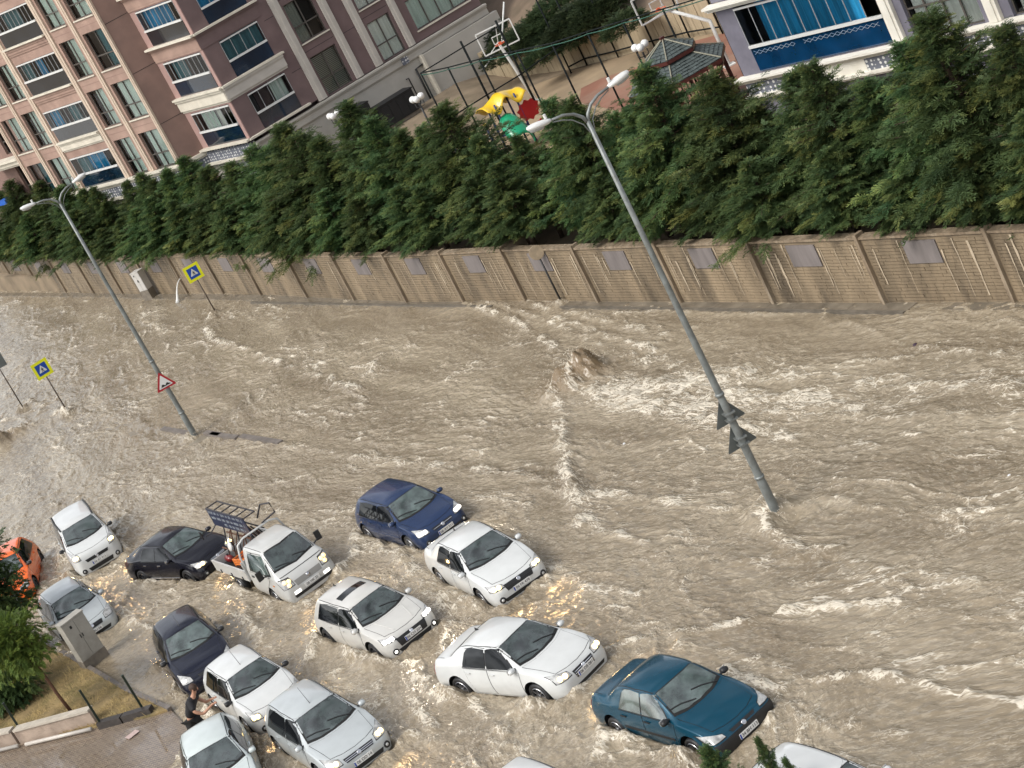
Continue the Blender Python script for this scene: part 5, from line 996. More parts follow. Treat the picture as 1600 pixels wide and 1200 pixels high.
SPR2 = [spray(12, .032, .30, .35, 40 + i) for i in range(4)]
leafy('young_tree', (-14.86, 52.05, .1), [(0, 0, 0), (-.08, .02, .8), (-.12, .05, 1.6), (-.25, .1, 2.1)], [((-.25, .0, 2.75), (.75, .75, .6)), ((.15, -.1, 2.35), (.42, .42, .4)), ((-.85, .2, 2.6), (.7, .6, .65)), ((-1.1, .4, 3.1), (.5, .5, .4)), ((-.2, .1, 2.1), (.4, .45, .35))], 2100, M_LEAFY, 'young tree with a thin reddish trunk and light green leaves on the dry verge', 'tree', .055, .8)
leafy('round_shrub', (-17.0, 55.3, .1), [(0, 0, 0), (0, 0, .5)], [((0, 0, .7), (1.0, 1.0, .75)), ((.4, -.2, .55), (.55, .6, .5)), ((-.9, .2, .8), (.9, .9, .9))], 3000, M_LEAFD, 'large dark green shrub on the dry verge behind the young tree', 'shrub', .05, .85, .35)
leafy('tall_shrub', (*ground_pt(-22, 925, 2.6), .1), [(0, 0, 0), (0, 0, 2.2)], [((0, 0, 2.1), (.95, .95, 1.3)), ((.3, 0, 3.2), (.75, .75, .6))], 2800, M_LEAFD, 'tall dark bush at the left picture edge over the orange car', 'shrub', .07, .85, .3)
def tip(name, base, H, label, n=.9):
    o = copy_tree(PROTO[1]); o.location = base; f_ = H / 5.6; o.scale = (f_ * n, f_ * n, f_); o.name = 'conifer'; tag(o, label, 'tree', 'conifers below the camera at the lower edge'); return o
# ------------------------------------------------------------------ buildings
M_TERRA = mat('terracotta_render', (.335, .225, .18), .85, var=.16, vscale=1.2, stain=(.24, .15, .12), stain_amt=.5)
M_BROWN = mat('brown_render', (.215, .135, .11), .85, var=.15, vscale=.9, stain=(.15, .10, .085), stain_amt=.5)
M_MAROON = mat('maroon_render', (.155, .105, .102), .85, var=.14, vscale=1.0, stain=(.115, .075, .075), stain_amt=.5)
M_PINKC = mat('pink_cream_pilaster', (.52, .42, .33), .8, var=.08, vscale=2); M_ROSE = mat('rose_render', (.35, .225, .20), .85, var=.08, vscale=2)
M_CREAM = mat('cream_moulding', (.62, .575, .48), .75, var=.10, vscale=1.5, stain=(.42, .38, .31), stain_amt=.5)
M_GREYC = mat('grey_cream_base_wall', (.43, .405, .36), .85, var=.08, vscale=.8, stain=(.33, .31, .27), stain_amt=.6)
M_GREYP = mat('grey_cream_pilaster', (.47, .435, .39), .8, var=.08, vscale=2)
M_VIOL = mat('violet_grey_render', (.165, .158, .195), .85, var=.15, vscale=1.2, stain=(.11, .105, .13), stain_amt=.6)
M_WHITEM = mat('white_moulding', (.74, .71, .63), .7, var=.06, vscale=2, stain=(.55, .50, .40), stain_amt=.4)
M_FRAMEB = mat('brown_window_frame', (.085, .075, .065), .5); M_FRAMEW = mat('white_window_frame', (.62, .62, .60), .45)
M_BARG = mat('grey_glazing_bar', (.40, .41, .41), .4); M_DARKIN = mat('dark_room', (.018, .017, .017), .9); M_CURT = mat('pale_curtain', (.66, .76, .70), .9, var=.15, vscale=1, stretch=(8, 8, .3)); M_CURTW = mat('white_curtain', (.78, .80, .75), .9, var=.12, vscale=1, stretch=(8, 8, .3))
M_CURTB = mat('blue_curtain', (.015, .26, .50), .85, var=.4, vscale=1.2, stretch=(5, 5, .25)); M_CURTT = mat('teal_curtain', (.07, .19, .22), .85, var=.25, vscale=1.2, stretch=(5, 5, .3)); M_BLIND = mat('slatted_blind', (.28, .29, .25), .7)
M_BLUEGL = mat('dark_blue_glass', (.005, .016, .032), .05, spec=.8, coat=.6, var=.5, vscale=.8); M_GREYGL = mat('smoked_glass', (.012, .016, .022), .06, spec=.8, coat=.6, var=.4, vscale=.8)
def glass_clear():
    m = bpy.data.materials.new('window_glass'); m.use_nodes = True; nt = m.node_tree; nt.nodes.clear(); N = nt.nodes.new
    o = N('ShaderNodeOutputMaterial'); mx = N('ShaderNodeMixShader'); tr = N('ShaderNodeBsdfTransparent'); gl = N('ShaderNodeBsdfGlossy'); gl.inputs['Roughness'].default_value = .03; tr.inputs['Color'].default_value = (.93, .96, .95, 1)
    lw_ = N('ShaderNodeFresnel'); lw_.inputs['IOR'].default_value = 1.55; nt.links.new(lw_.outputs[0], mx.inputs[0]); nt.links.new(tr.outputs[0], mx.inputs[1]); nt.links.new(gl.outputs[0], mx.inputs[2]); nt.links.new(mx.outputs[0], o.inputs[0]); return m
M_CLEAR = glass_clear()
def lattice_mat():
    m = bpy.data.materials.new('lattice_relief'); m.use_nodes = True; nt = m.node_tree; b = nt.nodes['Principled BSDF']; N = nt.nodes.new
    tc_ = N('ShaderNodeTexCoord'); vo = N('ShaderNodeTexVoronoi'); vo.inputs['Scale'].default_value = 6.5; vo.inputs['Randomness'].default_value = .25; nt.links.new(tc_.outputs['Object'], vo.inputs['Vector'])
    mr_ = N('ShaderNodeMapRange'); mr_.inputs['From Min'].default_value = .30; mr_.inputs['From Max'].default_value = .38; nt.links.new(vo.outputs['Distance'], mr_.inputs['Value']); mx = N('ShaderNodeMix'); mx.data_type = 'RGBA'
    mx.inputs['A'].default_value = (.66, .66, .64, 1); mx.inputs['B'].default_value = (.13, .14, .17, 1); nt.links.new(mr_.outputs[0], mx.inputs['Factor']); nt.links.new(mx.outputs['Result'], b.inputs['Base Color']); b.inputs['Roughness'].default_value = .7; return m
M_LATT = lattice_mat()
class Facade:
    """plane through plan point P at angle ang; s along it, z up, o outwards; meshes are relative to the building root"""
    def __init__(s, root, base, P, ang):
        s.root = root; s.b = Vector((base[0], base[1])); s.P = Vector(P); s.a = R(ang); s.u = Vector((math.cos(s.a), math.sin(s.a))); s.n = Vector((s.u.y, -s.u.x))
    def pt(s, x, z, o=0): q_ = s.P + s.u * x + s.n * o - s.b; return (q_.x, q_.y, z)
    def boxm(s, mb, s0, s1, z0, z1, o0, o1, mi=0):
        P = [s.pt(x, z, o) for z in (z0, z1) for o in (o0, o1) for x in (s0, s1)]
        mb.add(P, [(0, 1, 3, 2), (4, 6, 7, 5), (0, 4, 5, 1), (2, 3, 7, 6), (0, 2, 6, 4), (1, 5, 7, 3)], mi)
    def box(s, name, s0, s1, z0, z1, o0, o1, m_, par=None):
        mb = MB(); s.boxm(mb, s0, s1, z0, z1, o0, o1); return mb.build(name, m_, par or s.root)
    def wall(s, s0, s1, z0, z1, ops, m_, o1=0, th=.30, name='wall'):
        xs = sorted({s0, s1} | {v for o in ops for v in o[:2] if s0 < v < s1}); zs = sorted({z0, z1} | {v for o in ops for v in o[2:4] if z0 < v < z1}); mb = MB()
        for i in range(len(xs) - 1):
            run = None
            for j in range(len(zs) - 1):
                cx, cz = (xs[i] + xs[i + 1]) / 2, (zs[j] + zs[j + 1]) / 2
                solid = not any(o[0] < cx < o[1] and o[2] < cz < o[3] for o in ops)
                if solid: run = [zs[j], zs[j + 1]] if run is None else [run[0], zs[j + 1]]
                if (not solid or j == len(zs) - 2) and run: s.boxm(mb, xs[i], xs[i + 1], run[0], run[1], o1 - th, o1); run = None
        return mb.build(name, m_, s.root)
    def pleat(s, s0, s1, z0, z1, o, m_, par, name='curtain', amp=.035, per=.16):
        n = max(4, int((s1 - s0) / per * 4)); V = []
        for i in range(n + 1):
            x = s0 + (s1 - s0) * i / n; w_ = o + amp * math.sin(2 * math.pi * (s1 - s0) / per * i / n) * (1 + .4 * math.sin(i * .9))
            V += [s.pt(x, z0, w_), s.pt(x, z1, w_)]
        return mesh_obj(name, V, [(2 * i, 2 * i + 2, 2 * i + 3, 2 * i + 1) for i in range(n)], m_, par, True)
    def window(s, s0, s1, z0, z1, curt=None, cov=(0, 1), fm=None, o=0, nm=2, tz=.36, deep=.14, dark=True):
        fm = fm or M_FRAMEB; fw = .055; mb = MB(); od = o - deep
        s.boxm(mb, s0, s0 + fw, z0, z1, od - .06, od); s.boxm(mb, s1 - fw, s1, z0, z1, od - .06, od); s.boxm(mb, s0 + fw, s1 - fw, z0, z0 + fw, od - .06, od); s.boxm(mb, s0 + fw, s1 - fw, z1 - fw, z1, od - .06, od)
        w_ = mb.build('window', fm, s.root); zt = z0 + (z1 - z0) * tz
        xs = [s0 + fw + (s1 - s0 - 2 * fw) * i / nm for i in range(nm + 1)]
        for i in range(1, nm): s.box('mullion', xs[i] - .03, xs[i] + .03, z0 + fw, z1 - fw, od - .055, od - .005, fm, w_)
        if tz: s.box('transom', s0 + fw, s1 - fw, zt - .03, zt + .03, od - .05, od + .004, fm, w_)
        for i in range(nm):
            for a, b in (((z0 + fw, zt - .03), (zt + .03, z1 - fw)) if tz else ((z0 + fw, z1 - fw),)):
                e0 = xs[i] + (.03 if i else 0); e1 = xs[i + 1] - (.03 if i < nm - 1 else 0); mesh_obj('pane', [s.pt(e0, a, od - .03), s.pt(e1, a, od - .03), s.pt(e1, b, od - .03), s.pt(e0, b, od - .03)], [(0, 1, 2, 3)], M_CLEAR, w_)
        if curt: s.pleat(s0 + (s1 - s0) * cov[0], s0 + (s1 - s0) * cov[1], z0 - .02, z1 + .02, od - .10, curt, w_)
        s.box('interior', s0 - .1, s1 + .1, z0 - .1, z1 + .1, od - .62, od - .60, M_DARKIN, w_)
        return w_
    def blind(s, s0, s1, z0, z1, o, par):
        mb = MB(); n = int((z1 - z0) / .085)
        for i in range(n): s.boxm(mb, s0, s1, z0 + i * .085, z0 + i * .085 + .055, o - .01, o + .012)
        q_ = mb.build('blind', M_BLIND, par); q_['kind'] = 'stuff'
    def balcony(s, s0, s1, zb, zr, zt, npan, curt, low, o=.02, open_=(), cov=(.05, .9), par=None):
        fr = s.box('balcony_glazing', s0, s1, zt - .07, zt, o - .10, o, M_FRAMEW); s.box('rail', s0, s1, zr, zr + .10, o - .10, o + .05, M_FRAMEW, fr)
        s.box('lower_glass', s0, s1, zb, zr, o - .05, o - .02, low, fr)
        for i in range(npan + 1):
            x = s0 + (s1 - s0) * i / npan; s.box('glazing_bar', x - .009, x + .009, zr + .10, zt - .07, o - .05, o - .02, M_BARG, fr)
            if i < npan and i not in open_: x2 = s0 + (s1 - s0) * (i + 1) / npan; mesh_obj('pane', [s.pt(x + .016, zr + .1, o - .045), s.pt(x2 - .016, zr + .1, o - .045), s.pt(x2 - .016, zt - .07, o - .045), s.pt(x + .016, zt - .07, o - .045)], [(0, 1, 2, 3)], M_CLEAR, fr)
        if curt:
            for c_, a, b in curt: s.pleat(s0 + (s1 - s0) * a, s0 + (s1 - s0) * b, zb + .1, zt + .05, o - .35, c_, fr, per=.22)
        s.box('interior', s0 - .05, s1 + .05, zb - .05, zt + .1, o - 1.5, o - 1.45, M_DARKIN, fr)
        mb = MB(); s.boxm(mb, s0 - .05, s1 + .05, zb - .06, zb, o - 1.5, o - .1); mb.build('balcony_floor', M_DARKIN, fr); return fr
    def ledge(s, name, s0, s1, z0, steps, m_, par=None):   # stacked mouldings: (height, projection)
        mb = MB(); z = z0
        for h_, pr in steps: s.boxm(mb, s0, s1, z, z + h_, -.05, pr); z += h_
        return mb.build(name, m_, par or s.root)

# --- the brown apartment block
PA = (-9.85, 104.1); BW = (-8.5, 104.35); PC = (-5.9, 100.1)
apt = empty('apartment_building', (*PA, 0), 0, 'brown and terracotta apartment block with cream bands and glazed balconies, upper left', 'building')
A = Facade(apt, PA, PA, -54); FL = [4.74 + 2.86 * k for k in range(7)]; ZT = 23.5
cols = [(-2.42, -.45), (-5.02, -3.32), (-12.68, -10.92), (-15.2, -13.4)]
ops = [(a, b, z, z + 2.08) for a, b in cols for z in FL[:6]] + [(-10.28, -5.78, z - .04, z + 1.82) for z in FL[:6]]
A.wall(-15.6, -.02, 4.75, ZT, ops, M_TERRA)
rb = random.Random(3)
for k, z in enumerate(FL[:6]):
    for a, b in cols:
        dk = rb.random() < .22; A.window(a, b, z, z + 2.08, M_CURT if not dk else M_CURTT, (.22 + rb.uniform(-.12, .12), 1) if not dk else (.45, 1), nm=2 if (b - a) > 1.8 else 2, tz=.37)
        A.box('window_sill', a - .06, b + .06, z - .06, z, -.02, .07, M_CREAM); A.box('spandrel_joint', a - .1, b + .1, z - .42, z - .40, -.01, .004, M_GAP if False else M_BROWN)
    cset = {0: [(M_CURTB, .3, .72), (M_CURTT, .05, .28)], 1: [(M_CURTB, .02, .24), (M_CURTT, .5, .7)], 2: [(M_CURTT, .0, .2), (M_CURTB, .35, .52)], 3: [(M_CURTT, .2, .6)], 4: [(M_CURTB, .1, .4)], 5: None}[k]
    A.balcony(-10.25, -5.8, z, z + .74, z + 1.8, 6 if k == 0 else 10, cset, M_BLUEGL if k == 0 else M_GREYGL, .04)
    if k == 1: A.ledge('balcony_spandrel', -10.32, -5.72, z - .62, [(.10, .05), (.34, .12), (.10, .18), (.10, .26)], M_CREAM)
    else:
        A.ledge('balcony_spandrel', -10.32, -5.72, z - .55, [(.12, .05), (.16, .09), (.16, .13)], M_TERRA) if k else None
        A.ledge('balcony_sill', -10.36, -5.68, z - .11, [(.09, .24)], M_CREAM)
for a, b in ((-.26, .02), (-2.98, -2.62), (-5.66, -5.22), (-10.86, -10.40), (-13.2, -12.86), (-15.66, -15.36)):
    A.box('pilaster', a, b, 4.75, ZT, -.02, .10, M_PINKC); A.box('pilaster_band', (a + b) / 2 - .035, (a + b) / 2 + .035, 4.75, ZT, .10, .125, M_PINKC)
A.ledge('cornice', -15.8, .15, 4.42, [(.10, .12), (.10, .2), (.12, .3)], M_CREAM); A.box('lattice_band', -15.7, .0, 3.85, 4.42, -.3, .06, M_LATT); A.ledge('lower_cornice', -15.8, .15, 3.70, [(.14, .22)], M_CREAM)
A.wall(-15.7, 0, .9, 3.70, [(-14.5, -11.5, 1.6, 3.4), (-9.8, -6.2, 1.4, 3.4), (-4.6, -2.6, 1.5, 3.4)], M_GREYC)
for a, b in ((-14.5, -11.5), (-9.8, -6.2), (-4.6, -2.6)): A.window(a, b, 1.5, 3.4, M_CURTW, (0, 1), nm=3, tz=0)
A2 = Facade(apt, PA, (PA[0] - .588 * 15.7 + .809 * .9, PA[1] + .809 * 15.7 + .588 * .9), -54)
A2.wall(-9, 0, 0.9, ZT, [(-2.6, -.9, z, z + 2.05) for z in FL[:6]], M_BROWN)
for z in FL[:6]: A2.window(-2.6, -.9, z, z + 2.05, None, nm=2); 
A2.ledge('balcony_spandrel', -4.2, -.1, 6.95, [(.12, .7), (.25, .8), (.12, .95)], M_CREAM); A2.box('corner_pilaster', -.75, -.35, 4.4, 6.9, .0, .5, M_ROSE)
A2.box('blue_awning', -5.2, -4.1, 5.0, 5.25, .2, .9, mat('blue_awning', (.01, .10, .45), .6))
# blank wall between block and bay
ang_b = math.degrees(math.atan2(BW[1] - PA[1], BW[0] - PA[0])); lb_ = math.hypot(BW[0] - PA[0], BW[1] - PA[1]); B = Facade(apt, PA, PA, ang_b)
B.wall(.03, lb_ + .3, .9, ZT, [], M_BROWN)
for z in (6.95, 9.8, 12.6, 15.5): B.box('wall_joint', .03, lb_ + .1, z, z + .025, -.01, .006, M_GAP)
B.ledge('cornice', .03, lb_ + .1, 4.45, [(.10, .12), (.18, .22)], M_CREAM); B.box('lattice_band', .05, lb_ + .02, 3.9, 4.45, -.2, .05, M_LATT)
ang_l = math.degrees(math.atan2(PC[1] - BW[1], PC[0] - BW[0])); ll = math.hypot(PC[0] - BW[0], PC[1] - BW[1])
BL = Facade(apt, PA, PC, ang_l); C = Facade(apt, PA, PC, 24)
BZ = [4.88, 7.75, 10.6, 13.45, 16.3]
BL.wall(-ll, 0, 4.75, ZT, [(-4.35, -.30, z - .02, z + 1.9) for z in BZ], M_ROSE); 
C.wall(.05, 4.2, 4.75, ZT, [(.95, 3.25, z - .02, z + 1.9) for z in BZ], M_MAROON)
for k, z in enumerate(BZ):
    BL.balcony(-4.35, -.32, z, z + .76, z + 1.86, 8, [[(M_CURT, .1, .45), (M_CURTW, .5, .62)], [(M_CURTT, .05, .4)], [(M_CURTB, .02, .7)], [(M_CURTB, .1, .9)], None][k], M_BLUEGL if k < 2 else M_GREYGL, .04)
    C.balcony(.97, 3.23, z, z + .76, z + 1.86, 4, [[(M_CURT, .6, .95)], [(M_CURTT, .0, 1)], [(M_CURTB, 0, 1)], [(M_CURTT, .1, .9)], None][k], M_BLUEGL, .04)
    mm = M_CREAM if k == 1 else M_TERRA; pr = .14 if k == 1 else .06
    if k:
        BL.ledge('balcony_spandrel', -ll + .02, pr * .6, z - .88, [(.12, .05), (.50, pr), (.12, pr + .08)], mm); C.ledge('balcony_spandrel', -pr * .5, 3.55, z - .88, [(.12, .05), (.50, pr), (.12, pr + .08)], M_GREYP if k == 1 else M_MAROON)
    BL.ledge('balcony_sill', -ll + .0, .12, z - .13, [(.10, .30)], M_CREAM); C.ledge('balcony_sill', -.1, 3.65, z - .13, [(.10, .28)], M_CREAM if k < 3 else M_GREYP)
BL.box('lattice_band', -ll + .05, -.1, 4.05, 4.62, -.2, .06, M_LATT); BL.ledge('cornice', -ll, .1, 3.92, [(.13, .2)], M_CREAM)
BL.wall(-ll, 0, .9, 3.92, [(-4.0, -.4, 1.2, 3.7)], M_GREYC); BL.window(-4.0, -.4, 1.2, 3.7, M_CURTW, (0, 1), fm=M_FRAMEW, nm=3, tz=0)
# flat maroon part with grey pilasters
cw = [(4.84, 6.42), (8.46, 9.86)]; CZ = [4.62, 7.5, 10.36, 13.2]
cops = [(a, b, z, z + 2.1) for a, b in cw for z in CZ] + [(10.95, 14.3, z + .5, z + 2.1) for z in CZ]
C.wall(4.2, 14.88, 4.6, ZT, cops, M_MAROON, .0)
for k, z in enumerate(CZ):
    for j, (a, b) in enumerate(cw):
        w_ = C.window(a, b, z, z + 2.1, M_CURTW if (j or k > 1) else None, (.0, .95) if j else (.05, .45), nm=2, tz=.40)
        if j == 0 and k == 0: C.blind(a + .05, b - .05, z + .05, z + 2.05, -.30, w_)
        if j == 0 and k == 1: C.pleat(a, a + .75, z, z + 2.1, -.36, M_BLIND, w_)
        if k: C.box('window_sill', a - .08, b + .08, z - .07, z - .01, -.02, .09, M_CREAM)
        C.box('wall_joint', a - .1, b + .1, z - .45, z - .43, -.01, .005, M_GAP)
    C.window(10.95, 14.3, z + .5, z + 2.1, M_CURT, (0, 1), nm=4, tz=0); C.box('window_sill', 10.85, 14.4, z + .42, z + .49, -.02, .1, M_CREAM)
    C.box('wall_joint', 7.05, 7.82, z + 2.3, z + 2.32, -.01, .005, M_GAP); C.box('wall_joint', 3.6, 4.18, z + 1.9, z + 1.92, -.01, .005, M_GAP)
for a, b in ((4.20, 4.68), (6.60, 7.02), (7.84, 8.27), (10.02, 10.42)):
    C.box('pilaster', a, b, 4.62, ZT, -.02, .12, M_GREYP); C.box('pilaster_band', (a + b) / 2 - .06, (a + b) / 2 + .06, 4.62, ZT, .12, .16, M_GREYP)
C.ledge('cornice', .1, 15.0, 3.95, [(.07, .06), (.36, .14), (.09, .22), (.09, .30)], M_GREYC); 
C.wall(.1, 15.2, .5, 3.95, [], M_GREYC); C.wall(10.3, 15.35, .5, 3.98, [], M_GREYC, .35, .35, 'base_wall'); C.box('white_edge_strip', 10.22, 10.34, .5, 4.02, -.01, .42, M_CREAM)
C.box('vent_grille', 9.2, 9.62, 3.98, 4.38, .14, .17, M_LATT)
for pts_ in ([(9.0, 3.3), (9.15, 3.3), (9.15, 1.9), (9.0, 1.8)], [(10.35, 3.55), (9.75, 3.5), (9.75, 1.2)]):
    mb = MB(); mb.tube([C.pt(x, z, .12) for x, z in pts_], .06 if pts_[0][0] > 10 else .035, 8); mb.build('drain_pipe', M_BLACKP, apt, True)
# body of the block behind the facades and roof
mb = MB(); rel_ = lambda p, o: (p[0] - PA[0] + o[0], p[1] - PA[1] + o[1])
E1 = (PC[0] + .914 * 14.86, PC[1] + .407 * 14.86); E0 = (PA[0] - .588 * 24, PA[1] + .809 * 24)
fp = [rel_(E0, (1.5, 2.5)), rel_(PA, (1.2, 2.0)), rel_(BW, (.6, 2.0)), rel_(PC, (.5, 1.8)), rel_(E1, (-.02, .3)), rel_(E1, (-6, 14)), rel_(E0, (8, 18))]
mb.poly(fp, .5, ZT + .3); mb.build('building_core', M_MAROON, apt)
# --- boxes and lamps at its foot
gx_, gy_ = 1.15, 101.4
g1 = empty('generator', (gx_, gy_, 1.85), R(24), 'black steel generator housing against the pale base wall of the brown block', 'generator'); M_GEN = mat('black_steel', (.008, .009, .011), .5, var=.2, vscale=3)
mb = MB(); mb.box((0, 0, .75), (2.2, .9, 1.1)); mb.build('housing', M_GEN, g1); mb = MB(); mb.box((0, 0, 1.33), (2.3, .98, .06)); mb.build('lid', M_GEN, g1); mb = MB(); mb.box((0, 0, .12), (2.0, .8, .2)); mb.build('base', M_CONC, g1)
for i in range(4): mb = MB(); mb.box((-.75 + i * .5, -.46, .75), (.40, .02, .9)); mb.build('louvre_panel', M_GEN, g1)
g2 = empty('black_cupboard', (gx_ - 1.75, gy_ - .75, 1.85), R(24), 'tall black cupboard left of the generator housing', 'cupboard'); mb = MB(); mb.box((0, 0, .95), (1.15, .8, 1.8)); mb.build('housing', M_GEN, g2); mb = MB(); mb.box((0, 0, 1.87), (1.22, .88, .05)); mb.build('lid', M_GEN, g2); mb = MB(); mb.box((0, -.41, .95), (1.0, .02, 1.6)); mb.build('door', M_GEN, g2)
mb = MB(); tp_ = [(-8, 101.5), (-5.9, 99.2), (1.8, 100.3), (2.9, 101.2), (4.6, 104.3), (-5.7, 99.9)]; bt_ = [(-12, 98), (-7, 93.5), (3.2, 95.0), (6.5, 98.5), (7.8, 106), (-5.7, 100.2)]; mb.add([(*p, 1.0) for p in bt_] + [(*p, 1.85) for p in tp_], [(6, 7, 8, 9, 10, 11)] + [(i, (i + 1) % 6, 6 + (i + 1) % 6, 6 + i) for i in range(6)]); o = mb.build('terrace', M_EARTH); o['kind'] = 'structure'
M_GLOBE = mat('opal_globe', (.80, .80, .78), .25, coat=.5)
def globe_lamp(x, y, H_, label):
    root = empty('globe_lamp', (x, y, 1.0), 0, label, 'lamp', 'park lamps with opal globes'); mb = MB(); mb.tube([(0, 0, 0), (0, 0, H_ - .25)], .045, 8); mb.build('post', M_SBLK, root, True)
    for a in (20, 140, 260):
        c, s_ = math.cos(R(a)) * .24, math.sin(R(a)) * .24; mb = MB(); mb.tube([(0, 0, H_ - .45), (c, s_, H_ - .42), (c, s_, H_ - .2)], .02, 6); ar = mb.build('arm', M_SBLK, root, True)
        mb = MB(); mb.lathe([(.001, -.17), (.09, -.145), (.15, -.08), (.17, 0), (.15, .08), (.09, .145), (.001, .17)], (c, s_, H_), 14); mb.build('globe', M_GLOBE, ar, True)
globe_lamp(2.15, 92.6, 3.05, 'three-globe park lamp in front of the black generator'); globe_lamp(10.66, 79.2, 3.05, 'three-globe park lamp beside the gazebo roof'); globe_lamp(-1.72, 99.2, 3.1, 'three-globe park lamp peeping over the conifers before the maroon facade')
# --- blue-grey building on the right
PB = (12.93, 70.0); blu = empty('apartment_building', (*PB, 0), 0, 'violet-grey building with white mouldings and big blue curtained glazing, upper right', 'building'); D = Facade(blu, PB, PB, -55)
DZ = [3.06, 5.92, 8.78, 11.64]
dop = []
for z in DZ: dop += [(0, 6.18, z, z + 2.5), (7.0, 9.85, z - .05, z + 2.3), (10.95, 14.2, z - .05, z + 2.3), (15.5, 19, z - .05, z + 2.3)]
D.wall(-.85, 24, 2.6, 15, dop + [(-.9, 6.2, 5.56, 5.9)], M_VIOL)
for k, z in enumerate(DZ):
    D.balcony(.03, 6.15, z + .02, z + .92, z + 2.46, 9, [(M_CURTB, .12, .84)], mat('deep_blue_glass', (.003, .028, .075), .05, spec=.8, coat=.5, var=.6, vscale=.7), .06, open_=(7,))
    D.pleat(.75, 5.1, z + .1, z + .9, .005, M_CURTB, D.root, 'curtain_reflection_panel') if False else None
    for a, b in ((7.0, 9.85), (10.95, 14.2), (15.5, 19)): D.window(a, b, z - .05, z + 2.3, M_CURTW, (.08, .95), nm=4, tz=.42); D.box('window_sill', a - .08, b + .08, z - .14, z - .06, -.02, .16, mat('ochre_sill', (.60, .47, .28), .7))  # window sills get a warm ochre colour
    D.ledge('cornice', -1.08, 24, z - .30, [(.08, .16), (.09, .26), (.08, .38)], M_WHITEM)
    if k == 0:
        for a, b in ((-.85, 2.75), (4.72, 24)): D.box('lattice_band', a, b, 2.30, 2.76, -.05, .12, M_LATT)
        D.box('plain_panel', 2.76, 4.71, 2.30, 2.76, -.05, .13, M_WHITEM); D.ledge('lower_cornice', -.98, 24, 2.12, [(.08, .18), (.10, .26)], M_WHITEM)
for a, b in ((6.22, 6.68), (10.12, 10.58), (14.5, 14.95), (19.3, 19.75)):
    D.box('pilaster', a, b, 3.03, 15, -.02, .16, M_WHITEM); D.box('pilaster_band', a + .12, b - .12, 3.03, 15, .16, .21, M_WHITEM)
D.wall(-.72, 24, -.3, 2.12, [(4.55, 6.3, .45, 1.92), (9.3, 11.6, .45, 1.92), (14, 16, .45, 1.92)], M_VIOL)
for a, b in ((4.55, 6.3), (9.3, 11.6), (14, 16)): D.window(a, b, .45, 1.92, None, nm=3, tz=0)
for x in (.6, 1.2): D.box('wall_rib', x - .05, x + .05, -.3, 2.1, .0, .05, M_VIOL)
mb = MB(); uu = D.u; nn_ = D.n; q0 = uu * -.84 - nn_ * 1.7; q1 = uu * 24 - nn_ * 1.7; mb.poly([(q0.x, q0.y), (q1.x, q1.y), (q1.x - nn_.x * 12, q1.y - nn_.y * 12), (q0.x - nn_.x * 12, q0.y - nn_.y * 12)][::-1], -.3, 15.2)
mb.build('building_core', M_VIOL, blu); D.box('side_wall', -.85, -.62, -.3, 15, -14, -.31, M_VIOL)
# white ornament strips etched on the blue lower glass
for (a, b) in ((.15, 2.2), (2.5, 6.0)):
    mb = MB(); n = int((b - a) / .13)
    for i in range(n):
        x = a + i * .13; mb.add([D.pt(x, 3.72 + .07 * (i % 2), .062), D.pt(x + .13, 3.79 - .07 * (i % 2), .062), D.pt(x + .13, 3.805 - .07 * (i % 2), .062), D.pt(x, 3.735 + .07 * (i % 2), .062)], [(0, 1, 2, 3)]); mb.add([D.pt(x, 3.86 - .07 * (i % 2), .062), D.pt(x + .13, 3.79 + .07 * (i % 2), .062), D.pt(x + .13, 3.805 + .07 * (i % 2), .062), D.pt(x, 3.875 - .07 * (i % 2), .062)], [(0, 1, 2, 3)])
    o = mb.build('etched_ornament', mat('etched_glass', (.30, .36, .42), .5), blu); o['kind'] = 'stuff'
# ------------------------------------------------------------------ court, playground, gazebo behind the conifers
M_REDC = mat('red_court_surface', (.25, .115, .075), .8, var=.25, vscale=.35, stain=(.30, .21, .15), stain_amt=.8); M_SAND = mat('sandy_court', (.33, .245, .155), .9, var=.2, vscale=.5, bump=.3, bscale=10, stain=(.22, .17, .11), stain_amt=.6)
mb = MB(); mb.add([(8.2, 72, 1.006), (16.2, 72, 1.006), (16.2, 89.0, 1.006), (9.8, 97.0, 1.006), (2.8, 101.6, 1.006), (2.6, 92, 1.006)], [(0, 1, 2, 3, 4, 5)]); o = mb.build('sports_court', M_SAND); o['kind'] = 'structure'
rc = [ground_pt(905, 160, 1.01), ground_pt(908, 138, 1.01), ground_pt(940, 122, 1.01), ground_pt(1010, 100, 1.01), ground_pt(1030, 78, 1.01), ground_pt(1130, 52, 1.01), ground_pt(1175, 60, 1.01), ground_pt(1240, 110, 1.01), ground_pt(1200, 170, 1.01), ground_pt(1020, 185, 1.01)]
mb = MB(); mb.add([(*p, 1.012) for p in rc], [tuple(range(len(rc)))]); o = mb.build('court_red_zone', M_REDC); o['kind'] = 'structure'
M_BOARD = mat('board_marked_concrete', (.40, .325, .215), .85, var=.14, vscale=2, bump=.5, bscale=8, stretch=(3, 3, .3), stain=(.27, .215, .14), stain_amt=.7)
rw = [(6.3, 104.9), (7.9, 101.5), (9.0, 99.0), (9.9, 97.2), (11.7, 94.9), (13.2, 93.1), (14.6, 91.0), (15.8, 88.6), (17.2, 85.5), (19, 81)]
rwo = empty('retaining_wall', (*rw[0], 0), 0, 'sandy board-marked concrete retaining wall behind the ball court', 'wall'); b0 = Vector(rw[0]); pr_ = random.Random(4)
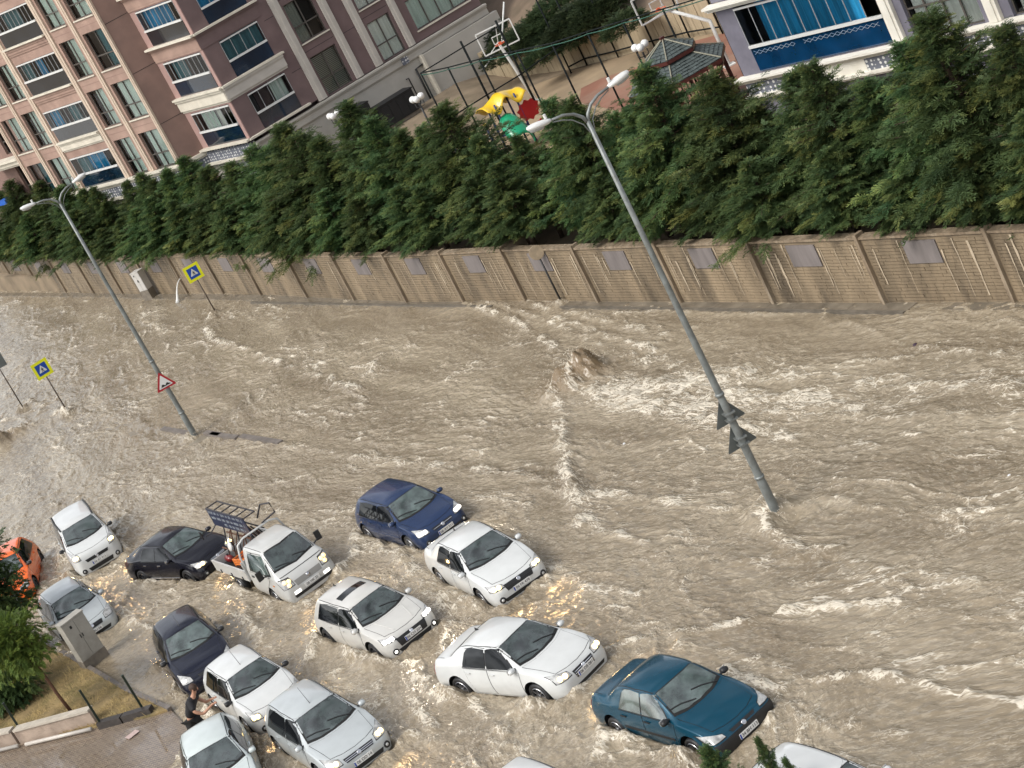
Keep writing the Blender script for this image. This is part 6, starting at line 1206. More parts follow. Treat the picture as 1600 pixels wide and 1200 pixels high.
for a, b in zip(rw[:-1], rw[1:]):
    a, b = Vector(a), Vector(b); L_ = (b - a).length; u = (b - a) / L_; k = max(1, round(L_ / .55)); nrm = Vector((-u.y, u.x))
    for i in range(k):
        c = a + u * (L_ * (i + .5) / k) - b0 + nrm * pr_.uniform(.12, .16) * (1 if nrm.y > 0 else -1); mb = MB(); mb.box((c.x, c.y, 1.6), (L_ / k - .02, .3, 2.05 + pr_.uniform(-.03, .06)), 0, ident_M(math.atan2(u.y, u.x))); mb.build('wall_panel', M_BOARD, rwo)
# the slope above it
hs = MB(); rows = []
for j, (off, z) in enumerate(((.25, 2.45), (2, 2.9), (5, 4.0), (10, 6.2), (18, 9.5), (34, 14))):
    rows.append([(p[0] + off * .55, p[1] + off * .85, z + .25 * math.sin(p[0] * 1.7 + j)) for p in [(5.2, 108)] + rw + [(26, 66)]])
n_ = len(rows[0]); hs.add([v for r0 in rows for v in r0], [(j * n_ + i, j * n_ + i + 1, (j + 1) * n_ + i + 1, (j + 1) * n_ + i) for j in range(len(rows) - 1) for i in range(n_ - 1)])
o = hs.build('hillside', mat('scrubby_slope', (.20, .145, .10), .95, var=.3, vscale=.5, bump=.8, bscale=5, stain=(.10, .085, .05), stain_amt=.7), None, True); o['kind'] = 'structure'
# creeping junipers on the slope
rj = np.random.default_rng(12)
M_JUN = leaf_mat('juniper_foliage', (.022, .040, .022), (.045, .075, .035), (.09, .12, .05))
def juniper(name_i, x, y, z, rx_, ry_, h_, label):
    n = int(520 * rx_ * ry_) + 150; th_ = rj.uniform(0, 6.28, n); rr = np.sqrt(rj.random(n)); px_ = np.cos(th_) * rr * rx_; py_ = np.sin(th_) * rr * ry_; pz = h_ * (1 - rr ** 2) * rj.uniform(.4, 1, n) + (px_ * .25 + py_ * .35) * .35
    root = empty('juniper_shrub', (x, y, z), 0, label, 'shrub', 'creeping junipers on the slope'); d = np.stack([np.cos(th_) + rj.normal(0, .4, n), np.sin(th_) + rj.normal(0, .4, n), rj.uniform(.0, .9, n)], 1)
    crown_mesh('foliage', np.stack([px_, py_, pz + .05], 1), d, rj.uniform(.9, 1.5, n), np.clip(rj.normal(.42, .18) + rj.normal(0, .1, n), 0, 1), SPR, M_JUN, root)
    mb = MB(); mb.tube([(0, 0, -.1), (.1, .05, h_ * .6)], [.05, .02], 6); mb.build('stem', M_BARK, root); return root
J = [((800, 78), 2.6, 1.5, 1.0, 'directly above the left backboard'), ((835, 62), 2.8, 1.7, 1.1, 'left of the middle of the slope'), ((872, 50), 2.8, 1.6, 1.0, 'in the middle of the slope'), ((905, 38), 3.0, 1.8, 1.1, 'behind the third fence post'), ((935, 22), 3.2, 1.6, 1.0, 'at the upper picture edge'), ((870, 20), 3.6, 1.6, 1.0, 'high on the slope at the picture edge'), ((975, 42), 2.7, 1.0, .7, 'small one right of the others'), ((845, 92), 2.4, .8, .5, 'hanging over the retaining wall'), ((905, 60), 2.5, 1.0, .6, 'hanging over the wall beside the middle'), ((780, 60), 2.6, 1.0, .9, 'beside the corner of the brown block')]
for i, (q_, z, r0, h_, wh) in enumerate(J): x, y = ground_pt(*q_, z); juniper(i, x, y, z - .15, r0, r0 * .8, h_, 'spreading dark juniper on the slope, %s' % wh)
# fence
M_FEN = mat('dark_fence_steel', (.010, .013, .013), .85, spec=.2); M_NET = mat('green_cord', (.02, .09, .06), .6)
fe = empty('court_fence', (2.8, 91.3, 1.0), 0, 'tall black post and rail fence round the ball court', 'fence'); f0 = Vector((2.8, 91.3))
def fpost(x, y, H_, rad=.045): mb = MB(); mb.tube([(x - f0.x, y - f0.y, 0), (x - f0.x, y - f0.y, H_)], rad, 6); mb.build('fence_post', M_FEN, fe, True)
def frail(a, b, z, rad=.03, m_=None, sag=0): 
    mb = MB(); P_ = [(a[0] + (b[0] - a[0]) * t - f0.x, a[1] + (b[1] - a[1]) * t - f0.y, z - sag * 4 * t * (1 - t)) for t in [i / 8 for i in range(9)]]; mb.tube(P_, rad, 6); mb.build('fence_rail', m_ or M_FEN, fe, True)
front = [(2.8, 91.3), (3.92, 89.2), (5.2, 87.3), (6.6, 84.8), (7.87, 82.5), (9.22, 81.1), (10.5, 79.6), (11.9, 77.9), (13.4, 76.0)]
for p_ in front: fpost(*p_, 4.22)
for a, b in zip(front[:-1], front[1:]): frail(a, b, 4.2); frail((a[0], a[1] - .06), (b[0], b[1] - .06), 4.12, .022, M_NET, .04)
side = [(2.8, 91.3), (5.1, 92.3), (7.0, 92.4 + .6)]
for p_ in side[1:]: fpost(*p_, 4.5, .06)
for a, b in zip(side[:-1], side[1:]): frail(a, b, 4.2); frail(a, b, 1.75, .035)
frail(side[-1], (9.4, 94.9), 1.75, .035)
back = [(9.45, 96.6), (10.3, 96.6), (11.6, 94.7), (13.1, 92.8), (14.45, 90.8), (15.5, 88.5)]
for p_ in back: fpost(*p_, 4.6)
for a, b in zip(back[:-1], back[1:]): frail(a, b, 4.5); frail(a, b, .35, .04)
for (u0, v0), (u1, v1) in (((1060, 68), (1125, 25)), ((1120, 112), (1150, 95))):
    pass
# basketball stands
M_WST = mat('white_steel', (.66, .66, .63), .45, var=.08, vscale=6); M_ORNG = mat('orange_hoop', (.62, .10, .03), .5)
def hoop_stand(base, elbow, head, board_c, yaw, bw_, label):
    root = empty('basketball_stand', (base[0], base[1], 1.0), 0, label, 'basketball hoop'); b_ = Vector((base[0], base[1], 1.0)); v = lambda p: Vector(p) - b_
    mb = MB(); mb.tube([(0, 0, 0), v(elbow), v(head)], [.09, .085, .07], 10); mb.build('post', M_WST, root, True); mb = MB(); mb.box((0, 0, .03), (.5, .5, .06)); mb.build('base_plate', M_WST, root)
    Mz = Matrix.Rotation(yaw, 3, 'Z'); c = v(board_c); bd = MB(); h_ = bw_ * .62
    for (cx_, cz_, sx_, sz_) in ((0, h_ / 2, bw_, .06), (0, -h_ / 2, bw_, .06), (-bw_ / 2, 0, .06, h_), (bw_ / 2, 0, .06, h_)): bd.box(c + Mz @ Vector((cx_, 0, cz_)), (sx_, .05, sz_), 0, Mz)
    bo = bd.build('backboard_frame', M_WST, root); inner = MB()
    for (cx_, cz_, sx_, sz_) in ((0, .1, .5, .04), (0, -.25, .5, .04), (-.25, -.075, .04, .35), (.25, -.075, .04, .35)): inner.box(c + Mz @ Vector((cx_, -.01, cz_)), (sx_, .03, sz_), 0, Mz)
    inner.build('target_square', M_WST, bo); st_ = MB(); st_.tube([v(head), c + Mz @ Vector((-bw_ * .35, .04, -h_ / 2))], .02, 6); st_.build('stay', M_WST, root); st_ = MB(); st_.tube([v(head), c + Mz @ Vector((bw_ * .1, .04, h_ / 2))], .02, 6); st_.build('stay', M_WST, root)
    hp = MB(); hc = c + Mz @ Vector((0, -.33, -.27)); hp.tube([hc + Mz @ Vector((.23 * math.cos(a), .23 * math.sin(a), 0)) for a in [i * math.pi / 10 for i in range(21)]], .018, 6); hp.box(c + Mz @ Vector((0, -.06, -.27)), (.15, .12, .1), 0, Mz); hp.build('hoop', M_ORNG, bo); return root
hoop_stand((7.15, 94.4), (6.95, 94.6, 3.0), (6.75, 94.2, 4.35), (6.80, 93.9, 4.62), R(-8), 1.75, 'white frame basketball hoop left of the court above the playground')
hoop_stand((14.1, 82.2), (14.25, 83.0, 2.9), (12.85, 83.3, 4.1), (12.5, 83.1, 4.6), R(10), 1.8, 'white basketball hoop on a bent white post beside the violet-grey building')
# playground: yellow canopy, green tube slide mouth, red panel and rocker
pg = empty('play_tower', (5.15, 86.3, 1.0), R(20), 'play tower with wavy yellow canopy, blue posts, green tube slide and red splash panels', 'playground'); MY = mat('yellow_plastic', (.78, .50, .01), .35, coat=.3); MG = mat('green_plastic', (.005, .30, .14), .35, coat=.3); MR = mat('red_plastic', (.42, .008, .012), .35, coat=.3); MBp = mat('blue_steel', (.015, .03, .12), .4)
for sx in (-.6, .6):
    for sy in (-.5, .5): mb = MB(); mb.tube([(sx, sy, 0), (sx, sy, 2.55)], .055, 8); mb.build('post', MBp, pg, True)
V_ = []; nx, ny = 22, 10
for j in range(ny + 1):
    for i in range(nx + 1):
        x = -1.15 + 2.3 * i / nx; y = -.75 + 1.5 * j / ny; z = 2.75 + .22 * math.cos(x * 5.4) * (abs(y) / .75) - .42 * (abs(y) / .75) ** 1.5 + .12 * math.cos(x * 2.7); V_.append((x, y, z))
F_ = [(j * (nx + 1) + i, j * (nx + 1) + i + 1, (j + 1) * (nx + 1) + i + 1, (j + 1) * (nx + 1) + i) for j in range(ny) for i in range(nx)]; o = mesh_obj('canopy', V_, F_, MY, pg, True); md = o.modifiers.new('t', 'SOLIDIFY'); md.thickness = .03
mb = MB(); mb.box((0, 0, 1.0), (1.25, 1.05, .06)); mb.build('deck', MBp, pg)
V_ = []
for j in range(9):
    t = j / 8; cx_ = -.35 - .15 * t; cy_ = -.55 - 1.3 * t; cz_ = 1.55 - .95 * t ** 1.2; rr = .42 + .10 * math.sin(t * 3)
    for i in range(13): a = R(-30 + 240 * i / 12); V_.append((cx_ + rr * math.cos(a) * 1.15, cy_, cz_ + rr * math.sin(a)))
o = mesh_obj('tube_slide', V_, [(j * 13 + i, j * 13 + i + 1, (j + 1) * 13 + i + 1, (j + 1) * 13 + i) for j in range(8) for i in range(12)], MG, pg, True); md = o.modifiers.new('t', 'SOLIDIFY'); md.thickness = .03
for (c, s0_) in (((.95, -.55, 1.55), .62), ((1.15, -.9, .75), .32), ((1.6, -.7, .7), .30)):
    mb = MB(); P_ = []; 
    for i in range(20): a = 2 * math.pi * i / 20; r0 = s0_ * (1 if i % 2 else .8) ; P_.append((c[0] + r0 * math.cos(a) * 1.1, c[2] + r0 * math.sin(a) * .8))
    plate_poly(mb, P_, c[1], .06, 0); mb.build('splash_panel', MR, pg)
mb = MB(); mb.tube([(.2, -.6, 1.1), (1.3, -.8, .45), (1.3, -.8, -.0)], .04, 6); mb.build('handrail', M_WST, pg, True)
pg.scale = (.88, .88, .95)
tr_ = empty('play_net', (3.6, 86.6, 1.0), R(15), 'low row of blue and yellow climbing posts left of the play tower', 'playground'); 
for i in range(5):
    x = -2.0 + i * .85; mb = MB(); mb.tube([(x, 0, 0), (x, 0, 1.35 + .2 * (i % 2))], .05, 8); mb.build('post', MBp, tr_, True); mb = MB(); mb.lathe([(.001, -.09), (.08, -.06), (.10, 0), (.08, .06), (.001, .09)], (x, 0, 1.42 + .2 * (i % 2)), 10); mb.build('cap', MY, tr_, True)
mb = MB(); mb.tube([(-2, 0, .9), (1.4, 0, 1.1)], .035, 6); mb.build('rope_bar', M_WST, tr_, True); mb = MB(); mb.box((-.6, 0, 1.25), (.7, .08, .16)); mb.build('yellow_board', MY, tr_)
x, y = ground_pt(966, 197, 1.4); sr = empty('spring_rider', (x, y, 1.0), R(30), 'small yellow spring rider peeping between the conifers', 'playground'); mb = MB(); mb.lathe([(.001, .2), (.14, .25), (.2, .5), (.12, .75), (.001, .82)], (0, 0, 0), 10); mb.build('seat', mat('pale_yellow_plastic', (.65, .45, .18), .4), sr, True); mb = MB(); mb.tube([(0, 0, 0), (0, 0, .25)], .08, 8); mb.build('spring', M_SBLK, sr)
# gazebo
gz = empty('gazebo', (11.2, 76.6, 1.0), R(12), 'hexagonal two-tier gazebo with grey shingle roof and dark red timber frame', 'gazebo'); M_SHG = mat('grey_shingle', (.062, .078, .076), .7, var=.3, vscale=5, bump=.4, bscale=25, randv=.25); M_RT = mat('dark_red_timber', (.085, .022, .016), .5, var=.25, vscale=5); M_HIP = mat('pale_hip_trim', (.26, .25, .19), .7)
def hexp(r0, z, k): a = R(60 * k); return Vector((r0 * math.cos(a), r0 * math.sin(a), z))
def roof_tier(r0, z0, r1, z1, nrow, nm_):
    for k in range(6):
        a0, b0_, a1, b1 = hexp(r0, z0, k), hexp(r0, z0, k + 1), hexp(r1, z1, k), hexp(r1, z1, k + 1); mesh_obj('roof_board', [a0, b0_, b1, a1], [(0, 1, 2, 3)], M_SHG, gz)
        nr = ((b0_ - a0).cross(a1 - a0)).normalized()
        if nr.z < 0: nr = -nr
        mb = MB()
        for r_i in range(nrow):
            t0, t1 = r_i / nrow, (r_i + 1.25) / nrow; t1 = min(t1, 1); L0, L1 = a0.lerp(a1, t0), b0_.lerp(b1, t0); U0, U1 = a0.lerp(a1, t1), b0_.lerp(b1, t1); nc = max(2, int((L1 - L0).length / .24))
            for c in range(nc):
                f0_, f1_ = (c + .06) / nc, (c + .94) / nc
                if (r_i + c) % 2 and False: continue
                hh = .035 + .02 * ((c * 7 + r_i * 3) % 3) / 2; P_ = [L0.lerp(L1, f0_) + nr * hh, L0.lerp(L1, f1_) + nr * hh, U0.lerp(U1, f1_) + nr * .006, U0.lerp(U1, f0_) + nr * .006, L0.lerp(L1, f0_) + nr * .003, L0.lerp(L1, f1_) + nr * .003]; mb.add(P_, [(0, 1, 2, 3), (4, 5, 1, 0), (0, 3, 4), (1, 5, 2)])
        q_ = mb.build('shingles', M_SHG, gz); q_['kind'] = 'stuff'
        mb = MB(); mb.tube([a0 + nr * .05, a1 + nr * .05], .03, 6); mb.build('hip_trim', M_HIP, gz)
        mb = MB(); u_ = (b0_ - a0); c = (a0 + b0_) / 2 - Vector((0, 0, .07)); mb.box(c, (u_.length, .05, .14), 0, ident_M(math.atan2(u_.y, u_.x))); mb.build('fascia', M_RT, gz)
roof_tier(2.2, 2.05, .95, 2.62, 7, 'lower'); roof_tier(1.15, 2.78, .06, 3.35, 6, 'upper')
mb = MB(); mb.poly([tuple(hexp(.92, 0, k))[:2] for k in range(6)], 2.56, 2.78); mb.build('lantern_frame', M_RT, gz); mb = MB(); mb.box((0, 0, 3.4), (.16, .16, .22)); mb.build('finial', M_RT, gz)
for k in range(6):
    p_ = hexp(1.95, 0, k); mb = MB(); mb.box((p_.x, p_.y, 1.02), (.13, .13, 2.0)); mb.build('post', M_RT, gz); q_ = hexp(1.95, 0, k + 1); u_ = q_ - p_; M3 = ident_M(math.atan2(u_.y, u_.x)); c = (p_ + q_) / 2
    for zz in (.75, .15, 1.55): mb = MB(); mb.box((c.x, c.y, zz), (u_.length - .14, .06, .07), 0, M3); mb.build('rail', M_RT, gz)
    for i in range(7):
        c = p_.lerp(q_, (i + 1) / 8); mb = MB(); mb.box((c.x, c.y, .45), (.05, .03, .53), 0, M3); mb.build('baluster', M_RT, gz); mb = MB(); mb.box((c.x, c.y, 1.75), (.05, .03, .34), 0, M3); mb.build('baluster', M_RT, gz)
mb = MB(); mb.poly([tuple(hexp(2.2, 0, k))[:2] for k in range(6)], .005, .1); mb.build('floor', M_CONC, gz)
# wooden stakes on the slope and a white conduit
for (a_, b_, z0, lab) in (((796, 5), (783, 62), 3.4, 'upper pale leaning stake on the slope beside the left backboard'), ((775, 82), (757, 102), 2.6, 'short pale stake leaning at the end of the retaining wall')):
    x0, y0 = ground_pt(*b_, z0); mb = MB(); dx_ = (a_[0] - b_[0]) / 31; mb.tube([(0, 0, -.1), (dx_ + .9 if False else .95, 0, 1.6 if b_[1] < 80 else .45)], .05, 6); o = mb.build('leaning_stake', M_WST, None, True); o.location = (x0, y0, z0); tag(o, lab, 'stake')
# conifer tips rising from below the picture edge in front of the teal and white cars
tip('conifer_top', (.15, 30.6, 0), 2.6, 'bushy conifer top below the nose of the teal saloon') if False else None
# ------------------------------------------------------------------ flatbed truck with its load
(tp, th_) = cp('truck'); TW = paint('truck_white_paint', (.52, .52, .50)); troot = empty('pickup_truck', tp, R(th_), 'small white flatbed truck with yellow lit headlights and a rusty frame on its bed', 'truck')
st = [(.02, 1.66, 1.64, .60, .80, 1.05, .84, .65, .83, .45, .38), (.10, 1.735, 1.70, .64, .83, 1.06, .86, .65, .85, .42, .33), (.75, 1.775, 1.73, .63, .835, 1.06, .87, .65, .86, .42, .28),
      (1.31, 1.715, 1.665, .61, .83, 1.05, .875, .65, .87, .42, .28), (1.90, 1.115, 1.085, .72, .82, 1.0, .875, .62, .87, .40, .28), (2.10, .985, .96, .69, .79, .88, .86, .56, .85, .38, .25), (2.24, .80, .78, .64, .74, .70, .81, .50, .80, .34, .22), (2.31, .56, .55, .58, .68, .48, .72, .40, .70, .32, .24)]
ts = Shell(st, (1.29,), .37, {1: .5, 3: .5, 4: .4}, TW, .5)
b = bpy.data.objects.new('cab', ts.mesh); COL.objects.link(b); parent_to(b, troot)
def tws(e, nm, m_, off):
    ts.patch(nm, 'z', [(1.80 + e, -.655 - e), (1.90 + e, 0), (1.80 + e, .655 + e)], [(1.36 - e, -.565 - e), (1.42 - e, 0), (1.36 - e, .565 + e)], m_, troot, off, 14, 6, 1, .01)
tws(.04, 'windscreen_surround', M_GAP, .003); tws(0, 'windscreen', M_GLASS, .008)
for yy in (.30, -.30): ts.line([(1.86, yy + .12), (1.80, yy - .08), (1.76, yy - .28)], 'z', M_BLACKP, troot, 'wiper', .025, .022)
for sg in (-1, 1):
    ts.patch('window_surround', 'y', [(.32, 1.08), (1.72, 1.06)], [(.36, 1.63), (1.34, 1.62)], M_BLACKP, troot, .002, 10, 4, sg, .01); ts.patch('side_window', 'y', [(.36, 1.11), (1.64, 1.09)], [(.40, 1.59), (1.30, 1.585)], M_GLASSL, troot, .008, 10, 4, sg, .01)
    ts.patch('door_gap', 'y', [(.26, .36), (.92, .36)], [(.26, 1.055), (1.66, 1.03)], M_GAP, troot, .0025, 8, 6, sg, .004); d_ = ts.patch('door', 'y', [(.275, .375), (.905, .375)], [(.275, 1.045), (1.64, 1.02)], TW, troot, .0055, 8, 6, sg, .006)
    h_ = ts.hit('y', .42, .92, sg); mb = MB(); mb.box(h_[0] + h_[1] * .02, (.14, .02, .05)); mb.build('handle', M_BLACKP, d_)
    mb = MB(); mb.box((1.55, sg * 1.02, 1.22), (.06, .17, .27), 0, Matrix.Rotation(R(-10 * sg), 3, 'Z')); mo = mb.build('mirror', M_BLACKP, troot); mb = MB(); mb.tube([(1.60, sg * .80, 1.10), (1.57, sg * .98, 1.15)], .02, 6); mb.build('mirror_arm', M_BLACKP, mo)
    ts.patch('headlight_surround', 'x', [(sg * .46, .67), (sg * .80, .67)], [(sg * .50, .93), (sg * .83, .97)], M_GAP, troot, .003, 8, 5, 1, .02); hl = ts.patch('headlight', 'x', [(sg * .48, .69), (sg * .78, .69)], [(sg * .52, .90), (sg * .81, .94)], M_LAMPOFF, troot, .012, 8, 5, 1, .02)
    for yy, zz in ((.56, .84), (.68, .86), (.62, .75)):
        h_ = ts.hit('x', sg * yy, zz)
        if h_: mb = MB(); mb.lathe([(.06, 0), (.055, .02), (.001, .03)], h_[0] + h_[1] * .012, 10, 0, h_[1].to_track_quat('Z', 'Y').to_matrix()); mb.build('lamp_glow', M_LAMPON, hl, True)
    ts.patch('fog_light', 'x', [(sg * .40, .44), (sg * .60, .44)], [(sg * .40, .52), (sg * .60, .52)], M_LAMPW, troot, .014, 4, 3, 1, .03)
    h_ = ts.hit('y', 1.72, .80, sg); mb = MB(); mb.box(h_[0] + h_[1] * .012, (.07, .02, .04)); mb.build('indicator', M_AMBER, troot)
    ts.line([(1.25, sg * .56), (.7, sg * .585), (.15, sg * .58)], 'z', M_GAP, troot, 'roof_moulding', .014, .004)
ts.patch('grille', 'x', [(-.42, .62), (.42, .62)], [(-.44, .78), (.44, .78)], mat('grey_grille', (.22, .215, .20), .4), troot, .008, 12, 3, 1, .02); ts.patch('bonnet_gap', 'x', [(-.70, .985), (.70, .985)], [(-.70, 1.0), (.70, 1.0)], M_GAP, troot, .004, 14, 1, 1, .004)
ts.patch('lower_intake', 'x', [(-.62, .34), (.62, .34)], [(-.64, .42), (.64, .42)], M_BLACKP, troot, .012, 14, 2, 1, .03)
mb = MB(); mb.box((2.335, 0, .52), (.014, .50, .115)); pl = mb.build('number_plate', M_PLATE, troot); plate_text(pl, Vector((2.344, .0, .52)), Matrix.Rotation(R(90), 3, 'Z') @ Matrix.Rotation(R(90), 3, 'X'), '06 HK 35'); h_ = ts.hit('x', 0, .72); mb = MB(); mb.lathe([(.06, 0), (.055, .012), (.001, .014)], h_[0] + h_[1] * .012, 12, 0, h_[1].to_track_quat('Z', 'Y').to_matrix()); mb.build('badge', M_BADGE, troot, True)
# hoop behind the cab roof
mb = MB(); mb.tube([(.02, -.78, .95), (.02, -.80, 1.45), (.04, -.70, 1.80), (.04, -.45, 1.90), (.04, .45, 1.90), (.04, .70, 1.80), (.02, .80, 1.45), (.02, .78, .95)], .03, 8); mb.build('rear_hoop', TW, troot, True)
# bed
M_BEDF = mat('bed_floor_wet', (.055, .058, .06), .3, .3, var=.3, vscale=3)
x0, x1, yb = -2.55, -.06, .86
mb = MB(); mb.box(((x0 + x1) / 2, 0, .70), (x1 - x0, 2 * yb - .04, .06)); mb.build('bed_floor', M_BEDF, troot)
for sg in (-1, 1):
    mb = MB(); mb.box(((x0 + x1) / 2, sg * yb, .84), (x1 - x0, .035, .33)); s_ = mb.build('side_board', TW, troot)
    mb = MB(); mb.box(((x0 + x1) / 2, sg * yb, 1.015), (x1 - x0, .055, .03)); mb.build('top_rail', TW, s_)
    for xx in (-2.1, -1.3, -.5): mb = MB(); mb.box((xx, sg * (yb + .028), .72), (.05, .02, .12)); mb.build('hinge', M_BLACKP, s_)
mb = MB(); mb.box((x0, 0, .84), (.035, 2 * yb, .33)); mb.build('tailboard', TW, troot); mb = MB(); mb.box((x1, 0, 1.0), (.04, 2 * yb, .60)); mb.build('headboard', TW, troot)
for i in range(6): mb = MB(); mb.box(((x0 + x1) / 2, -.7 + i * .28, .735), (x1 - x0 - .1, .012, .01)); mb.build('floor_rib', M_BLACKP, troot)
mb = MB(); mb.box((-.6, 0, .42), (3.6, .7, .2)); mb.build('chassis', M_GAP, troot)
for wx in (-1.29,):
    for sg in (-1, 1): mb = MB(); mb.box((wx, sg * .7, .62), (.8, .30, .04)); mb.build('mudguard', M_GAP, troot)
for x in (-1.29, 1.29):
    for sg in (-1, 1): wheel_parts('truckw', .31, 0, M_RIM, troot, x, sg)
# the frame carried on the bed: a rack with a dark sign board on top
def tloc(x, y, z): c, s_ = math.cos(R(th_)), math.sin(R(th_)); return (tp[0] + x * c - y * s_, tp[1] + x * s_ + y * c, tp[2] + z)
M_RUST = mat('rusty_steel', (.10, .045, .025), .8, .1, var=.4, vscale=8, bump=.3, bscale=40); M_DKST = mat('dark_painted_steel', (.022, .02, .024), .5, var=.4, vscale=6); M_BNAVY = mat('navy_sign_board', (.012, .018, .05), .45, var=.3, vscale=5); M_FADED = mat('faded_lettering', (.24, .27, .30), .7, var=.4, vscale=14)
rk = empty('steel_rack', tloc(-1.35, .05, .735), R(th_), 'rusty steel rack with a navy lettered board on top, standing on the truck bed', 'rack')
bz0, bz1 = 1.02, 1.58; bx0, bx1 = -1.55, 1.25; by = .02; bd_ = .20
mb = MB(); mb.box(((bx0 + bx1) / 2, by - bd_, (bz0 + bz1) / 2), (bx1 - bx0, .03, bz1 - bz0)); bo = mb.build('sign_board', M_BNAVY, rk)
rl = random.Random(2)
for r_i, (z, a, b) in enumerate(((1.49, -1.45, 1.1), (1.31, -1.40, 1.05), (1.14, -.6, .9))):
    x = a
    while x < b:
        w_ = rl.uniform(.12, .36); w_ = min(w_, b - x); mb = MB(); n = int(w_ / .055)
        for q_ in range(max(n, 1)): mb.box((x + q_ * .055 + .02, by - bd_ - .018, z), (.032, .004, rl.uniform(.06, .10)))
        o = mb.build('lettering', M_FADED, bo); o['kind'] = 'stuff'; x += w_ + .08
for i in range(6):
    xx = bx0 + (bx1 - bx0) * i / 5; mb = MB(); mb.tube([(xx, by - bd_, bz1), (xx, by + bd_, bz1)], .02, 6); mb.build('cross_bar', M_DKST, rk); 
for (y_, z_) in ((by + bd_, bz1), (by + bd_, bz0), (by - bd_, bz1 + .01), (by, .62), (by + .3, .30), (by - .35, .30)):
    mb = MB(); mb.tube([(bx0, y_, z_), (bx1, y_, z_)], .024, 6); mb.build('long_bar', M_DKST if z_ > .9 else M_RUST, rk)
for i in range(5):
    xx = -1.1 + i * .52; mb = MB(); mb.tube([(xx, by - .45, .02), (xx, by - .12, bz0)], .022, 6); mb.build('upright', M_RUST if i % 2 else M_DKST, rk); mb = MB(); mb.tube([(xx, by + .45, .02), (xx, by + .12, bz0)], .022, 6); mb.build('upright', M_DKST, rk)
    if i < 4: mb = MB(); mb.tube([(xx, by - .42, .1), (xx + .52, by - .18, bz0 - .1)], .016, 6); mb.build('brace', M_RUST, rk); mb = MB(); mb.tube([(xx + .52, by + .42, .1), (xx, by + .18, bz0 - .1)], .016, 6); mb.build('brace', M_RUST, rk)
mb = MB(); mb.tube([(1.2, by + .2, 1.35), (1.55, by + .35, 1.75), (1.9, by + .5, 1.75), (1.95, by + .5, 1.45), (1.35, by + .2, 1.2)], .025, 6); mb.build('hook_frame', M_DKST, rk)
mb = MB(); mb.tube([(-1.55, by, 1.1), (-1.9, by - .35, .75), (-1.95, by - .5, .75)], .022, 6); mb.build('rear_arm', M_DKST, rk); mb = MB(); mb.tube([(-1.95, by - .62, .70), (-1.95, by - .62, .95), (-2.02, by - .62, .95)], .025, 6); mb.build('bracket', M_DKST, rk)
mb = MB(); mb.lathe([(.001, -.02), (.14, -.02), (.15, 0), (.14, .03), (.001, .035)], (-.55, by - .42, .52), 18, 0, Matrix.Rotation(R(75), 3, 'X')); mb.build('white_disc', M_LAMPW2, rk, True)
# plastic crate and red canister
M_CRO = mat('orange_plastic', (.75, .22, .05), .45, var=.1, vscale=8); cr_ = empty('crate', tloc(-.92, -.42, .735), R(th_ + 12), 'orange slatted plastic crate on the truck bed behind the cab', 'crate')
for z in (.05, .13, .21):
    for (cx_, cy_, sx_, sy_) in ((0, -.2, .62, .02), (0, .2, .62, .02), (-.3, 0, .02, .4), (.3, 0, .02, .4)): mb = MB(); mb.box((cx_, cy_, z + .18), (sx_, sy_, .045)); mb.build('slat', M_CRO, cr_)
for i in range(5): mb = MB(); mb.box((-.24 + i * .12, 0, .22), (.06, .38, .015)); mb.build('slat', M_CRO, cr_)
for sx in (-.3, .3):
    for sy in (-.2, .2): mb = MB(); mb.box((sx, sy, .3), (.035, .035, .24)); mb.build('corner_post', M_CRO, cr_)
bk = empty('black_box', tloc(-.88, -.45, .735), R(th_ + 5), 'low black box under the orange crate', 'box'); mb = MB(); mb.box((0, 0, .08), (.7, .5, .16)); mb.build('tray', M_BLACKP, bk); mb = MB(); mb.box((0, 0, .17), (.72, .52, .02)); mb.build('rim', M_BLACKP, bk)
cn_ = empty('canister', tloc(-2.25, -.45, .735), R(th_), 'dark red round canister at the tail of the truck bed', 'canister'); mb = MB(); mb.lathe([(.001, -.2), (.09, -.18), (.115, -.11), (.115, .11), (.09, .18), (.001, .2)], (0, 0, .12), 14, 0, Matrix.Rotation(R(90), 3, 'Y')); mb.build('tank', mat('dark_red_paint', (.18, .012, .012), .25, coat=.6), cn_, True); mb = MB(); mb.tube([(0, 0, .22), (0, 0, .28)], .03, 8); mb.build('cap', M_BLACKP, cn_)

# ------------------------------------------------------------------ the man pushing the white hatchback
def skin(name, J, E_, root_i, mat_, parent, lv=2):
    me = bpy.data.meshes.new(name); me.from_pydata([j[:3] for j in J], E_, []); o = bpy.data.objects.new(name, me); COL.objects.link(o)
    sm = o.modifiers.new('s', 'SKIN'); sm.use_smooth_shade = True
    for i, v in enumerate(me.skin_vertices[0].data): v.radius = (J[i][3], J[i][4] if len(J[i]) > 4 else J[i][3]); v.use_root = (i == root_i)
    sb = o.modifiers.new('b', 'SUBSURF'); sb.levels = lv; sb.render_levels = lv
    dg = bpy.context.evaluated_depsgraph_get(); m2 = bpy.data.meshes.new_from_object(o.evaluated_get(dg)); bpy.data.objects.remove(o); m2.materials.clear(); m2.materials.append(mat_)
    m2.polygons.foreach_set('use_smooth', [True] * len(m2.polygons)); o = bpy.data.objects.new(name, m2); COL.objects.link(o); return parent_to(o, parent)
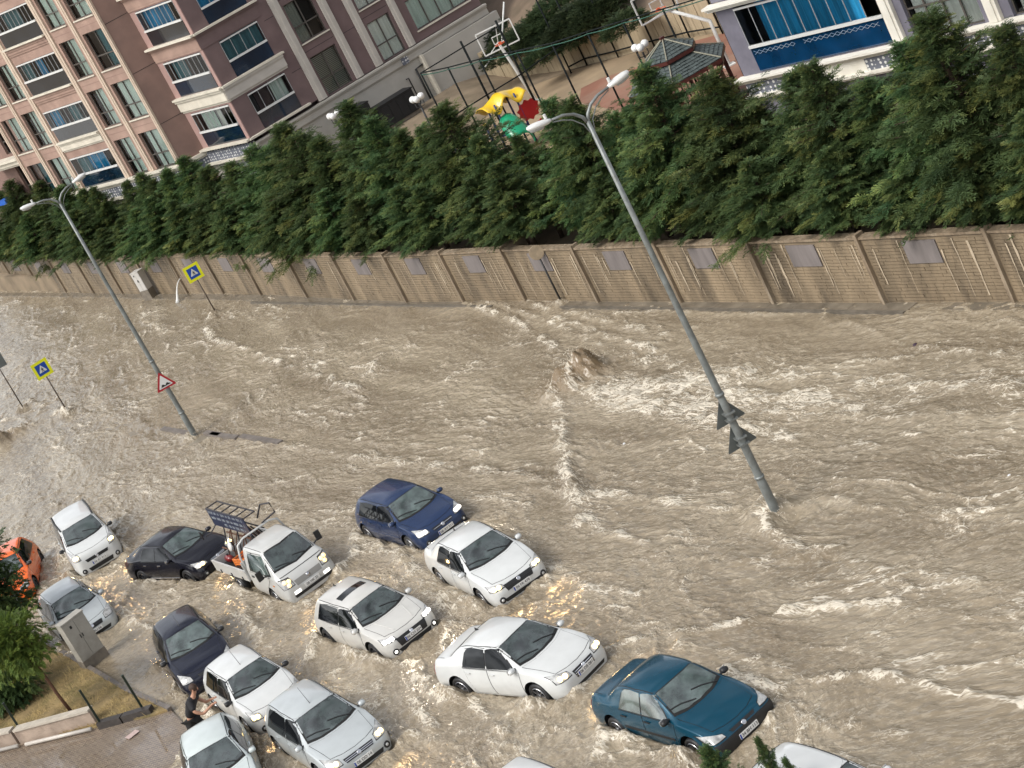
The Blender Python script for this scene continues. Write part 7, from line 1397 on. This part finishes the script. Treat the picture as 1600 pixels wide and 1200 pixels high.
M_SKIN = mat('skin', (.42, .22, .14), .5, var=.08, vscale=20); M_HAIR = mat('brown_hair', (.045, .022, .012), .6, var=.3, vscale=60, bump=.4, bscale=150); M_TEE = mat('black_tshirt', (.010, .010, .012), .8, var=.3, vscale=10, bump=.3, bscale=14); M_TROU = mat('black_trousers', (.008, .008, .009), .8, bump=.3, bscale=12); M_SHOE = mat('dark_shoe', (.02, .02, .02), .6)
# local frame: x towards the car, y left, z up
pdir = math.atan2(45.87 - 46.25, -9.86 + 10.95); man = empty('person', (-10.80, 46.24, -.06), pdir, 'man in black t-shirt and trousers leaning to push the white hatchback at its door', 'person')
#      body joints: pelvis, waist, chest, neck base, neck, head...
J = [(0, 0, .90, .15, .12), (.08, 0, 1.05, .14, .11), (.22, 0, 1.24, .17, .12), (.33, 0, 1.37, .13, .10), (.40, 0, 1.43, .058), (.46, 0, 1.50, .062), (.50, 0, 1.585, .092, .078), (.51, 0, 1.66, .075, .068),
     (.30, .17, 1.34, .065), (.30, .30 - .04, 1.18, .052), (.46, .24, 1.04, .042), (.70, .17, 1.10, .032), (.76, .16, 1.105, .036, .022),
     (.30, -.17, 1.34, .065), (.36, -.29, 1.13, .052), (.52, -.24, .98, .042), (.78, -.10, 1.08, .032), (.84, -.09, 1.085, .036, .022),
     (.02, .10, .82, .10), (.16, .11, .48, .068), (.02, .11, .10, .045), (.10, .11, .05, .04), (.20, .11, .04, .035),
     (-.02, -.10, .82, .10), (-.12, -.12, .46, .068), (-.38, -.12, .12, .045), (-.30, -.12, .05, .04), (-.20, -.12, .04, .035)]
E_ = [(0, 1), (1, 2), (2, 3), (3, 4), (4, 5), (5, 6), (6, 7), (3, 8), (8, 9), (9, 10), (10, 11), (11, 12), (3, 13), (13, 14), (14, 15), (15, 16), (16, 17), (0, 18), (18, 19), (19, 20), (20, 21), (21, 22), (0, 23), (23, 24), (24, 25), (25, 26), (26, 27)]
JB = [tuple(list(j[:3]) + [r0 * (.72 if i in (0, 1, 2, 3, 8, 13, 18, 19, 23, 24) else 1) for r0 in j[3:]]) for i, j in enumerate(J)]; skin('body', JB, E_, 0, M_SKIN, man)
beams(troot, .84, (.64, -.64), 2.3)
gr = lambda j, k: (*j[:3], j[3] + k * 1.7, (j[4] if len(j) > 4 else j[3]) + k)
hl_ = lambda a, b, t: tuple(a[i] + (b[i] - a[i]) * t for i in range(3))
JT = [gr(J[0], .012), gr(J[1], .022), gr(J[2], .022), gr(J[3], .02), gr(J[8], .022), (*hl_(J[8], J[9], .95), .082), gr(J[13], .022), (*hl_(J[13], J[14], .95), .082), (.375, 0, 1.405, .10)]
skin('t_shirt', JT, [(0, 1), (1, 2), (2, 3), (3, 4), (4, 5), (3, 6), (6, 7), (3, 8)], 0, M_TEE, man)
JP = [gr(J[0], .02), gr(J[18], .022), gr(J[19], .03), (*hl_(J[19], J[20], .95), .068), gr(J[23], .022), gr(J[24], .03), (*hl_(J[24], J[25], .95), .068)]
skin('trousers', JP, [(0, 1), (1, 2), (2, 3), (0, 4), (4, 5), (5, 6)], 0, M_TROU, man)
for (a, b) in ((J[21], J[22]), (J[26], J[27])): skin('shoe', [(a[0] - .06, a[1], .05, .05, .045), (a[0] + .05, a[1], .045, .052, .04), (b[0] + .04, b[1], .035, .045, .03)], [(0, 1), (1, 2)], 0, M_SHOE, man, 1)
hd_ = Vector((.50, 0, 1.60)); mb = MB(); Mh = Matrix.Rotation(R(18), 3, 'Y')
mb.lathe([(.001, .125), (.05, .118), (.085, .085), (.100, .03), (.098, -.02), (.085, -.045)], hd_ + Vector((-.012, 0, .012)), 16, 0, Mh @ Matrix.Diagonal((1.08, .92, 1))); mb.build('hair', M_HAIR, man, True)
mb = MB(); mb.box(hd_ + Vector((.098, 0, -.02)), (.035, .028, .05), 0, Mh, .5); mb.build('nose', M_SKIN, man)
for sg in (-1, 1):
    mb = MB(); mb.box(hd_ + Vector((.0, sg * .088, -.01)), (.035, .02, .06), 0, Mh); mb.build('ear', M_SKIN, man); mb = MB(); mb.lathe([(.001, -.011), (.009, -.006), (.011, 0), (.009, .006), (.001, .011)], hd_ + Vector((.082, sg * .032, .012)), 8); mb.build('eye', M_BLACKP, man, True)
mb = MB(); mb.box(hd_ + Vector((.083, 0, -.065)), (.015, .045, .012), 0, Mh); mb.build('mouth', mat('lips', (.25, .09, .07), .5), man)
for wr_, sg in ((J[12], 1), (J[17], -1)):
    w_ = Vector(wr_[:3])
    for f_i, (dy, ln) in enumerate(((-.030, .062), (-.010, .072), (.010, .068), (.030, .052))):
        skin('finger', [(w_.x - .005, w_.y + dy, w_.z + .002, .011), (w_.x + ln * .6, w_.y + dy * 1.15, w_.z + .012, .010), (w_.x + ln, w_.y + dy * 1.2, w_.z - .012, .008)], [(0, 1), (1, 2)], 0, M_SKIN, man, 1)
    skin('thumb', [(w_.x - .03, w_.y - sg * .03, w_.z, .012), (w_.x, w_.y - sg * .055, w_.z + .01, .011), (w_.x + .03, w_.y - sg * .06, w_.z, .009)], [(0, 1), (1, 2)], 0, M_SKIN, man, 1)
# ------------------------------------------------------------------ tree tops rising from below the picture
for (u_, v_), hh, ww, lb_ in (((1106, 1164), 2.6, .75, 'bushy conifer top under the front wheel of the teal saloon'), ((1188, 1150), 2.5, .42, 'narrow conifer tip in front of the white car, left one'), ((1231, 1182), 2.4, .4, 'narrow conifer tip in front of the white car, right one')):
    tip('conifer', (*ground_pt(u_, v_, hh), 0), hh, lb_, ww)
# originals of the tree prototypes are all used; nothing is hidden
